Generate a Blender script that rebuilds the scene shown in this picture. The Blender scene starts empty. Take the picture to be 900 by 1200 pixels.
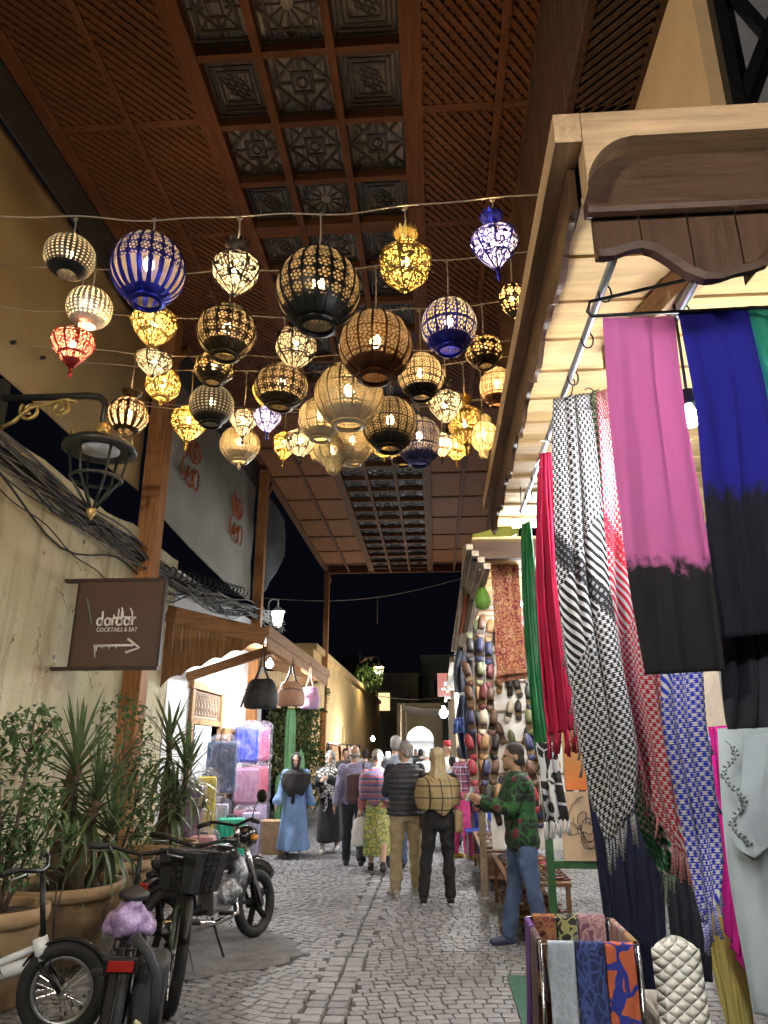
import bpy, bmesh, math, random
import numpy as np
from mathutils import Vector, Matrix, noise
random.seed(7)
V = Vector
S = bpy.context.scene
# ---------------------------------------------------------------- camera, night sky, exposure
F_, CZ = 850.0, 1.65
PIT = math.atan(280 / F_); YAW = math.atan(62 * math.cos(PIT) / F_)
cam_d = bpy.data.cameras.new('camera'); cam = bpy.data.objects.new('camera', cam_d)
S.collection.objects.link(cam); S.camera = cam
cam.location = (0, 0, CZ); cam.rotation_euler = (math.pi / 2 + PIT, 0, YAW)
cam_d.sensor_fit = 'VERTICAL'; cam_d.sensor_height = 36; cam_d.lens = 36 * F_ / 1200
cam_d.clip_start = .05; cam_d.clip_end = 500
wd = bpy.data.worlds.new('World'); S.world = wd; wd.use_nodes = True
wd.node_tree.nodes['Background'].inputs[0].default_value = (.09, .12, .22, 1)
wd.node_tree.nodes['Background'].inputs[1].default_value = .0065
S.view_settings.view_transform = 'Standard'; S.view_settings.look = 'None'
S.view_settings.exposure = 1.55; S.view_settings.gamma = 1
cy = S.cycles
cy.use_denoising = True; cy.adaptive_threshold = .02; cy.max_bounces = 5; cy.diffuse_bounces = 3; cy.glossy_bounces = 2
cy.transmission_bounces = 4; cy.transparent_max_bounces = 8; cy.sample_clamp_indirect = 4
cy.sample_clamp_direct = 30; cy.caustics_reflective = False; cy.caustics_refractive = False
# ---------------------------------------------------------------- pixel rays (planning the real places)
Fw = V((-math.sin(YAW) * math.cos(PIT), math.cos(YAW) * math.cos(PIT), math.sin(PIT)))
Rt = V((math.cos(YAW), math.sin(YAW), 0)); Up = Rt.cross(Fw); CP = V((0, 0, CZ))
def ray(px, py): return Fw + Rt * ((px - 450) / F_) + Up * ((600 - py) / F_)
def aX(px, py, x): v = ray(px, py); return CP + v * (x / v.x)
def aY(px, py, y): v = ray(px, py); return CP + v * (y / v.y)
def aZ(px, py, z): v = ray(px, py); return CP + v * ((z - CZ) / v.z)
def depth(w): return (V(w) - CP).dot(Fw)
# ---------------------------------------------------------------- materials
MT = {}
def nmat(name):
    m = bpy.data.materials.new(name); m.use_nodes = True
    t = m.node_tree; return m, t, t.nodes, t.links, t.nodes['Principled BSDF']
def nd(t, typ, **kw):
    n = t.nodes.new(typ)
    for k, v in kw.items(): setattr(n, k, v)
    return n
def mth(t, op, a, b=None, c=None):
    n = t.nodes.new('ShaderNodeMath'); n.operation = op
    for i, v in enumerate((a, b, c)):
        if v is None: continue
        if isinstance(v, (int, float)): n.inputs[i].default_value = v
        else: t.links.new(v, n.inputs[i])
    return n.outputs[0]
def mixc(t, f, a, b):
    n = t.nodes.new('ShaderNodeMix'); n.data_type = 'RGBA'
    for s, v in ((0, f), (6, a), (7, b)):
        if isinstance(v, (int, float)): n.inputs[s].default_value = v
        elif isinstance(v, tuple): n.inputs[s].default_value = (*v[:3], 1)
        else: t.links.new(v, n.inputs[s])
    return n.outputs[2]
def uvxy(t, coord='UV'):
    tc = nd(t, 'ShaderNodeTexCoord'); sp = nd(t, 'ShaderNodeSeparateXYZ')
    t.links.new(tc.outputs[coord], sp.inputs[0]); return tc.outputs[coord], sp.outputs[0], sp.outputs[1]
def mat(name, col, rough=.7, metal=0., var=.2, scale=6., bump=.15, bscale=60., col2=None, stretch=(1, 1, 1), spec=.5, sheen=0, bdist=.01, detail=6, trans=0, lo=.3, hi=.7):
    if name in MT: return MT[name]
    m, t, N, L, P = nmat(name)
    tc = nd(t, 'ShaderNodeTexCoord'); mp = nd(t, 'ShaderNodeMapping'); mp.inputs['Scale'].default_value = stretch
    L.new(tc.outputs['Object'], mp.inputs[0])
    n1 = nd(t, 'ShaderNodeTexNoise'); n1.inputs['Scale'].default_value = scale; n1.inputs['Detail'].default_value = detail; n1.inputs['Roughness'].default_value = .65
    L.new(mp.outputs[0], n1.inputs[0])
    cr = nd(t, 'ShaderNodeValToRGB'); cr.color_ramp.elements[0].position = lo; cr.color_ramp.elements[1].position = hi
    a = tuple(c * (1 - var) for c in col); b = col2 or tuple(min(1, c * (1 + var)) for c in col)
    cr.color_ramp.elements[0].color = (*a, 1); cr.color_ramp.elements[1].color = (*b, 1)
    L.new(n1.outputs[0], cr.inputs[0]); L.new(cr.outputs[0], P.inputs['Base Color'])
    P.inputs['Roughness'].default_value = rough; P.inputs['Metallic'].default_value = metal
    P.inputs['Specular IOR Level'].default_value = spec
    if sheen: P.inputs['Sheen Weight'].default_value = sheen
    if trans: P.inputs['Transmission Weight'].default_value = trans
    if bump:
        n2 = nd(t, 'ShaderNodeTexNoise'); n2.inputs['Scale'].default_value = bscale; n2.inputs['Detail'].default_value = 5
        L.new(mp.outputs[0], n2.inputs[0]); bp = nd(t, 'ShaderNodeBump'); bp.inputs['Strength'].default_value = bump; bp.inputs['Distance'].default_value = bdist
        L.new(n2.outputs[0], bp.inputs['Height']); L.new(bp.outputs[0], P.inputs['Normal'])
    MT[name] = m; return m
def wood(name, col, axis, rough=.72, var=.38, spec=.15):
    st = [9, 9, 9]; st[axis] = .7
    return mat(name, col, rough, 0, var, 3.2, .25, 9, None, tuple(st), spec, bdist=.004)
def emit(name, col, s, sample=False):
    if name in MT: return MT[name]
    m, t, N, L, P = nmat(name); P.inputs['Base Color'].default_value = (0, 0, 0, 1)
    P.inputs['Emission Color'].default_value = (*col, 1); P.inputs['Emission Strength'].default_value = s
    if not sample: m.cycles.emission_sampling = 'NONE'
    MT[name] = m; return m
# ---------------------------------------------------------------- mesh building
COL = S.collection
class MB:
    def __init__(s): s.v = []; s.f = []; s.uv = []
    def add(s, vs, fs, uvs=None):
        o = len(s.v); s.v.extend(tuple(x) for x in vs); s.f.extend(tuple(i + o for i in q) for q in fs)
        s.uv.extend(uvs if uvs else [(0, 0)] * len(vs)); return s
    def box(s, c, d, rot=None):
        x, y, z = (q / 2 for q in d)
        vs = [V((sx * x, sy * y, sz * z)) for sz in (-1, 1) for sy in (-1, 1) for sx in (-1, 1)]
        if rot is not None: vs = [rot @ q for q in vs]
        c = V(c)
        return s.add([q + c for q in vs], [(0, 2, 3, 1), (4, 5, 7, 6), (0, 1, 5, 4), (2, 6, 7, 3), (0, 4, 6, 2), (1, 3, 7, 5)])
    def b2(s, lo, hi): return s.box([(a + b) / 2 for a, b in zip(lo, hi)], [abs(b - a) for a, b in zip(lo, hi)])
    def cbox(s, c, d, ch, rot=None):          # chamfered box (rounded in every edge)
        x, y, z = (q / 2 for q in d); vs = []; bm = bmesh.new()
        bmesh.ops.create_cube(bm, size=1)
        for q in bm.verts: q.co = V((q.co.x * d[0], q.co.y * d[1], q.co.z * d[2]))
        bmesh.ops.bevel(bm, geom=bm.edges[:], offset=ch, segments=2, affect='EDGES', profile=.6)
        c = V(c); bm.verts.ensure_lookup_table()
        vs = [(rot @ q.co if rot is not None else q.co) + c for q in bm.verts]
        fs = [[q.index for q in f.verts] for f in bm.faces]; bm.free(); return s.add(vs, fs)
    def bar(s, p, q, w, h, up=(0, 0, 1)):
        p, q = V(p), V(q); t = (q - p).normalized(); u = V(up)
        if abs(t.dot(u)) > .98: u = V((0, 1, 0))
        a = t.cross(u).normalized(); b = a.cross(t)
        vs = [e + a * (sx * w / 2) + b * (sz * h / 2) for e in (p, q) for sz in (-1, 1) for sx in (-1, 1)]
        return s.add(vs, [(0, 1, 3, 2), (4, 6, 7, 5), (0, 4, 5, 1), (2, 3, 7, 6), (0, 2, 6, 4), (1, 5, 7, 3)])
    def tube(s, pts, r, n=8, cap=True, sq=1.0, ref=(0, 0, 1)):
        pts = [V(p) for p in pts]; m = len(pts)
        rr = r if isinstance(r, (list, tuple)) else [r] * m
        vs = []; uvs = []; a = None; ln = 0
        for i, p in enumerate(pts):
            t = (pts[min(i + 1, m - 1)] - pts[max(i - 1, 0)]).normalized()
            if a is None:
                u = V(ref)
                if abs(t.dot(u)) > .9: u = V((1, 0, 0))
                a = (u - t * u.dot(t)).normalized()
            else: a = (a - t * a.dot(t)).normalized()
            b = t.cross(a)
            if i: ln += (p - pts[i - 1]).length
            for k in range(n):
                g = 2 * math.pi * k / n; vs.append(p + a * (rr[i] * math.cos(g)) + b * (rr[i] * sq * math.sin(g))); uvs.append((k / n, ln))
        fs = [(i * n + k, i * n + (k + 1) % n, (i + 1) * n + (k + 1) % n, (i + 1) * n + k) for i in range(m - 1) for k in range(n)]
        if cap: fs += [tuple(range(n))[::-1], tuple((m - 1) * n + k for k in range(n))]
        return s.add(vs, fs, uvs)
    def loft(s, rings, n=16, cap=True):        # rings of (cx, cy, cz, rx, ry), upright
        vs = []
        for cx, cy_, cz, rx, ry in rings:
            for k in range(n):
                g = 2 * math.pi * k / n; vs.append((cx + rx * math.cos(g), cy_ + ry * math.sin(g), cz))
        m = len(rings)
        fs = [(i * n + k, i * n + (k + 1) % n, (i + 1) * n + (k + 1) % n, (i + 1) * n + k) for i in range(m - 1) for k in range(n)]
        if cap: fs += [tuple(range(n))[::-1], tuple((m - 1) * n + k for k in range(n))]
        return s.add(vs, fs)
    def lathe(s, prof, n=24, c=(0, 0, 0), M=None):   # prof of (r, z) with uv u 0..1 round, v 0..1 along
        vs = []; uvs = []; c = V(c); m = len(prof)
        ls = [0]
        for i in range(1, m): ls.append(ls[-1] + math.hypot(prof[i][0] - prof[i - 1][0], prof[i][1] - prof[i - 1][1]))
        for i, (r, z) in enumerate(prof):
            for k in range(n + 1):
                g = 2 * math.pi * k / n; p = V((r * math.cos(g), r * math.sin(g), z))
                vs.append((M @ p if M is not None else p) + c); uvs.append((k / n, ls[i] / ls[-1]))
        w = n + 1
        return s.add(vs, [(i * w + k, i * w + k + 1, (i + 1) * w + k + 1, (i + 1) * w + k) for i in range(m - 1) for k in range(n)], uvs)
    def ell(s, c, r, n=12, m=8, rot=None):
        vs = []; c = V(c)
        for i in range(m + 1):
            a = math.pi * i / m
            for k in range(n):
                g = 2 * math.pi * k / n
                p = V((r[0] * math.sin(a) * math.cos(g), r[1] * math.sin(a) * math.sin(g), r[2] * math.cos(a)))
                vs.append((rot @ p if rot is not None else p) + c)
        return s.add(vs, [(i * n + k, (i + 1) * n + k, (i + 1) * n + (k + 1) % n, i * n + (k + 1) % n) for i in range(m) for k in range(n)])
    def prism(s, poly, vec):                   # closed polygon of 3-D points pushed along vec
        n = len(poly); vec = V(vec); a = [V(p) for p in poly]
        return s.add(a + [p + vec for p in a], [tuple(range(n))[::-1], tuple(range(n, 2 * n))] + [(i, (i + 1) % n, (i + 1) % n + n, i + n) for i in range(n)])
    def grid(s, fn, nu, nv, uvfn=None):
        vs = []; uvs = []
        for j in range(nv + 1):
            for i in range(nu + 1):
                vs.append(fn(i / nu, j / nv)); uvs.append(uvfn(i / nu, j / nv) if uvfn else (i / nu, j / nv))
        w = nu + 1
        return s.add(vs, [(j * w + i, j * w + i + 1, (j + 1) * w + i + 1, (j + 1) * w + i) for j in range(nv) for i in range(nu)], uvs)
    def mesh(s, name, m=None, off=None, smooth=False, fix=False):
        me = bpy.data.meshes.new(name)
        vs = s.v if off is None else [(a[0] - off[0], a[1] - off[1], a[2] - off[2]) for a in s.v]
        me.from_pydata(vs, [], s.f)
        u = me.uv_layers.new(name='UVMap'); ua = np.array(s.uv, dtype=np.float32)
        li = np.empty(len(me.loops), dtype=np.int32); me.loops.foreach_get('vertex_index', li)
        u.data.foreach_set('uv', ua[li].ravel())
        if smooth: me.polygons.foreach_set('use_smooth', [True] * len(me.polygons))
        if m: me.materials.append(m)
        if fix:
            bm = bmesh.new(); bm.from_mesh(me); bmesh.ops.recalc_face_normals(bm, faces=bm.faces[:]); bm.to_mesh(me); bm.free()
        me.update(); return me
    def build(s, name, m, parent=None, smooth=False, w=True, fix=False):
        off = parent_world(parent) if (w and parent is not None) else None
        me = s.mesh(name, m, off, smooth, fix)
        return link(name, me, parent)
def parent_world(o):
    p = V((0, 0, 0))
    while o is not None: p = p + o.location; o = o.parent
    return p
def link(name, me, parent=None, loc=None, rot=None):
    o = bpy.data.objects.new(name, me); COL.objects.link(o)
    if parent is not None: o.parent = parent
    if loc is not None: o.location = loc
    if rot is not None: o.rotation_euler = rot
    return o
def tag(o, label, cat, group=None, kind=None):
    if label: o['label'] = label
    if cat: o['category'] = cat
    if group: o['group'] = group
    if kind: o['kind'] = kind
    return o
def thing(name, label, cat, loc=(0, 0, 0), group=None, rz=0):
    o = bpy.data.objects.new(name, None); COL.objects.link(o); o.empty_display_size = .2
    o.location = loc; o.rotation_euler = (0, 0, rz); return tag(o, label, cat, group)
def struct(name, mb, m, label=None): 
    o = mb.build(name, m); o['kind'] = 'structure'
    if label: o['label'] = label
    return o
def point_light(name, loc, energy, col, r=.04, parent=None):
    l = bpy.data.lights.new(name, 'POINT'); l.energy = energy; l.color = col; l.shadow_soft_size = r
    o = bpy.data.objects.new(name, l); COL.objects.link(o)
    if parent is not None: o.parent = parent
    o.location = loc; return o
TMPS = bpy.data.scenes.new('workbench')
def fuse(mb, voxel, smooth=4, wr=0., wsc=9., seed=0, wstretch=.45):   # one continuous skin from overlapping lofts
    me = mb.mesh('fuse'); o = bpy.data.objects.new('fuse', me); TMPS.collection.objects.link(o)
    r = o.modifiers.new('r', 'REMESH'); r.mode = 'VOXEL'; r.voxel_size = voxel
    if smooth: q = o.modifiers.new('s', 'SMOOTH'); q.iterations = smooth; q.factor = .5
    vl = TMPS.view_layers[0]; vl.update()
    out = bpy.data.meshes.new_from_object(o.evaluated_get(vl.depsgraph), depsgraph=vl.depsgraph)
    bpy.data.objects.remove(o); bpy.data.meshes.remove(me)
    n = len(out.vertices)
    if wr:
        co = np.empty(n * 3, dtype=np.float32); no = np.empty(n * 3, dtype=np.float32)
        out.vertices.foreach_get('co', co); out.vertices.foreach_get('normal', no)
        co = co.reshape(-1, 3); no = no.reshape(-1, 3); sd = V((seed * 3.1, seed * 1.7, seed))
        d = np.array([noise.noise(V((c[0] * wsc, c[1] * wsc, c[2] * wsc * wstretch)) + sd) for c in co], dtype=np.float32)
        d = np.where(d < 0, d * .35, d) if wr > 0 else d
        out.vertices.foreach_set('co', (co + no * (d * abs(wr))[:, None]).ravel())
    out.polygons.foreach_set('use_smooth', [True] * len(out.polygons)); out.update(); return out
# ================================================================= SETTING
WX = -3.9                                   # street face of the left wall
g = MB(); g.b2((-45, -8, -.5), (45, 120, -.03))
ground = struct('ground', g, mat('grout', (.085, .082, .08), .9, var=.4, scale=20, bump=.6, bscale=90), 'dark packed joint bed under the paving')
street = bpy.data.objects.new('street', None); COL.objects.link(street); tag(street, 'grey sett paving of the market lane', None, None, 'structure')
def sett_mesh(i):
    r = random.Random(i); b = MB()
    def ring(s, z, j): return [(x * s + r.uniform(-j, j), y * s + r.uniform(-j, j), z + r.uniform(-.05, .05)) for x, y in ((-.5, -.5), (0, -.54), (.5, -.5), (.53, 0), (.5, .5), (0, .54), (-.5, .5), (-.53, 0))]
    a, c, t = ring(.98, -1, .02), ring(.97, -.25, .03), ring(.90, 0, .03)
    vs = a + c + t; fs = [tuple(range(16, 24))]
    for k in range(2):
        for q in range(8): fs.append((k * 8 + q, k * 8 + (q + 1) % 8, k * 8 + 8 + (q + 1) % 8, k * 8 + 8 + q))
    b.add(vs, fs); return b
SM = [sett_mesh(i) for i in range(8)]
smats = [mat('sett_%d' % i, c, .62, var=.32, scale=14, bump=.3, bscale=55, spec=.4, bdist=.004) for i, c in enumerate(((.205, .208, .222), (.24, .241, .255), (.18, .181, .195), (.222, .219, .226)))]
SME = [SM[i % 8].mesh('paving_stone', smats[i % 4]) for i in range(16)]
stones = []
def lay(x0, x1, y0, y1, sw, sd, A, Lw, ph, skew):
    rows = int((y1 - y0 + 1.4) / sd); rr = random.Random(3)
    for j in range(rows):
        base = y0 - .7 + j * sd; x = x0 - rr.random() * sw
        while x < x1:
            w = sw * rr.uniform(.82, 1.2); xc = x + w / 2
            yv = base + A * math.sin(2 * math.pi * xc / Lw + ph) + skew * (xc - x0)
            sl = A * 2 * math.pi / Lw * math.cos(2 * math.pi * xc / Lw + ph) + skew
            an = math.atan(sl); x += w * math.cos(an) ** .4
            if y0 <= yv <= y1 and x0 + .02 <= xc <= x1 - .02:
                stones.append((xc, yv, w * .95, sd * .95 * math.cos(an) ** .9, an + rr.uniform(-.035, .035), rr.uniform(-.003, .001), rr.randrange(16)))
lay(-.66, 2.6, 4.6, 27, .108, .092, .10, 2.6, .7, .04)
lay(-3.9, -.915, 4.6, 27, .108, .098, .18, 1.75, 2.2, -.10)
yv = 4.6
while yv < 27:
    for xx in (-.86, -.71): stones.append((xx + random.uniform(-.008, .008), yv, .128, .128, random.uniform(-.04, .04), random.uniform(-.004, .004), random.randrange(16)))
    yv += .143
PATCH0 = [(-3.2, 6.1), (-2.5, 5.9), (-1.9, 6.25), (-1.42, 6.55), (-1.2, 7.0), (-1.35, 7.5), (-1.75, 7.9), (-2.6, 8.1), (-3.3, 7.6)]
PATCH = []
for i_, p_ in enumerate(PATCH0):
    q_ = PATCH0[(i_ + 1) % len(PATCH0)]
    for f_ in (0, .2, .4, .6, .8): PATCH.append((p_[0] + (q_[0] - p_[0]) * f_ + random.uniform(-.045, .045), p_[1] + (q_[1] - p_[1]) * f_ + random.uniform(-.06, .06)))
def inpoly(x, y, P):
    c = False; j = len(P) - 1
    for i in range(len(P)):
        if (P[i][1] > y) != (P[j][1] > y) and x < (P[j][0] - P[i][0]) * (y - P[i][1]) / (P[j][1] - P[i][1]) + P[i][0]: c = not c
        j = i
    return c
stones = [s_ for s_ in stones if not inpoly(s_[0], s_[1], PATCH)]
def seen(s_):
    v = V((s_[0], s_[1], 0)) - CP; t = v.dot(Fw)
    px = 450 + F_ * v.dot(Rt) / t; py = 600 - F_ * v.dot(Up) / t
    return py < 1205 and 240 < px < 610
stones.sort(key=lambda s_: (not seen(s_), s_[1]))
for s_ in stones[:300]:
    o = link('paving_stone', SME[s_[6]], street, (s_[0], s_[1], s_[5]), (random.uniform(-.015, .015), random.uniform(-.015, .015), s_[4]))
    o.scale = (s_[2], s_[3], .06)
big = [MB() for _ in range(4)]
for s_ in stones[300:]:
    c_, n_ = math.cos(s_[4]), math.sin(s_[4]); src = SM[s_[6] % 8]
    tx, ty = random.uniform(-.015, .015), random.uniform(-.015, .015)
    vs = []
    for x, y, z in src.v:
        x *= s_[2]; y *= s_[3]; vs.append((s_[0] + x * c_ - y * n_, s_[1] + x * n_ + y * c_, s_[5] + z * .06 + tx * x + ty * y))
    big[s_[6] % 4].add(vs, src.f)
for i, b in enumerate(big):
    o = b.build('paving_stones', smats[i], street); o['kind'] = 'stuff'
b = MB(); b.prism([(x, y, -.05) for x, y in PATCH], (0, 0, .052))
b.build('concrete_patch', mat('patch', (.155, .154, .158), .9, var=.35, scale=7, bump=.8, bscale=30, spec=.2, bdist=.012), street)
b = MB(); b.b2((-45, 27, -.03), (45, 118, -.012)); b.build('far_paving', mat('farpave', (.16, .155, .155), .65, var=.4, scale=9, bump=.8, bscale=12, bdist=.03), street)
# ---------------------------------------------------------------- roof over the lane
RZ = 7.8; RY0, RY1 = 2.6, 25.4
rw = wood('roof_wood_y', (.15, .062, .028), 1); rwx = wood('roof_wood_x', (.15, .062, .028), 0); rwl = wood('lattice_wood', (.15, .062, .028), 0, var=.25)
roof = thing('lane_roof', 'dark brown timber roof with latticed panels and three coffer rows above the lane', 'roof', (0, 14, RZ))
for x, w, h in ((-3.83, .16, .2), (-3.02, .07, .08), (-2.2, .2, .16), (-1.52, .08, .12), (-.84, .08, .12), (-.1, .2, .16), (.75, .08, .09), (1.6, .08, .09), (2.45, .2, .2)):
    b = MB(); b.b2((x - w / 2, RY0, RZ - .02), (x + w / 2, RY1, RZ + h)); b.build('beam', rw, roof)
ys = [7.4 + .8 * k for k in range(-5, 23)]
for k, y in enumerate(ys):
    w = .2 if (k - 5) % 5 == 0 else .075
    b = MB(); b.b2((-2.1, y - w / 2, RZ + .004), (-.2, y + w / 2, RZ + .12)); b.build('cross_beam', rwx, roof)
lys = [7.4 + 1.7 * k for k in range(-2, 11)]
for y in lys:
    for x0, x1 in ((-3.75, -2.3), (0, 2.35)):
        b = MB(); b.b2((x0, y - .045, RZ + .004), (x1, y + .045, RZ + .085)); b.build('cross_beam', rwx, roof)
b = MB(); b.b2((-3.9, RY1 - .001, RZ - .05), (2.5, RY1 + .12, RZ + .25)); b.build('end_beam', rwx, roof)
# coffer grilles of four designs
def frame(b, s, w, h=.02, z=0, rot=0):
    c, n_ = math.cos(rot), math.sin(rot)
    P = [V((x * c - y * n_, x * n_ + y * c, z)) for x, y in ((-s, -s), (s, -s), (s, s), (-s, s))]
    for i in range(4):
        q = P[(i + 1) % 4]; d_ = (q - P[i]).normalized() * w / 2; b.bar(P[i] - d_ * .98, q + d_ * .98, w, h + .001 * (i % 2))
def coffer(i):
    b = MB()
    if i == 0:
        for s_ in (.31, .26, .21, .16): frame(b, s_, .026)
        for k in range(-2, 3):
            b.bar((-.13 + abs(k) * .02, k * .05 - .05, .002), (.13 - abs(k) * .02, k * .05 + .05, .002), .014, .014)
            b.bar((k * .05 - .05, -.13 + abs(k) * .02, .006), (k * .05 + .05, .13 - abs(k) * .02, .006), .014, .014)
    elif i == 1:
        frame(b, .32, .03); frame(b, .21, .03, rot=math.pi / 4, z=.004); frame(b, .10, .035, z=.008)
        for x, y in ((1, 0), (-1, 0), (0, 1), (0, -1)): b.bar((x * .11, y * .11, .012), (x * .31, y * .31, .012), .028, .018)
        for x, y in ((1, 1), (-1, 1), (1, -1), (-1, -1)): b.bar((x * .16, y * .16, .016), (x * .32, y * .32, .016), .028, .018)
        b.tube([(.055 * math.cos(a), .055 * math.sin(a), .01) for a in [k * math.pi / 6 for k in range(13)]], .012, 5, False)
    elif i == 2:
        frame(b, .32, .03); frame(b, .27, .02); frame(b, .19, .02, z=.004); frame(b, .13, .02, rot=math.pi / 4, z=.008); frame(b, .07, .02, z=.002)
        for k in range(8):
            a = k * math.pi / 4; b.bar((.1 * math.cos(a), .1 * math.sin(a), .014), (.29 * math.cos(a), .29 * math.sin(a), .014), .018, .016)
    else:
        frame(b, .32, .03); frame(b, .22, .025, rot=math.pi / 4, z=.004); frame(b, .22, .025, z=.008)
        for k in range(12):
            a = k * math.pi / 6; b.bar((.06 * math.cos(a), .06 * math.sin(a), .013), (.3 * math.cos(a), .3 * math.sin(a), .013), .016, .014)
    return b.mesh('coffer_grille', mat('coffer_wood', (.035, .025, .021), .6, var=.3))
CM = [coffer(i) for i in range(4)]
pat = [[0, 1, 0], [1, 1, 1], [0, 3, 0], [0, 2, 0], [0, 1, 2], [2, 3, 0]]
for k in range(len(ys) - 1):
    for j, xc in enumerate((-1.83, -1.18, -.5)):
        o = link('coffer_grille', CM[pat[(k - 2) % 6][j]], roof, (xc, (ys[k] + ys[k + 1]) / 2 - 14, .1))
        o.scale = (.94, 1.08, 1)
# lattice slats
def clip(x0, x1, y0, y1, c, sg):             # line y = sg*x + c inside the panel
    pts = []
    for x in (x0, x1):
        y = sg * (x - x0) + c
        if y0 <= y <= y1: pts.append((x, y))
    for y in (y0, y1):
        x = (y - c) / sg + x0
        if x0 < x < x1: pts.append((x, y))
    return pts[:2] if len(pts) >= 2 else None
slats = []
for y0, y1 in zip(lys[:-1], lys[1:]):
    if y0 > 12.4: continue
    for x0, x1 in ((-3.75, -3.055), (-2.985, -2.3), (0., .71), (.79, 1.56), (1.64, 2.35)):
        for sg, z in ((1.25, .012), (-1.25, .03)):
            c = y0 - 2.2
            while c < y1 + 2.2:
                q = clip(x0, x1, y0 + .045, y1 - .045, c, sg)
                if q and math.dist(q[0], q[1]) > .06: slats.append((q, z, y0, x0))
                c += .125
def slat_mesh(q, z): b = MB(); b.bar((*q[0], RZ + z), (*q[1], RZ + z), .05, .016); return b
slats.sort(key=lambda s_: (abs(s_[2] - 5.3) + (0 if s_[3] < .5 else 6)))
for q, z, _, _ in slats[:300]:
    p, e = V((*q[0], RZ + z)), V((*q[1], RZ + z)); b = MB(); mid = (p + e) / 2
    b.bar(p, e, .05, .016); b.build('slat', rwl, roof)
b = MB()
for q, z, _, _ in slats[300:]: b.bar((*q[0], RZ + z), (*q[1], RZ + z), .05, .016)
b.build('slats', rwl, roof)['kind'] = 'stuff'
pn = wood('ceiling_board', (.26, .10, .034), 1, var=.25)
for y0, y1 in zip(lys[:-1], lys[1:]):
    if y0 <= 12.4: continue
    for x0, x1 in ((-3.75, -3.055), (-2.985, -2.3), (0., .71), (.79, 1.56), (1.64, 2.35)):
        b = MB(); b.b2((x0 + .004, y0 + .05, RZ + .03), (x1 - .004, y1 - .05, RZ + .05)); b.build('ceiling_panel', pn, roof)
m, t, N, L, P = nmat('skylight')
uv, ux, uy = uvxy(t, 'Object'); w_ = mth(t, 'SINE', mth(t, 'MULTIPLY', ux, 70)); bp = nd(t, 'ShaderNodeBump'); bp.inputs['Distance'].default_value = .02
L.new(w_, bp.inputs['Height']); L.new(bp.outputs[0], P.inputs['Normal'])
nz = nd(t, 'ShaderNodeTexNoise'); nz.inputs['Scale'].default_value = 1.5; L.new(uv, nz.inputs[0])
L.new(mixc(t, nz.outputs[0], (.40, .39, .41), (.85, .84, .87)), P.inputs['Base Color']); P.inputs['Roughness'].default_value = .35
b = MB(); b.b2((-2.12, RY0, RZ + .2), (-.18, RY1, RZ + .215)); b.build('skylight_sheet', m, roof)
for x0, x1 in ((-3.9, -2.28), (-.02, 2.5)):
    b = MB(); b.b2((x0, RY0, RZ + .21), (x1, RY1, RZ + .24)); b.build('roof_deck', mat('deck', (.05, .032, .022), .8), roof)
b = MB(); b.b2((-2.28, RY0 - .02, RZ + .26), (-.02, RY1, RZ + .28)); b.build('roof_deck', mat('deck', (.05, .032, .022), .8), roof)
# posts
pw = wood('post_wood', (.36, .17, .07), 2)
for (y, w, lab) in ((9.15, .26, 'thick reddish timber post rising beside the brown arrow sign'), (15.3, .2, 'timber post at the far end of the grey canvas screen'), (25.3, .18, 'slim pale post standing alone under the far roof edge')):
    o = thing('timber_post', lab, 'post', (WX + .1, y, 0), 'posts carrying the lane roof')
    b = MB(); b.cbox((WX + .10, y, RZ / 2 - .02), (w, w, RZ - .04), .015); b.build('post_shaft', pw, o)
    b = MB(); b.bar((WX + .1, y + .1, RZ - .75), (WX + .1, y + .7, RZ - .1), .09, .1); b.build('brace', pw, o)
b = MB(); b.b2((WX - .05, RY0, 7.28), (WX - .02, RY1 - 10, RZ - .03)); b.build('side_board', mat('dk', (.045, .043, .04), .85), roof)
# ---------------------------------------------------------------- left walls
m, t, N, L, P = nmat('old_plaster')
tc = nd(t, 'ShaderNodeTexCoord')
def nz_(sc, det=6, mp=None):
    n = nd(t, 'ShaderNodeTexNoise'); n.inputs['Scale'].default_value = sc; n.inputs['Detail'].default_value = det; n.inputs['Roughness'].default_value = .62
    if mp: q = nd(t, 'ShaderNodeMapping'); q.inputs['Scale'].default_value = mp; L.new(tc.outputs['Object'], q.inputs[0]); L.new(q.outputs[0], n.inputs[0])
    else: L.new(tc.outputs['Object'], n.inputs[0])
    return n.outputs[0]
def ramp(v, a, b_):
    r = nd(t, 'ShaderNodeMapRange'); r.inputs[1].default_value = a; r.inputs[2].default_value = b_; L.new(v, r.inputs[0]); return r.outputs[0]
c = mixc(t, ramp(nz_(1.1), .35, .65), (.47, .425, .265), (.59, .55, .385))
c = mixc(t, ramp(nz_(2.2, 8, (1, 3, .5)), .54, .68), c, (.34, .29, .175))
c = mixc(t, ramp(nz_(1.4, 9), .60, .66), c, (.46, .36, .23))
c = mixc(t, ramp(nz_(7, 9), .63, .72), c, (.25, .2, .14))
c = mixc(t, mth(t, 'MULTIPLY', ramp(nz_(1.3, 7, (1, 2.4, .22)), .52, .68), .75), c, (.30, .255, .14))
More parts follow.
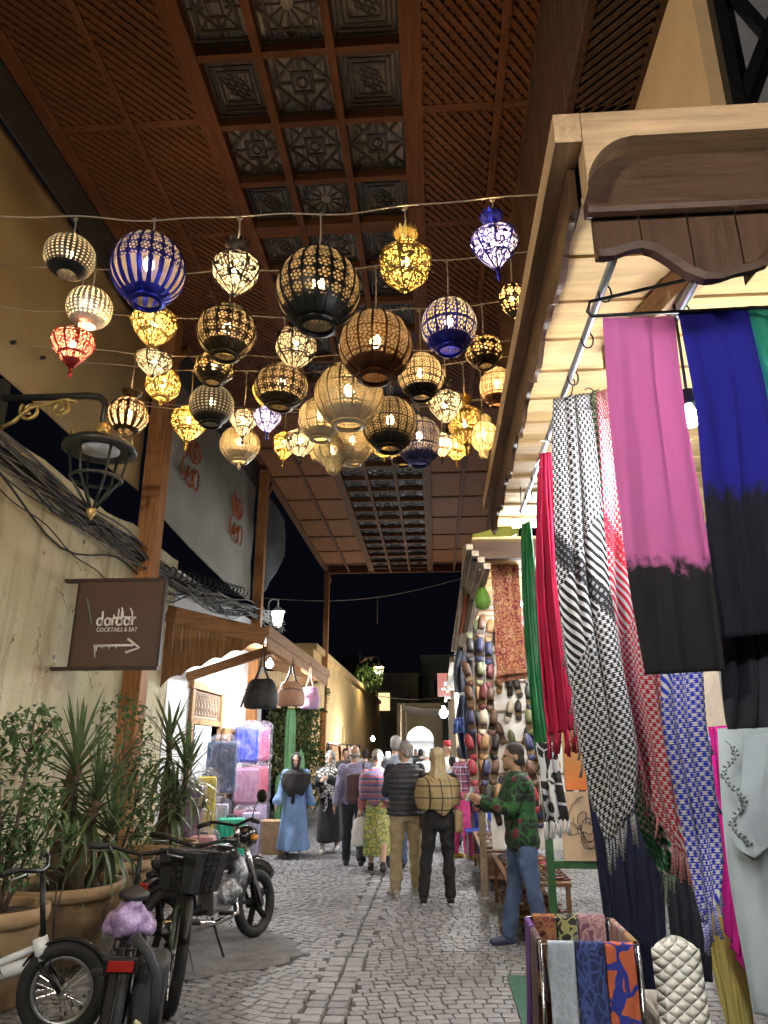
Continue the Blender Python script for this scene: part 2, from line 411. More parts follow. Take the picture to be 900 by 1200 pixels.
vo_ = nd(t, 'ShaderNodeTexVoronoi'); vo_.feature = 'DISTANCE_TO_EDGE'; vo_.inputs['Scale'].default_value = 1.1; dm_ = nd(t, 'ShaderNodeVectorMath'); dm_.operation = 'MULTIPLY_ADD'; wn_ = nd(t, 'ShaderNodeTexNoise'); wn_.inputs['Scale'].default_value = 4; wn_.inputs['Detail'].default_value = 6; L.new(tc.outputs['Object'], wn_.inputs[0]); L.new(wn_.outputs['Color'], dm_.inputs[0]); dm_.inputs[1].default_value = (.5, .5, .5); L.new(tc.outputs['Object'], dm_.inputs[2]); L.new(dm_.outputs[0], vo_.inputs[0])
c = mixc(t, mth(t, 'MULTIPLY', mth(t, 'LESS_THAN', vo_.outputs[0], .006), mth(t, 'GREATER_THAN', nz_(.9), .52)), c, (.13, .10, .06))
L.new(c, P.inputs['Base Color']); P.inputs['Roughness'].default_value = .9
bp = nd(t, 'ShaderNodeBump'); bp.inputs['Strength'].default_value = .6; bp.inputs['Distance'].default_value = .03
L.new(mth(t, 'ADD', nz_(3.5, 10), mth(t, 'MULTIPLY', nz_(26, 4), .25)), bp.inputs['Height']); L.new(bp.outputs[0], P.inputs['Normal'])
plaster = m
def wall_mesh(y0, y1, zt, jag=.06, seed=0):
    b = MB(); ny = max(6, int((y1 - y0) / .25)); 
    def top(y): return zt + jag * noise.noise(V((y * 1.3, seed, 0))) * 2
    def fn(u, v):
        y = y0 + (y1 - y0) * u; z = -.05 + (top(y) + .05) * v
        return (WX + .035 * noise.noise(V((y * .7, z * .7, seed))) + .012 * noise.noise(V((y * 3, z * 3, seed))), y, z)
    b.grid(fn, ny, 22)
    b.grid(lambda u, v: (WX + .0 - .4 * v + (.035 * noise.noise(V(((y0 + (y1 - y0) * u) * .7, top(y0 + (y1 - y0) * u) * .7, seed))) + .012 * noise.noise(V(((y0 + (y1 - y0) * u) * 3, top(y0 + (y1 - y0) * u) * 3, seed)))) * (1 - v), y0 + (y1 - y0) * u, top(y0 + (y1 - y0) * u)), ny, 1)
    b.grid(lambda u, v: (WX - .4, y0 + (y1 - y0) * u, -.05 + (top(y0 + (y1 - y0) * u) + .05) * (1 - v)), ny, 1)
    for y in (y0, y1): b.add([(WX, y, -.05), (WX - .4, y, -.05), (WX - .4, y, top(y)), (WX, y, top(y))], [(0, 1, 2, 3)])
    return b
o = wall_mesh(.5, 10.55, 4.42).build('plaster_wall', plaster, smooth=True, fix=True); tag(o, 'old cream plaster wall with stains behind the potted plants', 'wall')
# shop front under the left awning: white wall with a real door opening
SY0, SY1 = 10.58, 16.6; DY0, DY1 = 11.75, 13.25
sw_ = mat('white_plaster', (.74, .75, .77), .85, var=.08, scale=2, bump=.3, bscale=30)
shop = thing('luggage_shop', 'white plastered luggage shop front under the scalloped wooden awning', 'shop', (WX, 13.5, 0))
b = MB(); b.b2((WX - .4, SY0, -.05), (WX, DY0, 4.3)); b.b2((WX - .4, DY1, -.05), (WX, SY1, 4.3)); b.b2((WX - .4, DY0, 2.62), (WX - .001, DY1, 4.3)); b.build('wall', sw_, shop)
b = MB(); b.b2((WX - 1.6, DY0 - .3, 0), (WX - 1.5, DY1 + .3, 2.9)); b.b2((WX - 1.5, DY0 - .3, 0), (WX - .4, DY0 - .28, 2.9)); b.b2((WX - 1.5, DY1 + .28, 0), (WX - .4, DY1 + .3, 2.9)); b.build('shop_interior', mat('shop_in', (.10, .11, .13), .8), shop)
cw = wood('carved_wood', (.30, .19, .10), 2)
b = MB(); b.b2((WX - .1, DY0 - .14, 0), (WX + .06, DY0, 2.62)); b.b2((WX - .1, DY1, 0), (WX + .06, DY1 + .14, 2.62)); b.b2((WX - .1, DY0 - .14, 2.06), (WX + .05, DY1 + .14, 2.14)); b.b2((WX - .1, DY0 - .2, 2.60), (WX + .08, DY1 + .2, 2.72)); fr = b.build('door_frame', cw, shop)
b = MB(); b.b2((WX - .03, DY0, 2.14), (WX - .01, DY1, 2.6)); tr = b.build('transom_panel', mat('transom_back', (.55, .52, .47), .8), shop)
b = MB()
for k in range(9):
    yy = DY0 + .09 + k * (DY1 - DY0 - .18) / 8
    b.tube([(WX + .004 + .006 * math.cos(a), yy + .075 * math.cos(a), 2.37 + .17 * math.sin(a)) for a in [q * math.pi / 6 for q in range(13)]], .011, 5, False)
    b.bar((WX + .01, yy - .07, 2.2), (WX + .01, yy + .07, 2.54), .016, .016); b.bar((WX + .012, yy + .07, 2.2), (WX + .012, yy - .07, 2.54), .016, .016)
b.b2((WX - .005, DY0, 2.15), (WX + .02, DY1, 2.18)); b.b2((WX - .005, DY0, 2.56), (WX + .02, DY1, 2.59)); b.build('transom_carving', mat('carv', (.22, .15, .10), .7), shop)
for y, ry in ((DY1 + .02, .12),):
    d = MB(); d.b2((0, 0, .02), (.05, .62, 2.04)); 
    for k in range(3): d.b2((-.012, .09, .12 + k * .65), (.062, .53, .66 + k * .65))
    o = d.build('door_leaf', cw, shop, w=False); o.location = (.09, y - 13.5, 0); o.rotation_euler = (0, 0, -ry)
# ochre wall past the shrubs
m2 = mat('ochre_plaster', (.55, .36, .15), .9, var=.2, scale=1.5, bump=.4, bscale=12, bdist=.02)
b = MB(); b.b2((WX - .5, 23.4, -.05), (WX, 31, 4.75)); b.b2((WX - .5, 32.2, -.05), (WX - .001, 62, 4.75)); b.b2((WX - .5, 31, 2.6), (WX - .002, 32.2, 4.75)); b.b2((WX - .6, 23.3, 4.75), (WX + .12, 62, 4.95))
o = b.build('ochre_wall', m2); tag(o, 'lamp-lit ochre wall running into the distance past the green shrub', 'wall')
# canvas screens
def canvas(name, y0, y1, zt0, zt1, zb0, zb1, m, lab, seed):
    b = MB()
    def fn(u, v):
        y = y0 + (y1 - y0) * u; zt = zt0 + (zt1 - zt0) * u; zb = zb0 + (zb1 - zb0) * u - .10 * math.sin(math.pi * u)
        z = zt + (zb - zt) * v
        return (WX - .07 + .07 * math.sin(math.pi * u) * math.sin(math.pi * v) + .022 * noise.noise(V((y * 1.6, z * 2.6, seed))) + .012 * math.sin(y * 2.1 + z * 5 + seed), y, z)
    b.grid(fn, 40, 20, lambda u, v: (u * (y1 - y0), v * 2.2)); o = b.build(name, m, smooth=True)
    sm = o.modifiers.new('thick', 'SOLIDIFY'); sm.thickness = .006
    return tag(o, lab, 'canvas screen', 'canvas screens between the roof posts')
cv1 = mat('canvas_olive', (.30, .235, .115), .85, var=.15, scale=1.2, bump=.15, bscale=80)
cv2 = mat('canvas_grey', (.29, .28, .245), .85, var=.15, scale=1.2, bump=.15, bscale=80)
canvas('canvas_screen', 2.2, 9.0, 7.27, 7.27, 5.15, 5.0, cv1, 'olive tan canvas screen high on the left above the plaster wall', 1)
s2 = canvas('canvas_screen', 9.32, 15.2, 7.3, 7.6, 5.0, 4.7, cv2, 'grey canvas screen with orange script hung behind the timber post', 2)
canvas('canvas_screen', 15.42, 18.6, 7.6, 7.62, 4.6, 6.6, mat('canvas_dark', (.06, .065, .07), .85), 'dark canvas flap tapering beyond the second timber post', 3)
# ================================================================= LANTERNS
def lantern_mat(key, metal, glass, n, m, style, tr=.30, mrough=.45, tl=.30):
    if key in MT: return MT[key]
    mt, t, N, L, P = nmat(key)
    uv, u, v = uvxy(t)
    un = mth(t, 'MULTIPLY', u, n); a = mth(t, 'ABSOLUTE', mth(t, 'SUBTRACT', mth(t, 'FRACT', un), .5))
    bq = mth(t, 'SUBTRACT', mth(t, 'FRACT', mth(t, 'MULTIPLY', v, m)), .5)
    r = mth(t, 'SQRT', mth(t, 'ADD', mth(t, 'MULTIPLY', a, a), mth(t, 'MULTIPLY', bq, bq)))
    hole = mth(t, 'LESS_THAN', r, .42)
    ring = mth(t, 'LESS_THAN', mth(t, 'ABSOLUTE', mth(t, 'SUBTRACT', r, .2)), .045)
    th = mth(t, 'ARCTAN2', bq, mth(t, 'SUBTRACT', mth(t, 'FRACT', un), .5))
    petal = mth(t, 'MULTIPLY', mth(t, 'GREATER_THAN', mth(t, 'SINE', mth(t, 'MULTIPLY', th, 6)), .35), mth(t, 'GREATER_THAN', r, .22))
    flower = mth(t, 'MULTIPLY', hole, mth(t, 'SUBTRACT', 1, mth(t, 'MAXIMUM', ring, petal)))
    rib = mth(t, 'LESS_THAN', a, .42)
    low = mth(t, 'LESS_THAN', v, .40)
    if style == 'flower': op = flower
    elif style == 'dense':
        n2 = mth(t, 'MULTIPLY', u, n * 3); a2 = mth(t, 'ABSOLUTE', mth(t, 'SUBTRACT', mth(t, 'FRACT', n2), .5)); b2 = mth(t, 'ABSOLUTE', mth(t, 'SUBTRACT', mth(t, 'FRACT', mth(t, 'MULTIPLY', v, m * 2.5)), .5))
        op = mth(t, 'MULTIPLY', rib, mth(t, 'MAXIMUM', flower, mth(t, 'MULTIPLY', mth(t, 'LESS_THAN', mth(t, 'ADD', a2, b2), .30), mth(t, 'GREATER_THAN', r, .34))))
    elif style == 'stripe':
        st = mth(t, 'LESS_THAN', a, .26)
        st2 = mth(t, 'MULTIPLY', st, mth(t, 'GREATER_THAN', v, .12))
        op = mth(t, 'ADD', mth(t, 'MULTIPLY', flower, mth(t, 'SUBTRACT', 1, low)), mth(t, 'MULTIPLY', st2, low))
    elif style == 'dots':
        op = mth(t, 'LESS_THAN', r, .27)
    else:                                              # filigree panes between dark cames
        vo = nd(t, 'ShaderNodeTexVoronoi'); vo.feature = 'DISTANCE_TO_EDGE'; vo.inputs['Scale'].default_value = 1
        mp = nd(t, 'ShaderNodeMapping'); mp.inputs['Scale'].default_value = (n * 4.2, m * 4.0, 1); L.new(uv, mp.inputs[0]); L.new(mp.outputs[0], vo.inputs[0])
        came = mth(t, 'MULTIPLY', mth(t, 'LESS_THAN', a, .44), mth(t, 'LESS_THAN', mth(t, 'ABSOLUTE', bq), .45))
        op = mth(t, 'MULTIPLY', came, mth(t, 'GREATER_THAN', vo.outputs[0], .11))
    pole = mth(t, 'MULTIPLY', mth(t, 'GREATER_THAN', v, .05 if style == 'pane' else .20 if style != 'stripe' else .06), mth(t, 'LESS_THAN', v, .95))
    op = mth(t, 'MULTIPLY', op, pole)
    nz = nd(t, 'ShaderNodeTexNoise'); nz.inputs['Scale'].default_value = 14; L.new(uv, nz.inputs[0])
    L.new(mixc(t, nz.outputs[0], tuple(c * .6 for c in metal), tuple(min(1, c * 1.3) for c in metal)), P.inputs['Base Color'])
    P.inputs['Metallic'].default_value = .75 if style != 'enamel' else 0; P.inputs['Roughness'].default_value = mrough
    tb = nd(t, 'ShaderNodeBsdfTransparent'); tb.inputs[0].default_value = (*[min(1, .35 + .65 * c) for c in glass], 1)
    tlb = nd(t, 'ShaderNodeBsdfTranslucent'); L.new(mixc(t, nz.outputs[0], tuple(c * tl * .7 for c in glass), tuple(c * tl * 1.3 for c in glass)), tlb.inputs[0])
    m1 = nd(t, 'ShaderNodeMixShader'); m1.inputs[0].default_value = tr; L.new(tlb.outputs[0], m1.inputs[1]); L.new(tb.outputs[0], m1.inputs[2])
    m2 = nd(t, 'ShaderNodeMixShader'); L.new(op, m2.inputs[0]); L.new(P.outputs[0], m2.inputs[1]); L.new(m1.outputs[0], m2.inputs[2])
    L.new(m2.outputs[0], N['Material Output'].inputs[0]); MT[key] = mt; return mt
BLK, BRZ, COP, BLU, CRM, BRS, RED, WHT = (.02, .02, .018), (.045, .032, .014), (.10, .042, .016), (.02, .025, .30), (.55, .47, .33), (.45, .33, .10), (.32, .03, .03), (.62, .58, .52)
WARM, PALE, GOLD, COOL, ROSE = (1, .78, .5), (1, .9, .72), (1, .80, .36), (.86, .88, 1), (1, .62, .5)
KEYS = dict(
 blackglobe=(BLK, WARM, 18, 9, 'flower'), bronze=(BRZ, WARM, 16, 7, 'flower'), copper=(COP, WARM, 16, 8, 'dense'), blueglobe=(BLU, (1, .85, .72), 20, 9, 'stripe'),
 blueflower=(BLU, PALE, 16, 5, 'dense'), cream=(CRM, (1, .88, .62), 16, 8, 'dense', .25, .5, .22), creamgreen=(CRM, (.95, .92, .55), 12, 6, 'pane', .2, .5, .24), brass=(BRS, GOLD, 8, 3, 'pane', .4, .35, .15), blackpane=(BLK, PALE, 8, 3, 'pane'),
 bluepane=(BLU, COOL, 8, 3, 'pane'), red=(RED, ROSE, 10, 6, 'dense'), white=(WHT, PALE, 26, 16, 'dots', .35), darkdots=(BLK, (.9, .85, .75), 30, 18, 'dots'), rosebars=(BRZ, (1, .72, .55), 14, 3, 'stripe'),
 striped=(BLK, WARM, 18, 9, 'dense'), blueline=((.04, .05, .2), (1, .86, .74), 18, 6, 'dense'), darkglass=((.04, .03, .015), (.8, .6, .3), 10, 4, 'flower'))
def lmat(k): return lantern_mat('lantern_' + k, *KEYS[k])
def arc(a0, a1, n, rx=.5, rz=.5): return [(rx * math.cos(a), rz * math.sin(a)) for a in [math.radians(a0 + (a1 - a0) * i / n) for i in range(n + 1)]]
PROF = dict(
 globe=arc(-68, 76, 18),
 onion=[(.02, -.50), (.10, -.42), (.24, -.28), (.38, -.12), (.47, .02), (.5, .12), (.46, .24), (.36, .33), (.22, .38), (.15, .40)],
 facet=[(.04, -.50), (.20, -.38), (.40, -.2), (.5, -.05), (.5, .18), (.42, .30), (.2, .40)],
 tear=[(.02, -.5), (.12, -.4), (.3, -.2), (.44, 0), (.5, .16), (.45, .3), (.3, .41), (.12, .46)],
 stack=[(.02, -.5), (.12, -.44), (.17, -.36), (.15, -.3), (.3, -.22), (.44, -.08), (.5, .06), (.42, .2), (.27, .27), (.33, .33), (.27, .42), (.1, .47)])
SEG = dict(globe=36, onion=8, facet=8, tear=16, stack=20)
COLL = dict(globe=[(.19, -.455), (.245, -.46), (.25, -.50), (.21, -.505), (.185, -.53), (.17, -.50)], onion=None, facet=None, tear=None, stack=None)
LM = {}
def lmesh(kind, what, key):
    q = (kind, what, key)
    if q in LM: return LM[q]
    b = MB(); pr = PROF[kind]; km = KEYS[key][0]; mm = mat('lmetal_%s' % key, km, .3, .85, var=.4, scale=30, bump=.2, bscale=80)
    if what == 'shell': b.lathe(pr, SEG[kind]); me = b.mesh('shell', lmat(key), smooth=(kind in ('globe', 'tear', 'stack')))
    elif what == 'rib':
        b.tube([(r * 1.012, 0, z) for r, z in pr], .0085 if kind == 'globe' else .011, 5); me = b.mesh('rib', mm, smooth=True)
    elif what == 'cage':
        n = 8 if kind in ('onion', 'facet') else 12
        for k in range(n):
            c, s_ = math.cos(2 * math.pi * k / n), math.sin(2 * math.pi * k / n)
            b.tube([(r * 1.012 * c, r * 1.012 * s_, z) for r, z in pr], .013, 4)
        for r, z in (pr[len(pr) // 3], pr[len(pr) * 2 // 3]): b.tube([(r * 1.015 * math.cos(a), r * 1.015 * math.sin(a), z) for a in [j * math.pi / 12 for j in range(25)]], .013, 4, False)
        me = b.mesh('rib_cage', mm, smooth=True)
    elif what == 'collar': b.lathe(COLL['globe'], 28); me = b.mesh('collar', mm, smooth=True)
    elif what == 'cap': b.lathe([(.0, .56), (.03, .555), (.05, .52), (.14, .50), (.2, .46), (.22, .43)] if kind == 'globe' else [(.0, .56), (.04, .55), (.07, .5), (.16, .46), (.22, .40), (.2, .385)], 20); me = b.mesh('cap', mm, smooth=True)
    elif what == 'crown':
        n = 16; pts = []; 
        b.lathe([(.10, .40), (.13, .47), (.11, .50), (.16, .58), (.24, .66)], n)
        for k in range(n):
            a0, a1 = 2 * math.pi * k / n, 2 * math.pi * (k + 1) / n; am = (a0 + a1) / 2
            b.add([(.24 * math.cos(a0), .24 * math.sin(a0), .66), (.24 * math.cos(a1), .24 * math.sin(a1), .66), (.275 * math.cos(am), .275 * math.sin(am), .75)], [(0, 1, 2)])
        me = b.mesh('crown', mm)
    elif what == 'finial': b.lathe([(.03, -.49), (.05, -.53), (.025, -.56), (.06, -.62), (.045, -.68), (.0, -.76)], 12); me = b.mesh('finial', mm, smooth=True)
    elif what == 'bulb': b.ell((0, 0, .08), (.075, .075, .10), 10, 8); me = b.mesh('bulb', emit('bulb_glow', (1, .72, .38), 38), smooth=True)
    LM[q] = me; return me
ROWY = {1: 3.83, 2: 4.62, 3: 5.14, 4: 5.7, 5: 6.2, 6: 6.8, 7: 7.4}
# px x, px y, width, height, form, finish, row, watt, ornaments, label
LAN = [
 (82, 301, 58, 54, 'globe', 'darkdots', 1, 1.2, 'c', 'black pinpricked globe lantern, leftmost on the front wire'),
 (174, 316, 84, 90, 'globe', 'blueglobe', 1, 5, 'cRk', 'large cobalt blue globe lantern with slit stripes near the left wall'),
 (276, 322, 58, 62, 'onion', 'blackpane', 1, 4, 'w', 'black onion lantern with crown between big blue and black globes'),
 (373, 340, 98, 100, 'globe', 'blackglobe', 1, 5, 'cRk', 'largest black globe lantern with rosette rows on the front wire'),
 (475, 313, 60, 70, 'facet', 'brass', 1, 5, 'w', 'brass faceted lantern with crown high in the middle'),
 (580, 290, 57, 62, 'onion', 'bluepane', 1, 5, 'wf', 'cobalt blue onion lantern with crown and drop tip, rightmost up high'),
 (105, 361, 52, 52, 'globe', 'white', 2, 3, 'c', 'white pinpricked globe lantern under the leftmost black one'),
 (180, 385, 54, 52, 'tear', 'brass', 2, 5, 'c', 'yellow brass teardrop lantern directly under the large blue globe'),
 (85, 408, 50, 52, 'tear', 'red', 2, 3.5, 'cf', 'red filigree teardrop lantern, the only red one'),
 (266, 389, 68, 66, 'globe', 'bronze', 2, 4, 'ck', 'bronze rosette globe lantern under the black onion lantern'),
 (347, 408, 50, 58, 'facet', 'blackpane', 3, 5, 'c', 'dark faceted lantern tucked under the largest black globe'),
 (440, 406, 86, 86, 'globe', 'copper', 2, 6, 'cRk', 'large copper globe lantern in the middle of the cluster'),
 (526, 382, 66, 68, 'globe', 'blueflower', 2, 5, 'ckR', 'cobalt blue globe lantern with flower cut-outs on the right'),
 (180, 426, 44, 36, 'onion', 'blackpane', 3, 3, 'c', 'small squat dark pane lantern under the yellow teardrop'),
 (191, 451, 40, 38, 'globe', 'brass', 4, 3.5, 'kf', 'small yellow globe lantern hanging before the timber post'),
 (251, 432, 46, 38, 'globe', 'darkglass', 3, 1, 'ck', 'small unlit-looking dark globe below the bronze rosette globe'),
 (330, 453, 62, 54, 'globe', 'bronze', 3, 5, 'ck', 'squat bronze globe lantern left of the big cream one'),
 (567, 412, 44, 40, 'globe', 'darkglass', 3, 1, 'ck', 'dark smoky globe lantern at right beside the awning beam'),
 (493, 441, 54, 56, 'globe', 'striped', 3, 4.5, 'ck', 'black ribbed globe lantern right of the large copper one'),
 (601, 352, 32, 48, 'facet', 'darkglass', 2, .8, 'c', 'dim dark cage lantern half hidden by the awning beam'),
 (583, 453, 42, 46, 'globe', 'copper', 4, 2.5, 'ck', 'copper globe lantern cut off by the awning beam'),
 (150, 487, 46, 44, 'globe', 'rosebars', 4, 4, 'wf', 'rosy barred lantern with crown beside the street lamp arm'),
 (248, 475, 52, 50, 'globe', 'darkdots', 4, .8, 'ck', 'black unlit globe lantern over a yellow faceted one'),
 (221, 496, 40, 48, 'facet', 'brass', 5, 4.5, 'cf', 'yellow faceted lantern partly behind the black unlit globe'),
 (285, 496, 32, 38, 'onion', 'blackpane', 5, 2.5, 'cf', 'tiny dark onion lantern left of the blue and white one'),
 (313, 492, 34, 36, 'onion', 'bluepane', 5, 4, 'cf', 'tiny blue and white onion lantern left of the cream pair'),
 (409, 463, 80, 78, 'globe', 'cream', 4, 4, 'ckR', 'big cream globe lantern just below the large copper one'),
 (375, 491, 50, 52, 'globe', 'cream', 5, 3.5, 'ck', 'medium cream globe lantern left of the big cream one'),
 (522, 477, 42, 46, 'onion', 'blackpane', 4, 4, 'wf', 'dark onion lantern with crown right of the striped globes'),
 (457, 497, 64, 66, 'globe', 'striped', 5, 5, 'ckR', 'black ribbed globe lantern below the big cream one'),
 (491, 516, 52, 60, 'globe', 'blueline', 6, 4, 'ck', 'blue-based ribbed globe lantern behind the black ribbed one'),
 (545, 500, 44, 52, 'tear', 'brass', 5, 5, 'wf', 'golden teardrop lantern with crown on the lower right'),
 (566, 512, 34, 60, 'stack', 'creamgreen', 5, 3.5, 'c', 'tiered cream lantern with greenish tint at lower right'),
 (281, 521, 46, 44, 'globe', 'cream', 6, 3, 'ckf', 'cream globe lantern on the lower left of the cluster'),
 (352, 519, 36, 38, 'facet', 'blackpane', 6, 4, 'cf', 'small black faceted lantern on the lowest wire'),
 (333, 522, 26, 38, 'facet', 'brass', 7, 3, 'cf', 'small yellow lantern peeking from behind the black faceted one'),
 (391, 531, 50, 56, 'stack', 'creamgreen', 6, 4, 'c', 'tiered cream lantern lowest in the middle of the cluster'),
 (413, 520, 46, 52, 'globe', 'cream', 6, 3.5, 'ck', 'cream globe lantern squeezed between tiered and black ribbed ones'),
 (450, 527, 30, 22, 'onion', 'brass', 7, 2.5, 'cf', 'little brass lantern peeking below the black ribbed globe'),
 (518, 521, 24, 34, 'facet', 'blackpane', 6, 3, 'cf', 'little black faceted lantern below the crowned dark onion'),
 (432, 507, 42, 44, 'globe', 'cream', 7, 3, 'ck', 'pale globe lantern wedged left of the black ribbed one, low'),
 (370, 520, 34, 44, 'stack', 'creamgreen', 7, 3, 'c', 'small tiered lantern behind the lowest cream globes'),
 (472, 527, 34, 38, 'globe', 'bronze', 7, 3, 'ck', 'small bronze globe lantern low behind the ribbed pair'),
 (535, 524, 30, 36, 'facet', 'brass', 7, 3.5, 'cf', 'small gold faceted lantern lowest on the right'),
 (506, 462, 30, 34, 'onion', 'brass', 5, 3, 'cf', 'small gold onion lantern beside the crowned dark one'),
 (310, 462, 30, 34, 'tear', 'brass', 5, 3, 'cf', 'small gold teardrop lantern left of the squat bronze globe')]
hooks = {k: [] for k in ROWY}
for (px, py, w, h, kind, key, row, watt, orn, lab) in LAN:
    c = aY(px, py, ROWY[row]); d = depth(c); W = w * d / F_; Hh = h * d / F_ * 1.0
    o = thing('hanging_lantern', lab, 'lantern', c, 'metal lanterns strung over the lane')
    tilt = random.uniform(-.07, .07); zr = random.uniform(0, 6.28)
    def part(what, name, rz=0):
        p = link(name, lmesh(kind, what, key), o); p.scale = (W, W, Hh); p.rotation_euler = (tilt, tilt * .6, zr + rz); return p
    part('shell', 'shell')
    if 'R' in orn:
        n = KEYS[key][2]
        for k in range(n): part('rib', 'rib', 2 * math.pi * (k + .0) / n)
    elif key not in ('white', 'darkdots'): part('cage', 'rib_cage')
    if 'k' in orn: part('collar', 'collar')
    if 'c' in orn: part('cap', 'cap')
    if 'w' in orn: part('crown', 'crown')
    if 'f' in orn: part('finial', 'finial')
    part('bulb', 'bulb')
    point_light('lantern_light', (0, 0, .05 * Hh), watt * 8.0, (1, .66, .34), .03, o)
    hooks[row].append((c.x, c.z + Hh * (.74 if 'w' in orn else .54), o, c))
wire_m = mat('wire', (.30, .25, .19), .6, var=.2)
names = {1: 'front twisted light cord strung across the lane highest in view', 2: 'second light cord carrying the copper globe lantern', 3: 'third light cord back carrying the squat bronze globe', 4: 'fourth light cord carrying the big cream globe lantern', 5: 'fifth light cord carrying the golden teardrop lantern', 6: 'sixth light cord carrying the tiered cream lantern', 7: 'backmost light cord behind the lowest lanterns'}
ends = {1: 237, 2: 300, 3: 350, 4: 395, 5: 430, 6: 460, 7: 480}
for row, hk in hooks.items():
    y = ROWY[row]; hk.sort(key=lambda q: q[0])
    zmax = max(q[1] for q in hk) + .06
    def wz(x): return zmax + .02 + .018 * (x + .9) ** 2 * 1.6
    o = thing('light_cord', names[row], 'cord', (WX, y, wz(WX)), 'cords carrying the lanterns')
    b = MB(); xs = [WX + (1.75 - WX) * i / 60 for i in range(61)]
    b.tube([(x, y + .01 * math.sin(x * 9), wz(x) + .012 * math.sin(x * 5 + row)) for x in xs], .0055, 6); b.build('cable', wire_m, o, True)
    b = MB(); b.tube([(WX + .005, y, wz(WX)), (WX + .05, y, wz(WX))], .02, 8); b.build('wall_hook', mat('iron', (.03, .03, .03), .5, .6), o)
    for x, z, lo, c in hk:
        b = MB(); q = wz(x); b.tube([(x, y, z - .03), (x + .004, y + .004, (z + q) / 2), (x, y, q)], .006, 5); b.tube([(x + .014 * math.cos(a), y, q - .01 + .014 * math.sin(a)) for a in [k * math.pi / 5 for k in range(11)]], .004, 4, False); b.build('hook', wire_m, lo, True)
# ================================================================= RIGHT SHOP: building, awning, rails
tan = wood('tan_beam_y', (.34, .22, .12), 1, .6); tanx = wood('tan_beam_x', (.34, .22, .12), 0, .6)
dkw = wood('awning_brown', (.055, .028, .015), 2, .5); dkx = wood('awning_brown_x', (.06, .032, .018), 0, .5)
pal = wood('pale_board', (.47, .32, .15), 0, .6, .22); rodm = mat('steel_rod', (.35, .36, .38), .35, .8, var=.2)
blackm = mat('black_metal', (.015, .015, .016), .4, .5, var=.3)
AX0, AX1, AY0, AY1, AZ_ = .455, 2.3, 1.93, 5.65, 3.585
aw = thing('shop_awning', 'wooden shop awning with pale edge beam and scalloped brown boards on the right', 'awning', (AX0, AY0, 3.2))
b = MB(); b.b2((AX0 - .035, AY0 - .06, AZ_ - .085), (AX0 + .05, AY1, AZ_ + .03)); b.build('edge_beam', tan, aw)
b = MB(); b.b2((AX0 + .052, AY0 - .062, AZ_ - .075), (AX1 + .4, AY0 + .03, AZ_ + .028)); cp = [(AX0 + .052, AY0 - .064, AZ_ - .075)] + [(AX0 + .052 + .17 - .17 * math.sin(i * math.pi / 20), AY0 - .064, AZ_ - .075 - .20 + .20 * math.cos(i * math.pi / 20)) for i in range(11)]
b.prism(cp, (0, .085, 0)); b.build('edge_beam', tanx, aw)
b = MB(); b.b2((AX0 + .06, AY0 + .02, AZ_ - .3), (AX1 + .4, AY0 + .05, AZ_ - .077)); b.tube([(AX0 + .06, AY0 + .01, AZ_ - .3), (AX1 + .4, AY0 + .01, AZ_ - .3)], .022, 8); b.build('moulding', dkx, aw)
b = MB(); b.b2((AX0 + .02, AY0 + .05, AZ_ - .26), (AX0 + .045, AY1, AZ_ - .087)); b.build('moulding', dkw, aw)
def scal(s):                                       # drop of the scalloped edge at distance s along it
    q = (s % .62) / .62
    return .10 + .20 * (q if q < .85 else .85 - (q - .85) * 3.6) + (.035 * math.sin(q * math.pi * 4) if q < .85 else 0)
x = AX0 + .08; k = 0
while x < AX1 + .35:
    b = MB(); w = .145; zs = AZ_ - .3
    lo = [(x + w * i / 6, AY0 + .03, zs - scal(x + w * i / 6 - AX0)) for i in range(7)]
    b.prism([(x, AY0 + .03, zs), *lo, (x + w - .004, AY0 + .03, zs)][::-1], (0, .022 + .003 * (k % 2), 0)); b.build('valance_board', dkw, aw); x += w + .004; k += 1
b = MB(); n = 46
lo = [(AX0 + .08 + (AX1 - AX0 + .2) * i / n, AY0 + .012, AZ_ - .3 - scal(.08 + (AX1 - AX0 + .2) * i / n)) for i in range(n + 1)]
b.tube(lo, .02, 5); b.build('scallop_trim', dkx, aw)
y = AY0 + .09; k = 0
while y < AY1 - .1:
    b = MB(); w = .14; zs = AZ_ - .26
    lo = [(AX0 + .02, y + w * i / 6, zs + .06 - .5 * scal(y + w * i / 6)) for i in range(7)]
    b.prism([(AX0 + .02, y, zs + .05), *lo, (AX0 + .02, y + w, zs + .05)], (.02 + .003 * (k % 2), 0, 0)); b.build('valance_board', dkw, aw, fix=True); y += w + .004; k += 1
y = AY0 + .06; k = 0
while y < AY1 - .1:
    b = MB(); b.b2((AX0 + .06, y, 3.36 + .012 * (k % 2)), (AX1, y + .138, 3.385 + .012 * (k % 2))); b.build('ceiling_board', pal, aw); y += .141; k += 1
p, q = aZ(838, 292, 3.30), aZ(762, 372, 3.30); b = MB(); b.bar(p, q + (q - p) * .8, .07, .11); b.build('joist', tan, aw)
b = MB(); b.b2((AX0 + .06, AY0 + .05, AZ_ - .02), (AX1 + .4, AY1, AZ_ + .01)); b.build('roof_top', mat('awn_top', (.08, .06, .05), .9), aw)
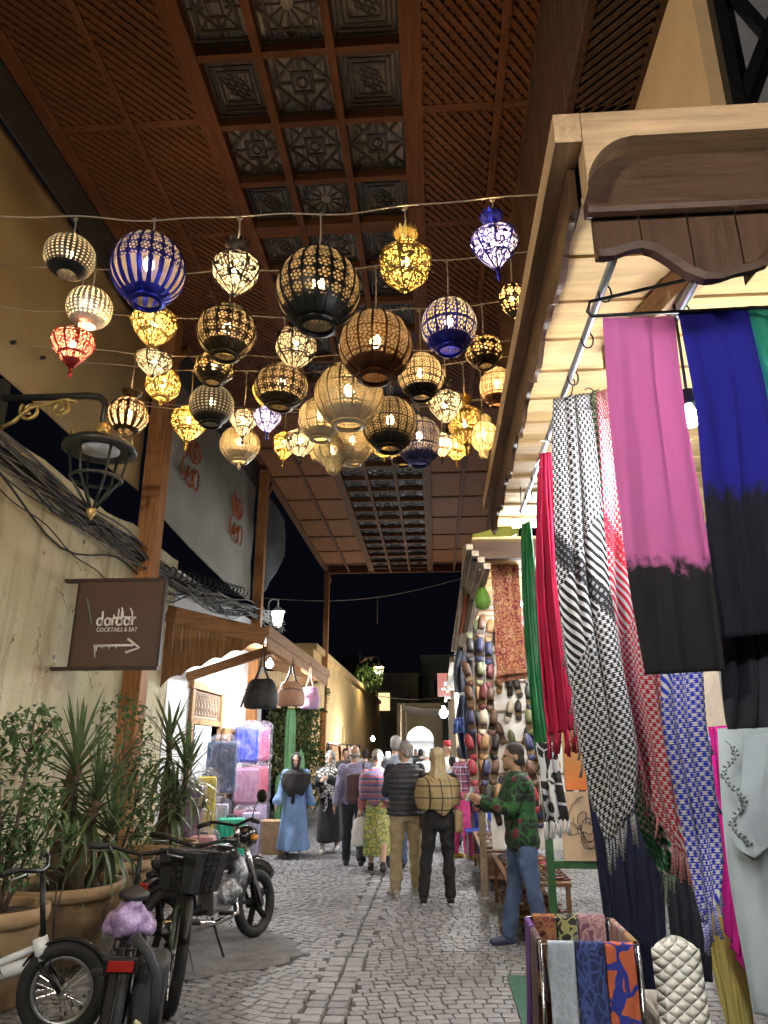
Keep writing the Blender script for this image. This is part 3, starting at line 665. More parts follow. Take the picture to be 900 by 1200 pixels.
# building over the awning
bd = thing('shop_building', 'plastered building with dark window above the right awning', 'building', (1.18, 2.4, 0))
tp = mat('tan_plaster', (.46, .30, .15), .85, var=.15, scale=2, bump=.3, bscale=20)
b = MB(); b.b2((1.18, 2.4, 3.7), (1.36, 6.4, 8.2)); b.build('street_wall', tp, bd)
b = MB(); b.b2((1.18, 2.39, 3.7), (1.24, 2.399, 8.2)); b.b2((2.6, 2.402, 3.7), (4, 2.6, 8.2)); b.b2((1.362, 2.402, 6.6), (2.6, 2.6, 8.2)); b.b2((1.362, 2.402, 3.7), (2.6, 2.6, 4.05)); b.build('end_wall', tp, bd)
wn = MB(); wn.b2((1.24, 2.385, 4.05), (2.6, 2.395, 6.6)); wob = wn.build('window', mat('win_glass', (.20, .19, .20), .25), bd)
b = MB()
for x in (1.26, 1.62, 2.0, 2.57): b.b2((x - .025, 2.33, 4.05), (x + .025, 2.383, 6.6))
for i in range(3):
    z = 4.1 + i * .85
    for xa, xb in ((1.26, 1.62), (1.62, 2.0), (2.0, 2.57)): b.bar((xa, 2.355, z), (xb, 2.355, z + .8), .035, .045); b.bar((xb, 2.362, z), (xa, 2.362, z + .8), .035, .045)
b.build('window_frame', blackm, wob)
ori = thing('lattice_bay', 'dark latticed wooden bay projecting above the right awning', 'bay window', (1.0, 2.3, 5.05))
lw = wood('bay_wood', (.075, .04, .022), 2); X0, X1, Y0, Y1, Z0, Z1 = .80, 1.178, 2.3, 7.2, 5.05, 6.3
b = MB()
for x in (X0, X1 - .03): b.b2((x, Y0, Z0), (x + .04, Y1, Z0 + .05))
for y in (Y0, 3.2, 4.1, 5.0, 6, Y1 - .04): b.b2((X0 + .042, y, Z0 + .002), (X1 - .032, y + .04, Z0 + .048)); b.b2((X0, y, Z0 + .052), (X0 + .04, y + .04, Z1))
b.b2((X0 - .01, Y0 - .01, Z1), (X1, Y1, Z1 + .05)); b.build('bay_frame', lw, ori)
b = MB()
for i in range(90):
    for sg in (1, -1):
        q = clip(X0 + .04, X1 - .03, Y0 + .04, Y1 - .04, Y0 - .5 + i * .065, sg * 1.0)
        if q and math.dist(*q) > .05: b.bar((*q[0], Z0 + .02 + .012 * sg), (*q[1], Z0 + .02 + .012 * sg), .028, .012)
    q = clip(Y0, Y1, Z0 + .06, Z1, Z0 - 1.2 + i * .08, .9) if False else None
for i in range(80):
    for sg in (1, -1):
        q = clip(Y0 + .04, Y1 - .04, Z0 + .055, Z1 - .01, Z0 - 5.2 + i * .09 if sg > 0 else Z0 + i * .09, sg * .9)
        if q and math.dist(*q) > .05: b.bar((X0 + .02 + .012 * sg, *q[0]), (X0 + .02 + .012 * sg, *q[1]), .034, .012, (1, 0, 0))
b.build('lattice', lw, ori)['kind'] = 'stuff'
b = MB(); b.b2((X0 + .06, Y0, Z0 + .07), (X1, Y1, Z1 - .02)); b.build('bay_box', mat('deck', (.05, .032, .022), .8), ori)
# shop interior wall and floor under the garments
b = MB(); b.b2((2.34, .5, -.02), (2.5, 6.3, 3.58)); b.b2((1.15, 6.1, 0), (2.34, 6.2, 3.35)) if False else None
o = b.build('shop_wall', mat('shop_dark', (.09, .085, .085), .9)); tag(o, 'dark back wall of the garment shop on the right', 'wall')
# rails
def rail(p, q, r, lab, hooks=0):
    o = thing('hanging_rail', lab, 'rail', p); b = MB(); b.tube([p, q], r, 10); b.build('rod', rodm, o, True)
    p, q = V(p), V(q)
    for e in (p, q):
        b = MB(); b.tube([e + V((0, .0, 0)) + (q - p) * (.02 if e == p else -.02), e + (q - p) * (.02 if e == p else -.02) + V((0, 0, 3.36 - e.z))], .004, 5); b.build('suspension_wire', blackm, o)
    for k in range(hooks):
        c = p + (q - p) * ((k + .6) / hooks); b = MB()
        b.tube([c + V((.0, .0, .012))] + [c + V((.022 * math.sin(a), 0, -.035 + .036 * math.cos(a))) for a in [i * .55 for i in range(10)]], .0035, 4); b.build('wire_hook', blackm, o, True)
rail((.62, 2.03, 3.2), (.605, 4.75, 3.2), .014, 'long steel rail along the street side of the right shop', 9)
rail((.93, 2.03, 3.2), (.95, 4.7, 3.2), .014, 'second steel rail deeper inside the right shop', 5)
# ---------------------------------------------------------------- cloth
def fmat(name, fn, rough=.85, trans=.0, sheen=.04, bump=.3, bs=300):
    if name in MT: return MT[name]
    m, t, N, L, P = nmat(name); uv, u, v = uvxy(t); c = fn(t, uv, u, v)
    if isinstance(c, tuple): P.inputs['Base Color'].default_value = (*c, 1)
    else: L.new(c, P.inputs['Base Color'])
    P.inputs['Roughness'].default_value = rough; P.inputs['Sheen Weight'].default_value = sheen; P.inputs['Specular IOR Level'].default_value = .25
    nz = nd(t, 'ShaderNodeTexNoise'); nz.inputs['Scale'].default_value = bs; L.new(uv, nz.inputs[0])
    bp = nd(t, 'ShaderNodeBump'); bp.inputs['Strength'].default_value = bump; bp.inputs['Distance'].default_value = .004; L.new(nz.outputs[0], bp.inputs['Height']); L.new(bp.outputs[0], P.inputs['Normal'])
    if trans:
        tl = nd(t, 'ShaderNodeBsdfTranslucent')
        if isinstance(c, tuple): tl.inputs[0].default_value = (*c, 1)
        else: L.new(c, tl.inputs[0])
        mx = nd(t, 'ShaderNodeMixShader'); mx.inputs[0].default_value = trans; L.new(P.outputs[0], mx.inputs[1]); L.new(tl.outputs[0], mx.inputs[2]); L.new(mx.outputs[0], N['Material Output'].inputs[0])
    MT[name] = m; return m
def gt(t, a, b): return mth(t, 'GREATER_THAN', a, b)
def plain(c, var=.25):
    def f(t, uv, u, v):
        nz = nd(t, 'ShaderNodeTexNoise'); nz.inputs['Scale'].default_value = 6; t.links.new(uv, nz.inputs[0])
        return mixc(t, nz.outputs[0], tuple(x * (1 - var) for x in c), tuple(min(1, x * (1 + var)) for x in c))
    return f
def keff(c, wht=(.50, .49, .47), ps=.023, rot=.78):
    def f(t, uv, u, v):
        cs, sn = math.cos(rot), math.sin(rot)
        a = mth(t, 'ADD', mth(t, 'MULTIPLY', u, cs), mth(t, 'MULTIPLY', v, sn)); b = mth(t, 'SUBTRACT', mth(t, 'MULTIPLY', v, cs), mth(t, 'MULTIPLY', u, sn))
        A, B = mth(t, 'DIVIDE', a, ps), mth(t, 'DIVIDE', b, ps)
        sa, sb = gt(t, mth(t, 'FRACT', A), .42), gt(t, mth(t, 'FRACT', B), .42)
        dg = gt(t, mth(t, 'FRACT', mth(t, 'MULTIPLY', mth(t, 'ADD', A, B), 2)), .5)
        both = mth(t, 'MULTIPLY', sa, sb); xo = mth(t, 'ABSOLUTE', mth(t, 'SUBTRACT', sa, sb))
        ht = mth(t, 'MAXIMUM', both, mth(t, 'MULTIPLY', xo, dg))
        zone = gt(t, mth(t, 'FRACT', mth(t, 'MULTIPLY', a, 1.2)), .72)      # wide band with stripes only
        st = gt(t, mth(t, 'FRACT', mth(t, 'MULTIPLY', B, .8)), .48)
        mk = mth(t, 'ADD', mth(t, 'MULTIPLY', ht, mth(t, 'SUBTRACT', 1, zone)), mth(t, 'MULTIPLY', st, zone))
        bord = mth(t, 'LESS_THAN', mth(t, 'ABSOLUTE', mth(t, 'SUBTRACT', mth(t, 'FRACT', mth(t, 'MULTIPLY', b, 1.1)), .5)), .045)
        mk = mth(t, 'MAXIMUM', mk, mth(t, 'MULTIPLY', bord, mth(t, 'SUBTRACT', 1, mth(t, 'MULTIPLY', sa, .4))))
        return mixc(t, mk, wht, c)
    return f
def ombre(c0, c1, at=.63, soft=.035):
    def f(t, uv, u, v):
        nz = nd(t, 'ShaderNodeTexNoise'); nz.inputs['Scale'].default_value = 22; nz.inputs['Detail'].default_value = 5; t.links.new(uv, nz.inputs[0])
        mr = nd(t, 'ShaderNodeMapRange'); mr.inputs[1].default_value = at - soft; mr.inputs[2].default_value = at + soft
        t.links.new(mth(t, 'ADD', v, mth(t, 'MULTIPLY', mth(t, 'SUBTRACT', nz.outputs[0], .5), .17)), mr.inputs[0])
        return mixc(t, mr.outputs[0], c0, c1)
    return f
def paisley(base, c2, c3, sc=9, sc2=26):
    def f(t, uv, u, v):
        nz = nd(t, 'ShaderNodeTexNoise'); nz.inputs['Scale'].default_value = sc * .6; t.links.new(uv, nz.inputs[0])
        ad = nd(t, 'ShaderNodeVectorMath'); ad.operation = 'MULTIPLY_ADD'; t.links.new(nz.outputs['Color'], ad.inputs[0]); ad.inputs[1].default_value = (.16, .16, 0); t.links.new(uv, ad.inputs[2])
        v1 = nd(t, 'ShaderNodeTexVoronoi'); v1.inputs['Scale'].default_value = sc; t.links.new(ad.outputs[0], v1.inputs[0])
        w = mth(t, 'SINE', mth(t, 'MULTIPLY', v1.outputs[0], 34)); big_ = mth(t, 'LESS_THAN', v1.outputs[0], .36)
        v2 = nd(t, 'ShaderNodeTexVoronoi'); v2.inputs['Scale'].default_value = sc2; v2.feature = 'DISTANCE_TO_EDGE'; t.links.new(ad.outputs[0], v2.inputs[0])
        c = mixc(t, mth(t, 'LESS_THAN', v2.outputs[0], .10), base, c2)
        return mixc(t, mth(t, 'MULTIPLY', big_, gt(t, w, -.1)), c, c3)
    return f
def plaid(base, l1, l2, ps=.12):
    def f(t, uv, u, v):
        def ln(a, w, o=0): return mth(t, 'LESS_THAN', mth(t, 'FRACT', mth(t, 'ADD', mth(t, 'DIVIDE', a, ps), o)), w)
        c = mixc(t, mth(t, 'MULTIPLY', mth(t, 'ADD', ln(u, .3), ln(v, .3)), .5), base, l1)
        return mixc(t, mth(t, 'MAXIMUM', ln(u, .1, .35), ln(v, .1, .35)), c, l2)
    return f
def stripes(cols, ps=.08, axis=1):
    def f(t, uv, u, v):
        a = mth(t, 'FRACT', mth(t, 'DIVIDE', v if axis else u, ps)); r = nd(t, 'ShaderNodeValToRGB'); r.color_ramp.interpolation = 'CONSTANT'
        els = r.color_ramp.elements
        while len(els) < len(cols): els.new(.5)
        for i, c in enumerate(cols): els[i].position = i / len(cols); els[i].color = (*c, 1)
        t.links.new(a, r.inputs[0]); return r.outputs[0]
    return f
def drape(name, label, cat, m, rows, Y, folds=5, amp=.02, group=None, parent=None, hemj=.0, seed=0, nu=44, nv=46, sway=.0, gather=1.5, thick=.004, uvw=None):
    pts = [(aY(a, b_, Y if isinstance(Y, (int, float)) else Y[0]), aY(c, d, Y if isinstance(Y, (int, float)) else Y[1])) for a, b_, c, d in rows]
    lens = [0]
    for i in range(1, len(pts)): lens.append(lens[-1] + ((pts[i][0] + pts[i][1]) / 2 - (pts[i - 1][0] + pts[i - 1][1]) / 2).length)
    Lt = lens[-1]; n = len(pts)
    def cr(P, i, f):
        p0, p1, p2, p3 = P[max(i - 1, 0)], P[i], P[min(i + 1, n - 1)], P[min(i + 2, n - 1)]
        return .5 * ((2 * p1) + (p2 - p0) * f + (2 * p0 - 5 * p1 + 4 * p2 - p3) * f * f + (3 * p1 - p0 - 3 * p2 + p3) * f ** 3)
    Ls, Rs = [q[0] for q in pts], [q[1] for q in pts]; Wm = max((a - b_).length for a, b_ in pts)
    ww = (uvw or Wm * gather); rnd = random.Random(seed); ph = rnd.uniform(0, 6); ph2 = rnd.uniform(0, 6)
    def fn(u, v):
        s_ = v * Lt; i = 0
        while i < n - 2 and s_ > lens[i + 1]: i += 1
        f = (s_ - lens[i]) / max(1e-6, lens[i + 1] - lens[i])
        a, b_ = cr(Ls, i, f), cr(Rs, i, f)
        uu = u + .06 * math.sin(2 * math.pi * u * 2 + v * 2 + ph) * (u * (1 - u)) * 2
        p = a + (b_ - a) * uu; w = (b_ - a).length
        k = amp * (.35 + .65 * min(1, v * 2.2)) * min(1., w / (Wm * .5))
        wq = .55 * noise.noise(V((u * 2.2, v * 1.3, seed * 2.3)))
        dy = k * (.75 * math.sin(2 * math.pi * folds * (u + wq * .35) + ph + 1.3 * math.sin(v * 2.4 + ph2)) + 1.5 * noise.noise(V((u * folds * 1.7, v * 1.4, seed + .5))) + .5 * noise.noise(V((u * folds * 4 + v * 2, v * 5, seed + 7.5))))
        dx = k * .35 * math.cos(2 * math.pi * folds * u + ph + v)
        return p + V((dx, dy, (hemj * noise.noise(V((u * 9, seed, 0))) if v > .98 else 0)))
    b = MB(); b.grid(fn, nu, nv, lambda u, v: (u * ww, v * (Lt if uvw is None else Lt)))
    if parent is not None: o = b.build(name, m, parent, True)
    else:
        base = fn(.5, 0); o = bpy.data.objects.new(name, b.mesh(name, m, base, True)); COL.objects.link(o); o.location = base
        tag(o, label, cat, group)
    sm = o.modifiers.new('thick', 'SOLIDIFY'); sm.thickness = thick
    return o, fn
def fringe(o, fn, m, n, ln, u0=0, u1=1, side=None, rad=.004, name='fringe', seed=1):
    b = MB(); r = random.Random(seed)
    for k in range(n):
        f = (k + r.uniform(-.3, .3)) / max(1, n - 1); f = min(1, max(0, f))
        p = V(fn(u0 + (u1 - u0) * f, 1)) if side is None else V(fn(side, u0 + (u1 - u0) * f))
        l = ln * r.uniform(.75, 1.1); dx = r.uniform(-.015, .015)
        b.tube([p + V((0, 0, .01)), p + V((dx * .4, -.003, -l * .5)), p + V((dx, .0, -l))], [rad, rad * .9, rad * 1.3], 4)
    return b.build(name, m, o, True)
def hanger(top, w, lab, m=None, ang=0, grp='clothes hangers on the rails'):
    m = m or blackm; o = thing('clothes_hanger', lab, 'hanger', top, grp); T = V(top); c, s_ = math.cos(ang), math.sin(ang)
    b = MB(); b.tube([T + V((.02 * math.cos(a) * c, .02 * math.cos(a) * s_, -.0 + .02 * math.sin(a))) for a in [2.6 - i * .45 for i in range(9)]] + [T + V((0, 0, -.06))], .003, 5)
    b.tube([T + V((-w / 2 * c, -w / 2 * s_, -.13)), T + V((0, 0, -.06)), T + V((w / 2 * c, w / 2 * s_, -.13)), T + V((-w / 2 * c, -w / 2 * s_, -.13))], .004, 5); b.build('hanger_wire', m, o, True); return o
W_ = (.72, .71, .68)
fus = fmat('fuchsia', plain((.42, .015, .06)), trans=.15); o, fn = drape('hanging_scarf', 'fuchsia pashmina scarf with knotted fringe hung on the street rail', 'scarf', fus, [(632, 532, 646, 530), (629, 600, 652, 600), (630, 700, 664, 700), (636, 800, 682, 790), (642, 862, 687, 852)], 3.53, 4, .02, seed=3); fringe(o, fn, fus, 34, .10)
o = hanger((.585, 3.53, 3.17), .1, 'white hanger hook above the fuchsia scarf', mat('white_plastic', (.75, .75, .75), .4))
kb = fmat('keffiyeh_black', keff((.012, .012, .013)), trans=.12); o, fn = drape('hanging_scarf', 'black and white checked scarf with tasselled corner', 'scarf', kb, [(648, 468, 690, 460), (648, 560, 702, 545), (653, 680, 714, 665), (668, 790, 730, 770), (682, 880, 746, 860), (696, 940, 748, 900), (712, 988, 744, 950)], 2.9, 3, .012, seed=4); fringe(o, fn, kb, 16, .10); fringe(o, fn, kb, 14, .07, .55, .9, side=0)
hanger((.62, 2.9, 3.19), .16, 'black hanger carrying the black and white checked scarf')
kg = fmat('keffiyeh_green', keff((.02, .14, .06)), trans=.12); o, fn = drape('hanging_scarf', 'green and white checked scarf between the black and red ones', 'scarf', kg, [(683, 464, 702, 456), (688, 560, 714, 550), (700, 700, 727, 690), (716, 800, 748, 795), (735, 900, 764, 890), (752, 975, 790, 960), (778, 1030, 793, 1005)], 3.12, 3, .011, seed=5); fringe(o, fn, kg, 12, .09)
hanger((.68, 3.12, 3.19), .16, 'black hanger carrying the green and white checked scarf')
kr = fmat('keffiyeh_red', keff((.42, .015, .03)), trans=.12); o, fn = drape('hanging_scarf', 'red and white checked scarf beside the pink dip-dyed one', 'scarf', kr, [(698, 460, 722, 452), (704, 560, 756, 555), (710, 700, 778, 695), (720, 790, 784, 800), (738, 865, 794, 870), (758, 940, 802, 945), (786, 985, 804, 1005)], 3.0, 3, .011, seed=6); fringe(o, fn, kr, 14, .10); fringe(o, fn, kr, 12, .07, .6, .95, side=0)
hanger((.72, 3.0, 3.19), .16, 'black hanger carrying the red and white checked scarf')
kl = fmat('keffiyeh_blue', keff((.02, .035, .36)), trans=.12); o, fn = drape('hanging_scarf', 'blue and white checked scarf hanging below the pink dip-dyed one', 'scarf', kl, [(735, 470, 790, 470), (752, 620, 806, 620), (772, 760, 822, 755), (778, 850, 830, 845), (793, 930, 840, 925), (806, 1000, 848, 995), (815, 1050, 846, 1040), (824, 1085, 838, 1062)], 2.75, 3, .011, seed=7); fringe(o, fn, kl, 16, .08); fringe(o, fn, kl, 14, .06, .7, .98, side=1)
pk = fmat('pink_ombre', ombre((.46, .12, .30), (.013, .012, .014), .85, .025), trans=.2); o, fn = drape('hanging_scarf', 'pink crinkled scarf dip-dyed black at its lower end', 'scarf', pk, [(706, 373, 790, 371), (713, 470, 801, 462), (727, 600, 824, 598), (739, 690, 838, 690), (757, 791, 851, 786)], 2.18, 3, .007, seed=8, uvw=.4, nu=70)
nv_ = fmat('navy_ombre', ombre((.007, .006, .17), (.005, .005, .012), .64), trans=.1); drape('hanging_scarf', 'navy blue scarf fading to black beside the pink dip-dyed one', 'scarf', nv_, [(795, 367, 876, 360), (815, 480, 900, 470), (827, 600, 915, 600), (836, 690, 925, 690), (844, 748, 935, 740)], 2.2, 3, .008, seed=9)
drape('hanging_scarf', 'black under-layer scarf showing below the navy one', 'scarf', fmat('black_cloth', plain((.012, .012, .018))), [(835, 640, 925, 640), (846, 740, 938, 735), (852, 855, 948, 850)], 2.3, 4, .014, seed=10)
drape('hanging_scarf', 'teal green scarf at the right edge beside the navy one', 'scarf', fmat('teal', plain((.02, .22, .13)), trans=.15), [(872, 361, 960, 352), (886, 430, 980, 425), (903, 530, 1000, 530), (915, 620, 1015, 620)], 2.24, 3, .012, seed=11)
o = thing('scarf_rail', 'black hooked cross bar carrying the dip-dyed scarves', 'rail', (.62, 2.19, 3.06))
b = MB(); b.tube([(.93, 2.19, 3.2), (.56, 2.19, 3.12), (.548, 2.19, 3.08), (.56, 2.19, 3.062), (1.5, 2.19, 3.075)], .007, 6); b.build('rod', blackm, o, True)
# garments deeper in the shop
drape('hanging_robe', 'long navy blue robe behind the checked scarves', 'robe', fmat('navy_robe', plain((.006, .008, .024))), [(690, 930, 770, 920), (700, 1000, 776, 990), (712, 1100, 782, 1090), (722, 1172, 786, 1168)], 4.6, 5, .03, seed=12, group='garments hung in the shop')
drape('hanging_robe', 'long black robe between the navy robe and blue scarf', 'robe', fmat('black_cloth', plain((.012, .012, .018))), [(765, 930, 815, 920), (780, 1030, 822, 1020), (794, 1150, 835, 1150)], 4.5, 4, .03, seed=13, group='garments hung in the shop')
drape('hanging_dress', 'magenta dress hanging left of the grey embroidered one', 'dress', fmat('magenta', plain((.42, .01, .18)), trans=.05), [(828, 852, 852, 850), (834, 930, 864, 925), (842, 1020, 876, 1010), (850, 1090, 872, 1140)], 4.8, 3, .02, seed=14, group='garments hung in the shop')
drape('hanging_skirt', 'pale yellow pleated skirt below the magenta dress', 'skirt', fmat('yellow_cloth', plain((.55, .46, .14))), [(822, 1070, 868, 1075), (834, 1130, 874, 1130), (848, 1190, 884, 1200), (852, 1215, 888, 1225)], 5.0, 7, .02, seed=15, group='garments hung in the shop')
grey = fmat('grey_dress', plain((.27, .31, .31), .10)); gd = thing('hanging_dress', 'grey-green dress with black embroidery at the right edge', 'dress', aY(890, 850, 4.5), 'garments hung in the shop')
drape('dress_body', '', '', grey, [(841, 854, 912, 846), (848, 950, 935, 945), (858, 1040, 945, 1040), (874, 1130, 955, 1130), (884, 1188, 960, 1205)], 4.5, 2, .018, parent=gd, seed=16)
drape('sleeve', '', '', grey, [(872, 862, 925, 858), (868, 930, 932, 925), (858, 985, 930, 970), (884, 1006, 910, 985)], 4.42, 1, .010, parent=gd, seed=17)
em = mat('embroidery', (.04, .05, .05), .6)
b = MB(); stem = [aY(850 + 9 * math.sin(k * .5) + k * .8, 868 + k * 4.6, 4.40) for k in range(28)]
b.tube(stem, .0022, 4)
for k in range(2, 28):
    for sd in (-1, 1):
        p = stem[k]; a = (.6 if sd > 0 else math.pi - .6) + math.sin(k) * .3; d = V((math.cos(a), 0, math.sin(a))); n_ = V((-d.z, 0, d.x)); l = .026 + .008 * math.sin(k * 2.1)
        b.prism([p + d * .004, p + d * l * .5 + n_ * .007, p + d * l, p + d * l * .5 - n_ * .007], (0, -.003, 0))
b.build('embroidery', em, gd)
# tube lamp of the shop and its street flood lamp
def tube_lamp(p, q, lab, watt, col=(.95, .97, 1), n=3, emi=60):
    o = thing('tube_lamp', lab, 'lamp', p, 'white tube lamps in the shops'); P_, Q_ = V(p), V(q)
    b = MB(); b.tube([P_, Q_], .016, 10); b.build('tube', emit('tube_glow', (.93, .97, 1), emi), o, True)
    b = MB(); b.bar(P_ + V((0, 0, .035)), Q_ + V((0, 0, .035)), .05, .03); b.build('housing', mat('white_plastic', (.75, .75, .75), .4), o)
    for k in range(n):
        c = P_ + (Q_ - P_) * ((k + .5) / n) - P_; point_light('tube_light', c + V((0, 0, -.05)), watt / n, col, .07, o)
    return o
tl1 = aY(805, 492, 2.6)
tube_lamp((tl1.x, 2.6, tl1.z), (tl1.x + .02, 3.7, tl1.z + .02), 'white tube lamp glaring between the pink and navy scarves', 36)
# ================================================================= LEFT SIDE THINGS
iron = mat('iron', (.03, .03, .03), .5, .6); gold = mat('gilt', (.50, .36, .13), .4, .7, var=.3, scale=20)
steelk = mat('dark_steel', (.05, .055, .05), .45, .6)
def street_lamp(loc, lab, lit, sc=1., watt=40, col=(1, .9, .72), arm=-1.0):   # lamp hung from a scrolled wall bracket; loc = wall point of arm
    o = thing('street_lamp', lab, 'street lamp', loc, 'bracket street lamps'); X, Y, Z = loc; A = abs(arm); sg = 1 if arm < 0 else -1
    def q(x, z, y=0): return (X + sg * x, Y + y, Z + z)
    b = MB(); b.tube([q(0, 0), q(A * .82, .0), q(A * .94, -.02), q(A * .99, -.07), q(A, -.14), q(A, -.34)], .032 * sc, 10); b.build('arm', steelk, o, True)
    b = MB(); b.box(q(.02, -.08), (.04, .12, .5)); b.build('wall_plate', steelk, o)
    b = MB()
    def sp(cx, cz, r, a0, tn, d): return [q(cx + r * (1 - i / 26 * .78) * math.cos(a0 + d * i * tn / 24), cz + r * (1 - i / 26 * .78) * math.sin(a0 + d * i * tn / 24)) for i in range(25)]
    b.tube(sp(A * .58, -.12, .085, 1.2, 9, -1), .016, 6); b.tube(sp(A * .30, -.13, .10, 2.4, 9, 1), .018, 6)
    b.tube([q(.04, -.30), q(.16, -.24), q(.3, -.10), q(.46, -.07), q(.62, -.03), q(A * .72, -.055)], .02, 6); b.build('scroll', gold, o, True)
    hx, hz = A, -.36
    b = MB(); b.lathe([(.035, .06), (.06, .02), (.075, -.03), (.11, -.05), (.24, -.10), (.31, -.15), (.315, -.19), (.26, -.185), (.10, -.15)], 24, q(hx, hz)); b.lathe([(.0, .09), (.03, .08), (.035, .06)], 16, q(hx, hz)); b.build('hood', steelk if not lit else gold, o, True)
    b = MB(); b.lathe([(.036, .075), (.065, .05), (.06, .02), (.08, -.02), (.075, -.035)], 18, q(hx, hz))
    for k in range(6):
        a = k * math.pi / 3; b.prism([V(q(hx + .285 * math.cos(a + d), hz - .13 + dz, .285 * math.sin(a + d))) for d, dz in ((-.12, 0), (.12, 0), (0, .07))], (0, 0, -.012))
    b.build('gilt_collar', gold, o, True)
    b = MB(); rb, rt = .11, .25
    for k in range(6):
        a = k * math.pi / 3 + .3; b.tube([q(hx + rt * math.cos(a), hz - .19, rt * math.sin(a)), q(hx + .20 * math.cos(a), hz - .46, .20 * math.sin(a)), q(hx + .03 * math.cos(a), hz - .72, .03 * math.sin(a))], .012, 5)
    b.tube([q(hx + .21 * math.cos(a), hz - .45, .21 * math.sin(a)) for a in [i * math.pi / 12 for i in range(25)]], .016, 5, False); b.build('lamp_cage', steelk, o, True)
    b = MB(); b.lathe([(.03, -.71), (.045, -.75), (.02, -.79), (.0, -.83)], 12, q(hx, hz)); b.build('finial', gold, o, True)
    b = MB(); b.lathe([(.0, -.17), (.17, -.172), (.17, -.186), (.0, -.19)], 20, q(hx, hz)); b.build('lamp_glass', emit('lamp_lit', (1, .9, .7), 30) if lit else mat('lamp_grey', (.5, .5, .52), .3), o, True)
    if lit: point_light('street_lamp_light', V(q(hx, hz - .3)) - V(loc), watt, col, .08, o)
    return o
wl = V((WX, 5.7, 4.70))
street_lamp(wl, 'dark bracket street lamp with gilt scrolls on the near left wall', False)
street_lamp(V((WX, -1.6, 4.6)), 'lit bracket street lamp on the left wall behind the viewer', True, watt=300, col=(1, .94, .82))
street_lamp(V((WX, 38, 6.3)), 'small lit street lamp glowing on the far ochre wall', True, 1, 120, (1, .85, .5))
o = thing('wall_lantern', 'small white glowing lantern on a swan neck above the left awning', 'lamp', aX(318, 735, -3.75)); c = aX(325, 727, -3.6)
b = MB(); b.tube([c + V((-.22, 0, -.02)), c + V((-.22, 0, .42)), c + V((-.15, 0, .5)), c + V((0, 0, .48)), c + V((0, 0, .3))], .02, 6); b.build('swan_neck', mat('white_paint', (.7, .7, .68), .5), o, True)
b = MB(); b.lathe([(.02, .32), (.06, .3), (.17, .22), (.18, .2), (.1, .19)], 6, c); 
for k in range(6): b.tube([c + V((.15 * math.cos(k * 1.047), .15 * math.sin(k * 1.047), .2)), c + V((.08 * math.cos(k * 1.047), .08 * math.sin(k * 1.047), -.12))], .009, 4)
b.lathe([(.08, -.12), (.05, -.16), (0, -.18)], 6, c); b.build('lamp_frame', mat('white_paint', (.7, .7, .68), .5), o)
b = MB(); b.lathe([(.14, .19), (.075, -.11)], 6, c); b.build('lamp_glass', emit('lamp_white', (.9, 1, 1), 2.5), o)
point_light('wall_lantern_light', c + V((.25, 0, -.05)) - o.location, 12, (.95, 1, 1), .06, o)
# ---- arrow sign, square to the wall
SYp = 7.3; tl_, br_ = aY(96, 681, SYp), aY(185, 783, SYp); fl = aY(75, 682, SYp)
sx0, sx1, sz1, sz0 = tl_.x, aY(195, 681, SYp).x, tl_.z, br_.z
sg_ = thing('arrow_sign', 'brown hanging sign reading dardar with white arrow on the left wall', 'sign', (sx0, SYp, sz0))
bn = mat('sign_brown', (.075, .036, .02), .5, var=.12); wt = mat('sign_white', (.78, .75, .70), .6, var=.05)
b = MB(); b.b2((sx0, SYp - .03, sz0 + .02), (sx1 - .02, SYp + .03, sz1 - .02)); b.build('panel', bn, sg_)
b = MB(); xw = fl.x - .04
for z in (sz0, sz1): b.b2((xw, SYp - .035, z - .018), (sx1, SYp + .035, z + .018))
for x in (xw, sx0 - .02, sx1 - .018): b.b2((x, SYp - .033, sz0 + .019), (x + .03, SYp + .033, sz1 - .019))
b.b2((WX, SYp - .02, sz0 + .1), (xw, SYp + .02, sz0 + .14)); b.b2((WX, SYp - .02, sz1 - .14), (xw, SYp + .02, sz1 - .1)); b.build('frame', mat('sign_edge', (.04, .02, .012), .5, .2), sg_)
def stroke(parent, strokes, x0, z0, w, h, y, r, m, name):
    b = MB()
    for st in strokes:
        pts = [V((x0 + w * a, y, z0 + h * c)) for a, c in st]; b.tube(pts, r, 6, True, .35, (0, 1, 0)) if False else b.tube(pts, r, 6)
    return b.build(name, m, parent, True)
def arcp(cx, cz, rx, rz, a0, a1, n=12): return [(cx + rx * math.cos(math.radians(a0 + (a1 - a0) * i / n)), cz + rz * math.sin(math.radians(a0 + (a1 - a0) * i / n))) for i in range(n + 1)]
def sgp(px, py): q = aY(px, py, SYp - .033); return q.x, q.z
X0_, Z0_ = sgp(113, 733); X1_, Z1_ = sgp(163, 716); LW = X1_ - X0_; LH = LW * .34
def dl(x): return [arcp(x + .065, .25, .06, .25, 0, 360), [(x + .125, 0), (x + .125, .5), (x + .118, 1.0)]]
def al(x): return [arcp(x + .065, .25, .06, .25, 0, 360), [(x + .125, 0), (x + .13, .5)]]
def rl(x): return [[(x + .02, 0), (x + .02, .5)], arcp(x + .085, .32, .065, .2, 165, 70, 6)]
stk = dl(0) + al(.19) + rl(.36) + dl(.47) + al(.66) + rl(.84)
stroke(sg_, stk, X0_, Z0_, LW, LH, SYp - .034, .0115, wt, 'lettering')
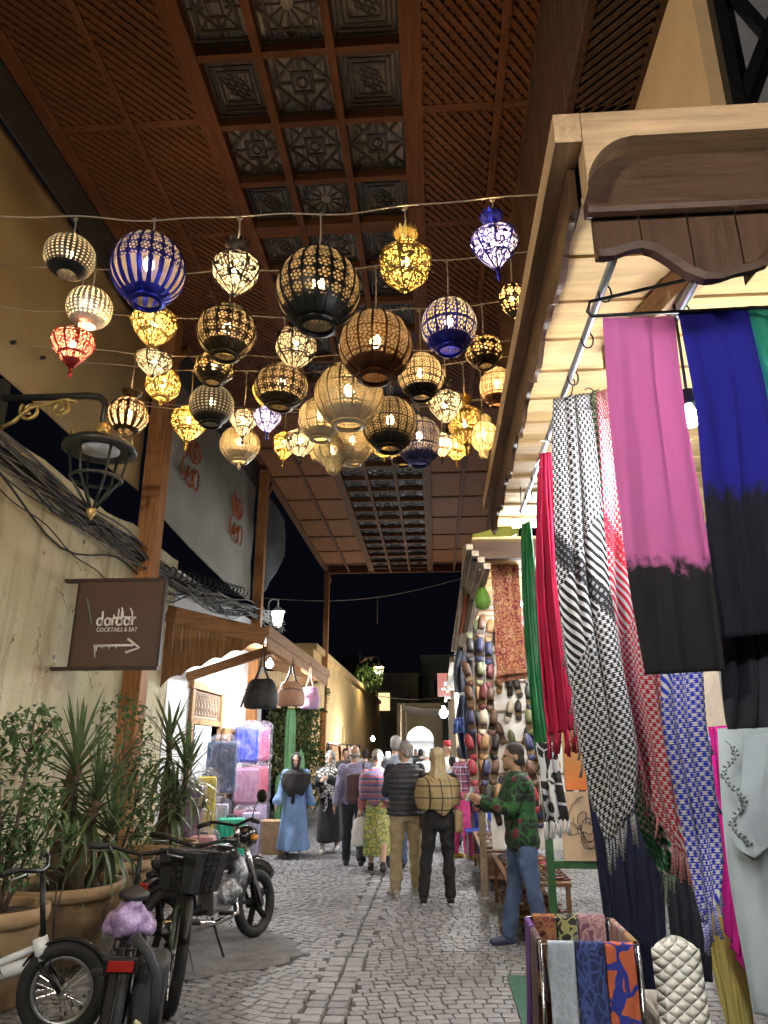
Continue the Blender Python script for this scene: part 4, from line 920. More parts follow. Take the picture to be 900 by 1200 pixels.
arab = [[(.62, .62), (.72, .60), (.70, .85), (.66, 1.0)], [(.52, .55), (.60, .62), (.60, .95)], [(.44, .45), (.50, .55), (.50, .72)], [(.80, .62), (.93, .62), (.92, .80), (.86, .98)], [(.70, .62), (.80, .62)], [(.76, .48), (.78, .64)]]
xa, za = sgp(130, 728); stroke(sg_, [[((p - .44) * 2.0, (z_ - .45) * 1.8) for p, z_ in s_] for s_ in arab], xa, za, LW * .52, LH * .95, SYp - .036, .008, wt, 'arabic_lettering')
fc = bpy.data.curves.new('tagline', 'FONT'); fc.body = 'COCKTAILS & EAT'; fc.size = .046; fc.extrude = .003; fc.space_character = 1.05
fo = bpy.data.objects.new('tagline_tmp', fc); TMPS.collection.objects.link(fo); TMPS.view_layers[0].update()
tme = bpy.data.meshes.new_from_object(fo.evaluated_get(TMPS.view_layers[0].depsgraph)); bpy.data.objects.remove(fo)
xs_ = [v.co.x for v in tme.vertices]; wfac = LW * .98 / (max(xs_) - min(xs_)); tme.materials.clear(); tme.materials.append(wt)
x_, z_ = sgp(113, 740); to = link('tagline', tme, sg_, V((x_, SYp - .035, z_ - .004)) - sg_.location, (math.pi / 2, 0, 0)); to.scale = (wfac, wfac * 1.25, 1); to['kind'] = 'stuff'
b = MB(); ar = [sgp(*p) for p in ((110, 757), (152, 756))]; ye = SYp - .034
b.tube([(ar[0][0], ye, ar[0][1]), (ar[1][0] + .04, ye, ar[1][1])], .014, 6); 
tip = sgp(163, 759); u_ = sgp(150, 749); l_ = sgp(147, 765); b.tube([(u_[0], ye, u_[1]), (tip[0], ye, tip[1]), (l_[0], ye, l_[1])], .015, 6)
for px, pl in ((111, 771), (113, 763), (120, 760), (128, 761), (136, 760)): p0, p1 = sgp(px, 757), sgp(px, pl); b.tube([(p0[0], ye, p0[1]), (p1[0], ye, p1[1])], [.008, .004], 5)
b.build('arrow', wt, sg_, True)
b = MB(); p0, p1 = sgp(102, 701), sgp(107, 731); b.tube([(p0[0], ye, p0[1]), (p1[0], ye, p1[1])], .01, 4); b.build('green_mark', mat('green_mark', (.10, .16, .09), .5), sg_)
# ---- cables along the wall top
cab = thing('cable_bundle', 'tangled bundle of old cables sagging along the left wall top', 'cables', (WX + .08, 9, 4.3))
r_ = random.Random(5)
for k in range(26):
    c0, c1, c2, c3 = [r_.uniform(-.12, .12) for _ in range(4)]; b = MB(); pts = []
    for i in range(40):
        f = i / 39; y = 5.0 + 13.0 * f
        z = 4.22 - .30 * math.sin(min(1, f * 1.25) * math.pi) + .35 * f + c0 * (1 - f) + c1 * f + c2 * math.sin(f * 9 + k) + .05 * math.sin(f * 31 + k * 2) - (.25 * math.sin(f * 12) ** 2 if k % 9 == 0 else 0)
        pts.append((WX + .07 + .05 * math.sin(k + f * 7) + .02 * (k % 4), y, z))
    b.tube(pts, r_.choice((.008, .012, .016)), 5); b.build('cable', mat('cable_%d' % (k % 3), ((.02, .02, .02), (.09, .08, .07), (.16, .14, .11))[k % 3], .7), cab, True)
b = MB(); b.tube([(WX + .16 + .09 * math.cos(a * 2), 9.6 + a * .085, 4.02 + .012 * a + .09 * math.sin(a * 2)) for a in [i * .22 for i in range(230)]], .011, 5); b.build('coiled_hose', mat('cable_0', (.02, .02, .02), .7), cab, True)
b = MB(); b.tube([(WX + .1, 5.0 + i * .2, 3.98 - i * .03 + .03 * math.sin(i)) for i in range(22)], .007, 5); b.build('cable', mat('cable_0', (.02, .02, .02), .7), cab, True)
# ---- left awning
la = thing('luggage_awning', 'brown scalloped wooden awning over the luggage shop on the left', 'awning', (-2.41, 10.3, 3.3))
lx0, lx1, ly0, ly1 = WX + .01, -2.41, 10.3, 16.4; zi, zo = 3.66, 3.30
def zr(x): return zi + (zo - zi) * (x - lx0) / (lx1 - lx0)
brn = wood('left_awning_wood', (.26, .14, .065), 2); brx = wood('left_awning_wood_x', (.27, .145, .07), 0); bry = wood('left_awning_wood_y', (.27, .15, .075), 1)
b = MB(); b.bar((lx0, ly0 - .03, zr(lx0) - .1), (lx1, ly0 - .03, zr(lx1) - .1), .05, .24); b.build('end_beam', brx, la)
k = 0; x = lx0
while x < lx1 - .02:
    w = .125; b = MB(); n = 5
    lo = [(x + w * i / n, ly0 - .02, min(zr(x) - .23, 2.50 + .62 * ((x + w * i / n - lx0) / (lx1 - lx0)) ** .8 + .05 * abs(math.sin(((x + w * i / n) - lx0) * 11)))) for i in range(n + 1)]
    b.prism([(x, ly0 - .02, zr(x) - .2), *lo, (x + w - .004, ly0 - .02, zr(x + w) - .2)], (0, .02 + .003 * (k % 2), 0)); b.build('gable_board', brn, la, fix=True); x += w + .003; k += 1
b = MB(); b.bar((lx1 + .03, ly0 - .06, zo - .02), (lx1 + .03, ly1, zo - .02), .05, .16); b.build('edge_beam', bry, la)
y = ly0; k = 0
while y < ly1 - .1:
    b = MB(); b.prism([(lx1 + .01, y, zo - .1), (lx1 + .01, y, zo - .22), (lx1 + .01, y + .055, zo - .30), (lx1 + .01, y + .11, zo - .22), (lx1 + .01, y + .11, zo - .1)], (.02, 0, 0)); b.build('valance_tooth', bry, la, fix=True); y += .114; k += 1
y = ly0 + .03; k = 0
while y < ly1:
    b = MB(); b.bar((lx0, y + .07, zr(lx0) - .02 - .006 * (k % 2)), (lx1 + .06, y + .07, zr(lx1 + .06) - .02 - .006 * (k % 2)), .138, .02); b.build('roof_board', brx, la); y += .141; k += 1
for y in (11.4, 15.9):
    b = MB(); b.bar((lx0, y, 2.75), (lx1 - .15, y, zo - .13), .08, .14); b.build('bracket', brx, la)
b = MB(); b.bar((lx0, ly1 - .1, zr(lx0) - .1), (lx1, ly1 - .1, zr(lx1) - .1), .05, .24); b.build('end_beam', brx, la)
for k in range(9):
    b = MB(); b.b2((lx0 + k * .16, ly1 - .06, 2.55 + .05 * (k % 2)), (lx0 + k * .16 + .155, ly1 - .04, 3.35)); b.build('gable_board', wood('pale_gable', (.5, .36, .2), 2), la)
# shop bulb under the awning
def bulb_lamp(loc, lab, watt, col=(.97, 1, 1), r=.07, drop=.12, emi=40):
    o = thing('bulb_lamp', lab, 'lamp', loc, 'bare white shop bulbs'); c = V(loc)
    b = MB(); b.lathe([(.0, -r), (r * .6, -r * .8), (r, 0), (r * .8, r * .6), (r * .4, r), (r * .35, r * 1.5)], 14, c); b.build('bulb', emit('bulb_white', (.9, .97, 1), emi), o, True)
    b = MB(); b.lathe([(.03, r * 1.45), (.035, r * 1.5 + .05), (.01, r * 1.5 + .06)], 10, c); b.tube([c + V((0, 0, r * 1.5 + .05)), c + V((0, 0, r * 1.5 + .05 + drop))], .006, 5); b.build('socket', blackm, o, True)
    point_light('bulb_light', (0, 0, -r - .06), watt, col, .06, o); return o
bulb_lamp((-2.95, 13.0, 3.12), 'bright white bulb under the left scalloped awning', 115)
bulb_lamp((WX - .7, 12.5, 2.45), 'white bulb inside the luggage shop doorway', 25)
# hanging bags
def hbag(c, w, h, d, m, m2, lab, top):
    o = thing('hanging_bag', lab, 'bag', c, 'bags hung under the left awning'); b = MB()
    b.loft([(c.x, c.y, c.z - h / 2 + h * f, w / 2 * s_, d / 2 * s_) for f, s_ in ((0, .8), (.03, .95), (.2, 1.02), (.5, .98), (.8, .82), (.95, .66), (1, .5))], 20)
    me = fuse(b, .02, 3, .012, 12, int(c.x * 9)); me.materials.append(m); me.transform(Matrix.Translation(-c)); link('bag_body', me, o)
    b = MB(); b.tube([c + V((-w * .22, 0, h * .4)), c + V((-w * .06, 0, h * .9)), V((c.x, c.y, top)), c + V((w * .06, 0, h * .9)), c + V((w * .22, 0, h * .4))], .018, 6); b.build('strap', m2, o, True)
    b = MB(); b.tube([c + V((-w * .4, -d * .5, h * .12)), c + V((0, -d * .53, h * .2)), c + V((w * .4, -d * .5, h * .12))], .007, 5); b.build('zip', m2, o, True)
    b = MB(); b.tube([c + V((-w * .46, -.02, -h * .05)), c + V((-w * .56, -.02, -h * .45))], .014, 5); b.build('side_strap', m2, o)
blk = mat('black_nylon', (.02, .02, .022), .55, var=.3); tanl = mat('tan_leather', (.36, .2, .13), .5, var=.2); lav = mat('lavender_nylon', (.34, .34, .6), .6, col2=(.6, .3, .5), var=.2, scale=4)
hbag(aY(306, 813, 10.6), .50, .42, .3, blk, blk, 'large black bag hanging from the left awning corner', 3.2)
hbag(aY(341, 813, 12.2), .46, .40, .28, tanl, blk, 'tan leather bag hanging behind the black one', 3.2)
hbag(aY(363, 818, 13.2), .36, .38, .24, lav, tanl, 'lavender and pink bag, third under the left awning', 3.2)
# ---- suitcases wrapped in plastic
def suitcase(c, w, h, d, col, lab, rz=0, wrap=False, key=None):
    o = thing('suitcase', lab, 'suitcase', c, 'suitcases stacked before the luggage shop', rz); m = mat('case_' + key, col, .35, var=.12, spec=.5, bump=.05)
    b = MB(); b.cbox((0, 0, h / 2 + .05), (w, d, h), .05); b.build('shell', m, o, w=False)
    for k in range(5):
        b = MB(); b.cbox((-w * .38 + k * w * .19, -d / 2 - .004, h / 2 + .05), (w * .09, .02, h * .84), .006); b.build('ridge', m, o, w=False)
    for sx in (-1, 1):
        for sy in (-1, 1):
            b = MB(); b.tube([(sx * w * .38 - .02, sy * d * .33, .028), (sx * w * .38 + .02, sy * d * .33, .028)], .027, 10); b.build('wheel', blk, o, w=False)
    b = MB(); b.tube([(-.07, 0, h + .045), (-.06, 0, h + .085), (.06, 0, h + .085), (.07, 0, h + .045)], .014, 6); b.build('handle', blk, o, w=False)
    b = MB(); b.b2((-w / 2 - .003, -.008, .1), (w / 2 + .003, .008, h)); b.build('zip_seam', blk, o, w=False)
    if wrap:
        m2, t, N, L, P = (None,) * 5
        if 'film' not in MT:
            m2, t, N, L, P = nmat('film'); P.inputs['Base Color'].default_value = (.75, .70, .9, 1); P.inputs['Roughness'].default_value = .18
            tc = nd(t, 'ShaderNodeTexCoord'); nz = nd(t, 'ShaderNodeTexNoise'); nz.inputs['Scale'].default_value = 5; nz.inputs['Distortion'].default_value = 1.2; L.new(tc.outputs['Object'], nz.inputs[0])
            bp = nd(t, 'ShaderNodeBump'); bp.inputs['Strength'].default_value = .8; bp.inputs['Distance'].default_value = .08; L.new(nz.outputs[0], bp.inputs['Height']); L.new(bp.outputs[0], P.inputs['Normal'])
            tr = nd(t, 'ShaderNodeBsdfTransparent'); mx = nd(t, 'ShaderNodeMixShader'); mr = nd(t, 'ShaderNodeMapRange'); mr.inputs[1].default_value = .35; mr.inputs[2].default_value = .75; mr.inputs[3].default_value = .03; mr.inputs[4].default_value = .30
            L.new(nz.outputs[0], mr.inputs[0]); L.new(mr.outputs[0], mx.inputs[0]); L.new(tr.outputs[0], mx.inputs[1]); L.new(P.outputs[0], mx.inputs[2]); L.new(mx.outputs[0], N['Material Output'].inputs[0]); MT['film'] = m2
        b = MB(); b.loft([(0, 0, .03 + (h + .1) * f, (w / 2 + .03) * s_ * 1.12, (d / 2 + .03) * s_ * 1.2) for f, s_ in ((0, .9), (.05, 1), (.5, .98), (.9, 1), (.97, .8), (1.04, .5))], 20)
        me = fuse(b, .03, 2, .03, 11, int(h * 100)); me.materials.append(MT['film']); link('plastic_wrap', me, o)
def gx(px, py, z=0): return aZ(px, py, z)
def gy(px, Y): q = aY(px, 950, Y); return V((q.x, Y, 0))
SC = [(272, 11.9, .42, .62, .27, (.03, .50, .32), 'mint green suitcase standing unwrapped behind the motorbike', .35, False, 'mint'),
 (295, 12.7, .30, .64, .26, (.55, .5, .68), 'lavender film-wrapped suitcase right of the mint green one', .2, True, 'lilac'),
 (240, 11.0, .36, .46, .26, (.60, .28, .28), 'small salmon pink suitcase low behind the bicycle handlebar', .1, True, 'salmon'),
 (219, 11.2, .42, 1.12, .3, (.10, .03, .06), 'tall maroon film-wrapped suitcase beside the potted dracaena', .3, True, 'maroon'),
 (240, 11.8, .30, 1.22, .27, (.65, .55, .04), 'yellow film-wrapped suitcase next to the maroon one', .3, True, 'yellow'),
 (255, 12.2, .34, .80, .27, (.48, .42, .55), 'pale film-wrapped suitcase behind the mint green one', .2, True, 'pale')]
for px, Y_, w, h, d, col, lab, rz, wr, key in SC: suitcase(gy(px, Y_), w, h, d, col, lab, rz, wr, key)
p = gy(284, 13.6); suitcase(p, .44, .62, .28, (.50, .16, .26), 'bottom rose suitcase of the tall wrapped stack', .25, True, 'rose0')
suitcase(p + V((.02, .02, .7)), .44, .62, .28, (.46, .22, .36), 'middle pink suitcase of the tall wrapped stack', .25, True, 'pink1')
suitcase(p + V((0, .03, 1.4)), .44, .62, .28, (.03, .06, .50), 'blue suitcase on top of the tall wrapped stack', .25, True, 'blue2')
p2 = gy(303, 14.3); suitcase(p2, .30, .66, .26, (.5, .4, .6), 'lower lilac suitcase behind the tall stack', .2, True, 'lil3'); suitcase(p2 + V((0, 0, .72)), .30, .62, .26, (.55, .08, .14), 'crimson wrapped suitcase in the middle behind the tall stack', .2, True, 'red3'); suitcase(p2 + V((0, 0, 1.42)), .30, .62, .26, (.42, .05, .16), 'dark pink wrapped suitcase at the top behind the tall stack', .2, True, 'dpink')
p3 = gy(256, 12.9); suitcase(p3, .5, .85, .3, (.02, .02, .025), 'black suitcase under the steel blue one', .2, False, 'blk'); suitcase(p3 + V((0, 0, .93)), .5, .82, .3, (.05, .09, .17), 'steel blue wrapped suitcase in front of the shop door', .2, True, 'steel')
b = MB(); b.cbox((0, 0, .26), (.42, .4, .52), .008); o = b.build('cardboard_box', mat('cardboard', (.40, .27, .15), .85)); o.location = gx(318, 1000); tag(o, 'brown cardboard box by the shrubs beside the suitcases', 'box')
# ================================================================= PLANTS
soil = mat('soil', (.05, .035, .022), .95, var=.4, scale=25, bump=.8, bscale=40, bdist=.02)
terra = mat('terracotta', (.33, .22, .11), .8, var=.25, scale=5, bump=.25, bscale=30); bark = mat('bark', (.13, .09, .055), .9, var=.4, scale=14, bump=.9, bscale=30, bdist=.02, stretch=(1, 1, .4))
def leafmat(key, c):
    if key in MT: return MT[key]
    m, t, N, L, P = nmat(key); tc = nd(t, 'ShaderNodeTexCoord'); nz = nd(t, 'ShaderNodeTexNoise'); nz.inputs['Scale'].default_value = 9; L.new(tc.outputs['Object'], nz.inputs[0])
    cc = mixc(t, nz.outputs[0], tuple(x * .55 for x in c), tuple(min(1, x * 1.5) for x in c)); L.new(cc, P.inputs['Base Color']); P.inputs['Roughness'].default_value = .42
    tl = nd(t, 'ShaderNodeBsdfTranslucent'); L.new(cc, tl.inputs[0]); mx = nd(t, 'ShaderNodeMixShader'); mx.inputs[0].default_value = .2; L.new(P.outputs[0], mx.inputs[1]); L.new(tl.outputs[0], mx.inputs[2]); L.new(mx.outputs[0], N['Material Output'].inputs[0]); MT[key] = m; return m
lf1, lf2, lf3 = leafmat('yucca_leaf', (.11, .16, .07)), leafmat('shrub_leaf', (.085, .15, .06)), leafmat('far_leaf', (.07, .12, .035))
def pot(o, R, H, c=(0, 0, 0)):
    b = MB(); b.lathe([(0, .0), (R * .62, 0), (R * .66, .02), (R * .88, H * .80), (R * .9, H * .82), (R * 1.0, H * .84), (R * 1.03, H * .9), (R * 1.02, H * .99), (R * .98, H), (R * .9, H * .98), (R * .88, H * .9)], 40, c); pt = b.build('pot', terra, o, True, w=False)
    b = MB(); b.lathe([(R * .9, H * .905), (R * .5, H * .915), (0, H * .93)], 28, c); b.build('soil', soil, o, True, w=False)
def blade(L_, W, droop, n=6):
    b = MB(); vs = []; 
    for i in range(n + 1):
        f = i / n; w = W * (1 - f) ** .6 * min(1, .45 + f * 3) * (1 if f < .999 else 0.02); y = L_ * f * (1 - .18 * droop * f); z = -droop * L_ * .75 * f * f
        vs += [(-w, y, z + w * .25), (0, y, z - w * .15), (w, y, z + w * .25)]
    fs = []
    for i in range(n): fs += [(i * 3, i * 3 + 1, i * 3 + 4, i * 3 + 3), (i * 3 + 1, i * 3 + 2, i * 3 + 5, i * 3 + 4)]
    b.add(vs, fs); return b.mesh('leaf', lf1, smooth=True)
BL = [blade(1, .042, d) for d in (.1, .35, .7, 1.05)]
def yucca(loc, R, H, stems, lab, leaf, seed, grp='potted plants along the left wall', wid=1.):
    o = thing('potted_yucca', lab, 'potted plant', loc, grp); pot(o, R, H); r = random.Random(seed)
    for sx, sy, h, lean, nl, tr in stems:
        b = MB(); top = V((sx + lean, sy, H * .9 + h)); pts = [V((sx, sy, H * .85)).lerp(top, i / 6) + V((.02 * math.sin(i * 2 + seed), .02 * math.cos(i * 1.7), 0)) for i in range(7)]
        b.tube(pts, [tr * 1.15 - tr * .5 * i / 6 for i in range(7)], 9); b.build('trunk', bark, o, True, w=False)
        for k in range(nl):
            f = k / nl; el = math.radians(78 - 115 * f + r.uniform(-10, 10)); az = k * 2.4 + r.uniform(-.3, .3)
            dr = 0 if f < .25 else 1 if f < .5 else 2 if f < .8 else 3
            p = link('leaf', BL[min(3, max(0, dr + r.choice((-1, 0, 0))))], o, top + V((0, 0, .05 - .45 * f * min(1, h))), None); l = leaf * r.uniform(.75, 1.15) * (1 - .15 * abs(f - .4))
            p.rotation_euler = (el, 0, az); p.scale = (l * wid * r.uniform(.8, 1.1), l, l)
    return o
def leafcloud(b, c, rad, n, size, r, shell=.55):
    for _ in range(n):
        while True:
            q = V((r.uniform(-1, 1), r.uniform(-1, 1), r.uniform(-1, 1)))
            if q.length < 1: break
        q = q.normalized() * (shell + (1 - shell) * q.length) if r.random() < .7 else q
        p = V(c) + V((q.x * rad[0], q.y * rad[1], q.z * rad[2])); s_ = size * r.uniform(.6, 1.3)
        R_ = Matrix.Rotation(r.uniform(0, 6.3), 3, 'Z') @ Matrix.Rotation(r.uniform(-1.2, 1.0), 3, 'X')
        b.add([p + R_ @ V(v_) for v_ in ((0, 0, 0), (-s_ * .26, s_ * .45, s_ * .06), (0, s_, -s_ * .1), (s_ * .26, s_ * .45, s_ * .06))], [(0, 1, 2), (0, 2, 3)])
def shrub(loc, R, H, clumps, lab, seed, size=.06, name='potted_shrub', potted=True, m=None, grp='potted plants along the left wall', cat='potted plant'):
    o = thing(name, lab, cat, loc, grp); r = random.Random(seed); z0 = H * .88 if potted else 0
    if potted: pot(o, R, H)
    for cx, cy_, cz, rx, ry, rz, n in clumps:
        b = MB(); b.tube([(cx * .15, cy_ * .15, z0), (cx * .4 + .03, cy_ * .5, z0 + (cz - z0) * .5), (cx, cy_, cz + rz * .5)], [.022, .016, .006], 6)
        for k in range(7):
            a = r.uniform(0, 6.3); b.tube([(cx * .7, cy_ * .7, cz - rz * .5), (cx + rx * .7 * math.cos(a), cy_ + ry * .7 * math.sin(a), cz + rz * r.uniform(-.4, .7))], [.008, .003], 4)
        b.build('stem', bark, o, True, w=False)
        b = MB(); leafcloud(b, (cx, cy_, cz), (rx, ry, rz), n, size, r, .3); q = b.build('foliage', m or lf2, o, w=False); q['kind'] = 'stuff'
    return o
shrub(aZ(8, 1066, 0.0) * 0 + V((-3.10, 5.50, 0)), .34, .62, [(-.1, -.1, 1.35, .42, .38, .5, 560), (.18, .1, 1.1, .3, .3, .35, 280), (.1, -.05, 1.75, .25, .25, .25, 260), (0, 0, .95, .22, .2, .25, 200)], 'leafy shrub in the nearest clay pot at the left edge', 1, .075)
yucca((-3.20, 6.62, 0), .50, .60, [(-.05, 0, 1.0, .05, 62, .085), (.14, -.08, .70, .12, 44, .07), (.2, .1, .42, .14, 48, .055)], 'tall yucca with drooping blades in a wide clay pot', .66, 2)
shrub((-3.36, 8.05, 0), .42, .60, [(-.05, 0, 1.75, .33, .33, .55, 480), (.22, .05, 1.3, .22, .25, .35, 300), (.28, -.05, .9, .14, .14, .22, 120)], 'slender leafy shrub in the third clay pot by the post', 3, .08)
yucca((-3.36, 9.5, 0), .40, .60, [(-.06, 0, 1.25, .02, 48, .05), (.12, .03, .95, .08, 40, .045), (.02, -.1, .5, .1, 30, .04)], 'broad-leaved dracaena in the clay pot farthest from the viewer', .62, 4, wid=1.5)
# white scrap and sprigs in the near pots
b = MB(); b.ell((0, 0, .02), (.045, .03, .022), 10, 6); o = b.build('paper_scrap', mat('white_paper', (.8, .8, .78), .8), smooth=True); o.location = (-2.93, 5.30, .565); tag(o, 'crumpled white paper scrap lying in the nearest pot', 'litter')
# climbing shrub and cactus past the luggage shop
shrub((-3.45, 18.2, 0), 0, 0, [(-.1, 0, 2.0, .8, .8, .9, 2600), (.3, -.4, 2.9, .6, .6, .6, 1500), (.35, .4, 1.1, .6, .7, .8, 1500), (-.4, -.3, 3.0, .5, .5, .5, 800)], 'large feathery green shrub past the luggage shop', 6, .11, 'garden_shrub', False, lf3, None, 'shrub')
shrub((-3.55, 17.0, 0), 0, 0, [(0, 0, 1.5, .35, .4, .6, 700), (.1, .1, 2.4, .4, .4, .5, 800)], 'smaller pale-leaved shrub against the end of the white shop', 7, .14, 'garden_shrub', False, leafmat('pale_leaf', (.13, .15, .06)), None, 'shrub')
o = thing('column_cactus', 'green column cactus standing before the feathery shrub', 'cactus', (-3.25, 16.7, 0)); 
for cx, h, rr in ((0, 2.75, .11), (.25, 1.7, .085), (-.2, 1.2, .08)):
    b = MB(); n = 32
    for i in range(13):
        z = h * i / 12; k_ = 1 if i < 11 else (.75 if i == 11 else .15)
        b.v.extend([(cx + rr * k_ * (1 + .16 * math.cos(8 * 2 * math.pi * a / n)) * math.cos(2 * math.pi * a / n), rr * k_ * (1 + .16 * math.cos(8 * 2 * math.pi * a / n)) * math.sin(2 * math.pi * a / n), z) for a in range(n)]); b.uv.extend([(0, 0)] * n)
    b.f = [(i * n + a, i * n + (a + 1) % n, (i + 1) * n + (a + 1) % n, (i + 1) * n + a) for i in range(12) for a in range(n)] + [tuple(12 * n + a for a in range(n))]
    b.build('column', mat('cactus', (.09, .22, .09), .6, var=.25, scale=4), o, True, w=False)
# ================================================================= BICYCLES
tyre_m = mat('tyre', (.018, .018, .018), .75, var=.3, bump=.3, bscale=90); alu = mat('alloy', (.45, .46, .47), .35, .85); chrome = mat('chrome', (.6, .6, .62), .15, 1.0)
def ring(b, r, t, n=40, seg=10, ax='x', c=(0, 0, 0)):
    pts = []
    vs = []; c = V(c)
    for i in range(n):
        a = 2 * math.pi * i / n
        for k in range(seg):
            g = 2 * math.pi * k / seg; rr = r + t * math.cos(g); vs.append(c + V((t * math.sin(g), rr * math.cos(a), rr * math.sin(a))))
    b.add(vs, [(i * seg + k, ((i + 1) % n) * seg + k, ((i + 1) % n) * seg + (k + 1) % seg, i * seg + (k + 1) % seg) for i in range(n) for k in range(seg)])
def wheel(o, y, R, t, name, spokes=24, turn=0, x=0):
    w = bpy.data.objects.new(name, None); COL.objects.link(w); w.parent = o; w.location = (x, y, R + t * .5); w.rotation_euler = (0, 0, turn)
    b = MB(); ring(b, R - t * .5, t); b.build('tyre', tyre_m, w, True, w=False)
    b = MB(); ring(b, R - t * 1.55, t * .42, 40, 6); b.build('rim', alu, w, True, w=False)
    b = MB()
    for k in range(spokes):
        a = 2 * math.pi * k / spokes; a2 = a + (.35 if k % 2 else -.35); s_ = .025 * (1 if (k // 2) % 2 else -1)
        b.tube([(s_, .02 * math.cos(a2), .02 * math.sin(a2)), (0, (R - t * 1.7) * math.cos(a), (R - t * 1.7) * math.sin(a))], .0018, 3)
    b.build('spokes', chrome, w, w=False); b = MB(); b.tube([(-.05, 0, 0), (.05, 0, 0)], .022, 10); b.build('hub', alu, w, True, w=False); return w
def bicycle(loc, rz, lab, R, t, fm, wb=1.08, hb=1.0, seat=.92, basket=False, rack=False, lean=.1, turn=0., thick=.02, low=False, barw=.62):   # heads along +Y in its own frame
    o = thing('bicycle', lab, 'bicycle', loc, 'bicycles parked by the left wall', rz); o.rotation_euler = (0, lean, rz)
    yr, yf = -wb / 2, wb / 2; ax = R + t * .5
    wheel(o, yr, R, t, 'rear_wheel')
    bbk = V((0, -.08, .28 if R > .28 else .30)); hd = V((0, yf - .20, hb - .18)); hl = V((0, yf - .15, hb - .34)); stp = V((0, -.22, seat - .2))
    if low: hd, hl = V((0, yf - .17, .58)), V((0, yf - .13, .44))
    b = MB(); b.tube([hd + V((0, 0, -.02)), hl], thick * 1.15, 10); b.tube([hl, bbk], thick, 10); b.tube([bbk, stp], thick * .9, 10); b.tube([hd + V((0, 0, -.07)), stp + V((0, 0, -.1 if not low else -.3))], thick * .9 if not low else thick * .5, 10)
    for s_ in (-1, 1): b.tube([bbk + V((.03 * s_, 0, 0)), (.055 * s_, yr, ax)], .011, 6); b.tube([stp + V((.02 * s_, 0, -.05)), (.055 * s_, yr, ax)], .009, 6)
    fr = b.build('frame', fm, o, True, w=False)
    b = MB(); b.tube([stp, stp + V((0, -.05, .16))], .014, 8); b.build('seat_post', alu, o, True, w=False)
    sc_ = stp + V((0, -.06, .19)); b = MB(); b.loft([(0, 0, z, rx, ry) for z, rx, ry in ((-.03, .03, .08), (-.02, .085, .12), (.012, .09, .13), (.03, .06, .1))], 18)
    b.tube([(0, .05, 0), (0, .14, .005), (0, .18, -.005)], [.05, .03, .018], 10); me = fuse(b, .012, 3); me.materials.append(blk); link('saddle', me, o, sc_)
    # steered assembly
    st = bpy.data.objects.new('steering', None); COL.objects.link(st); st.parent = o; st.location = hl; st.rotation_euler = (0, 0, turn)
    fx = V((0, yf, ax)) - hl
    b = MB()
    for s_ in (-1, 1): b.tube([(0, 0, .0), (.05 * s_, .01, -.04), (.052 * s_, fx.y * .6, fx.z * .6), (.05 * s_, fx.y, fx.z)], .013, 7)
    b.tube([(0, 0, -.02), (0, -.06, hb - hl.z + .02)], .017, 8); b.build('fork', fm if R > .3 else blackm, st, True, w=False)
    h0 = V((0, -.06, hb - hl.z + .02)); w2 = barw / 2
    b = MB(); b.tube([h0 + V((-w2, -.12, .04)), h0 + V((-w2 * .7, -.05, .045)), h0 + V((-.08, .0, .01)), h0, h0 + V((.08, 0, .01)), h0 + V((w2 * .7, -.05, .045)), h0 + V((w2, -.12, .04))], .013, 8); b.build('handlebar', blackm, st, True, w=False)
    for s_ in (-1, 1):
        b = MB(); b.tube([h0 + V((s_ * w2, -.12, .04)), h0 + V((s_ * (w2 - .11), -.085, .043))], .019, 8); b.build('grip', tyre_m, st, True, w=False)
        b = MB(); b.tube([h0 + V((s_ * (w2 - .12), -.08, .04)), h0 + V((s_ * (w2 - .13), -.03, .015)), h0 + V((s_ * (w2 - .02), -.07, .005))], .006, 5); b.build('brake_lever', alu, st, True, w=False)
    b = MB(); b.tube([h0 + V((-.1, 0, 0)), h0 + V((-.08, .12, -.05)), h0 + V((-.02, .1, -.25)), V((.03, .05, -.1))], .004, 5); b.tube([h0 + V((.1, 0, 0)), h0 + V((.09, .13, -.06)), h0 + V((.02, .1, -.25)), V((-.03, .05, -.15))], .004, 5); b.build('brake_cable', tyre_m, st, True, w=False)
    wh = wheel(o, 0, R, t, 'front_wheel', 24, turn); wh.location = hl + Matrix.Rotation(turn, 3, 'Z') @ fx
    b = MB(); 
    for i in range(20):
        pass
    a_s = [math.radians(20 + 130 * i / 16) for i in range(17)]; b.tube([(0, (R + .03) * math.cos(a), (R + .03) * math.sin(a)) for a in a_s], .026, 6, True, .35); mg = b.build('mudguard', blackm, wh, True, w=False)
    a_s = [math.radians(30 + 150 * i / 16) for i in range(17)]; b = MB(); b.tube([(0, yr + (R + .03) * math.cos(a), ax + (R + .03) * math.sin(a)) for a in a_s], .028, 6, True, .35); b.build('mudguard', blackm, o, True, w=False)
    b = MB(); b.lathe([(0, -.006), (.085, -.006), (.088, 0), (.085, .006), (0, .006)], 24, bbk + V((.05, 0, 0)), Matrix.Rotation(math.pi / 2, 3, 'Y')); b.tube([bbk + V((.07, 0, 0)), bbk + V((.08, .1, -.13))], .012, 6); b.tube([bbk + V((-.07, 0, 0)), bbk + V((-.08, -.1, .13))], .012, 6); b.tube([bbk + V((-.07, 0, 0)), bbk + V((.07, 0, 0))], .02, 8); b.build('crank', blackm, o, True, w=False)
    for s_, q in ((1, V((.12, .1, -.13))), (-1, V((-.12, -.1, .13)))): b = MB(); b.cbox(bbk + q, (.09, .07, .025), .006); b.build('pedal', tyre_m, o, w=False)
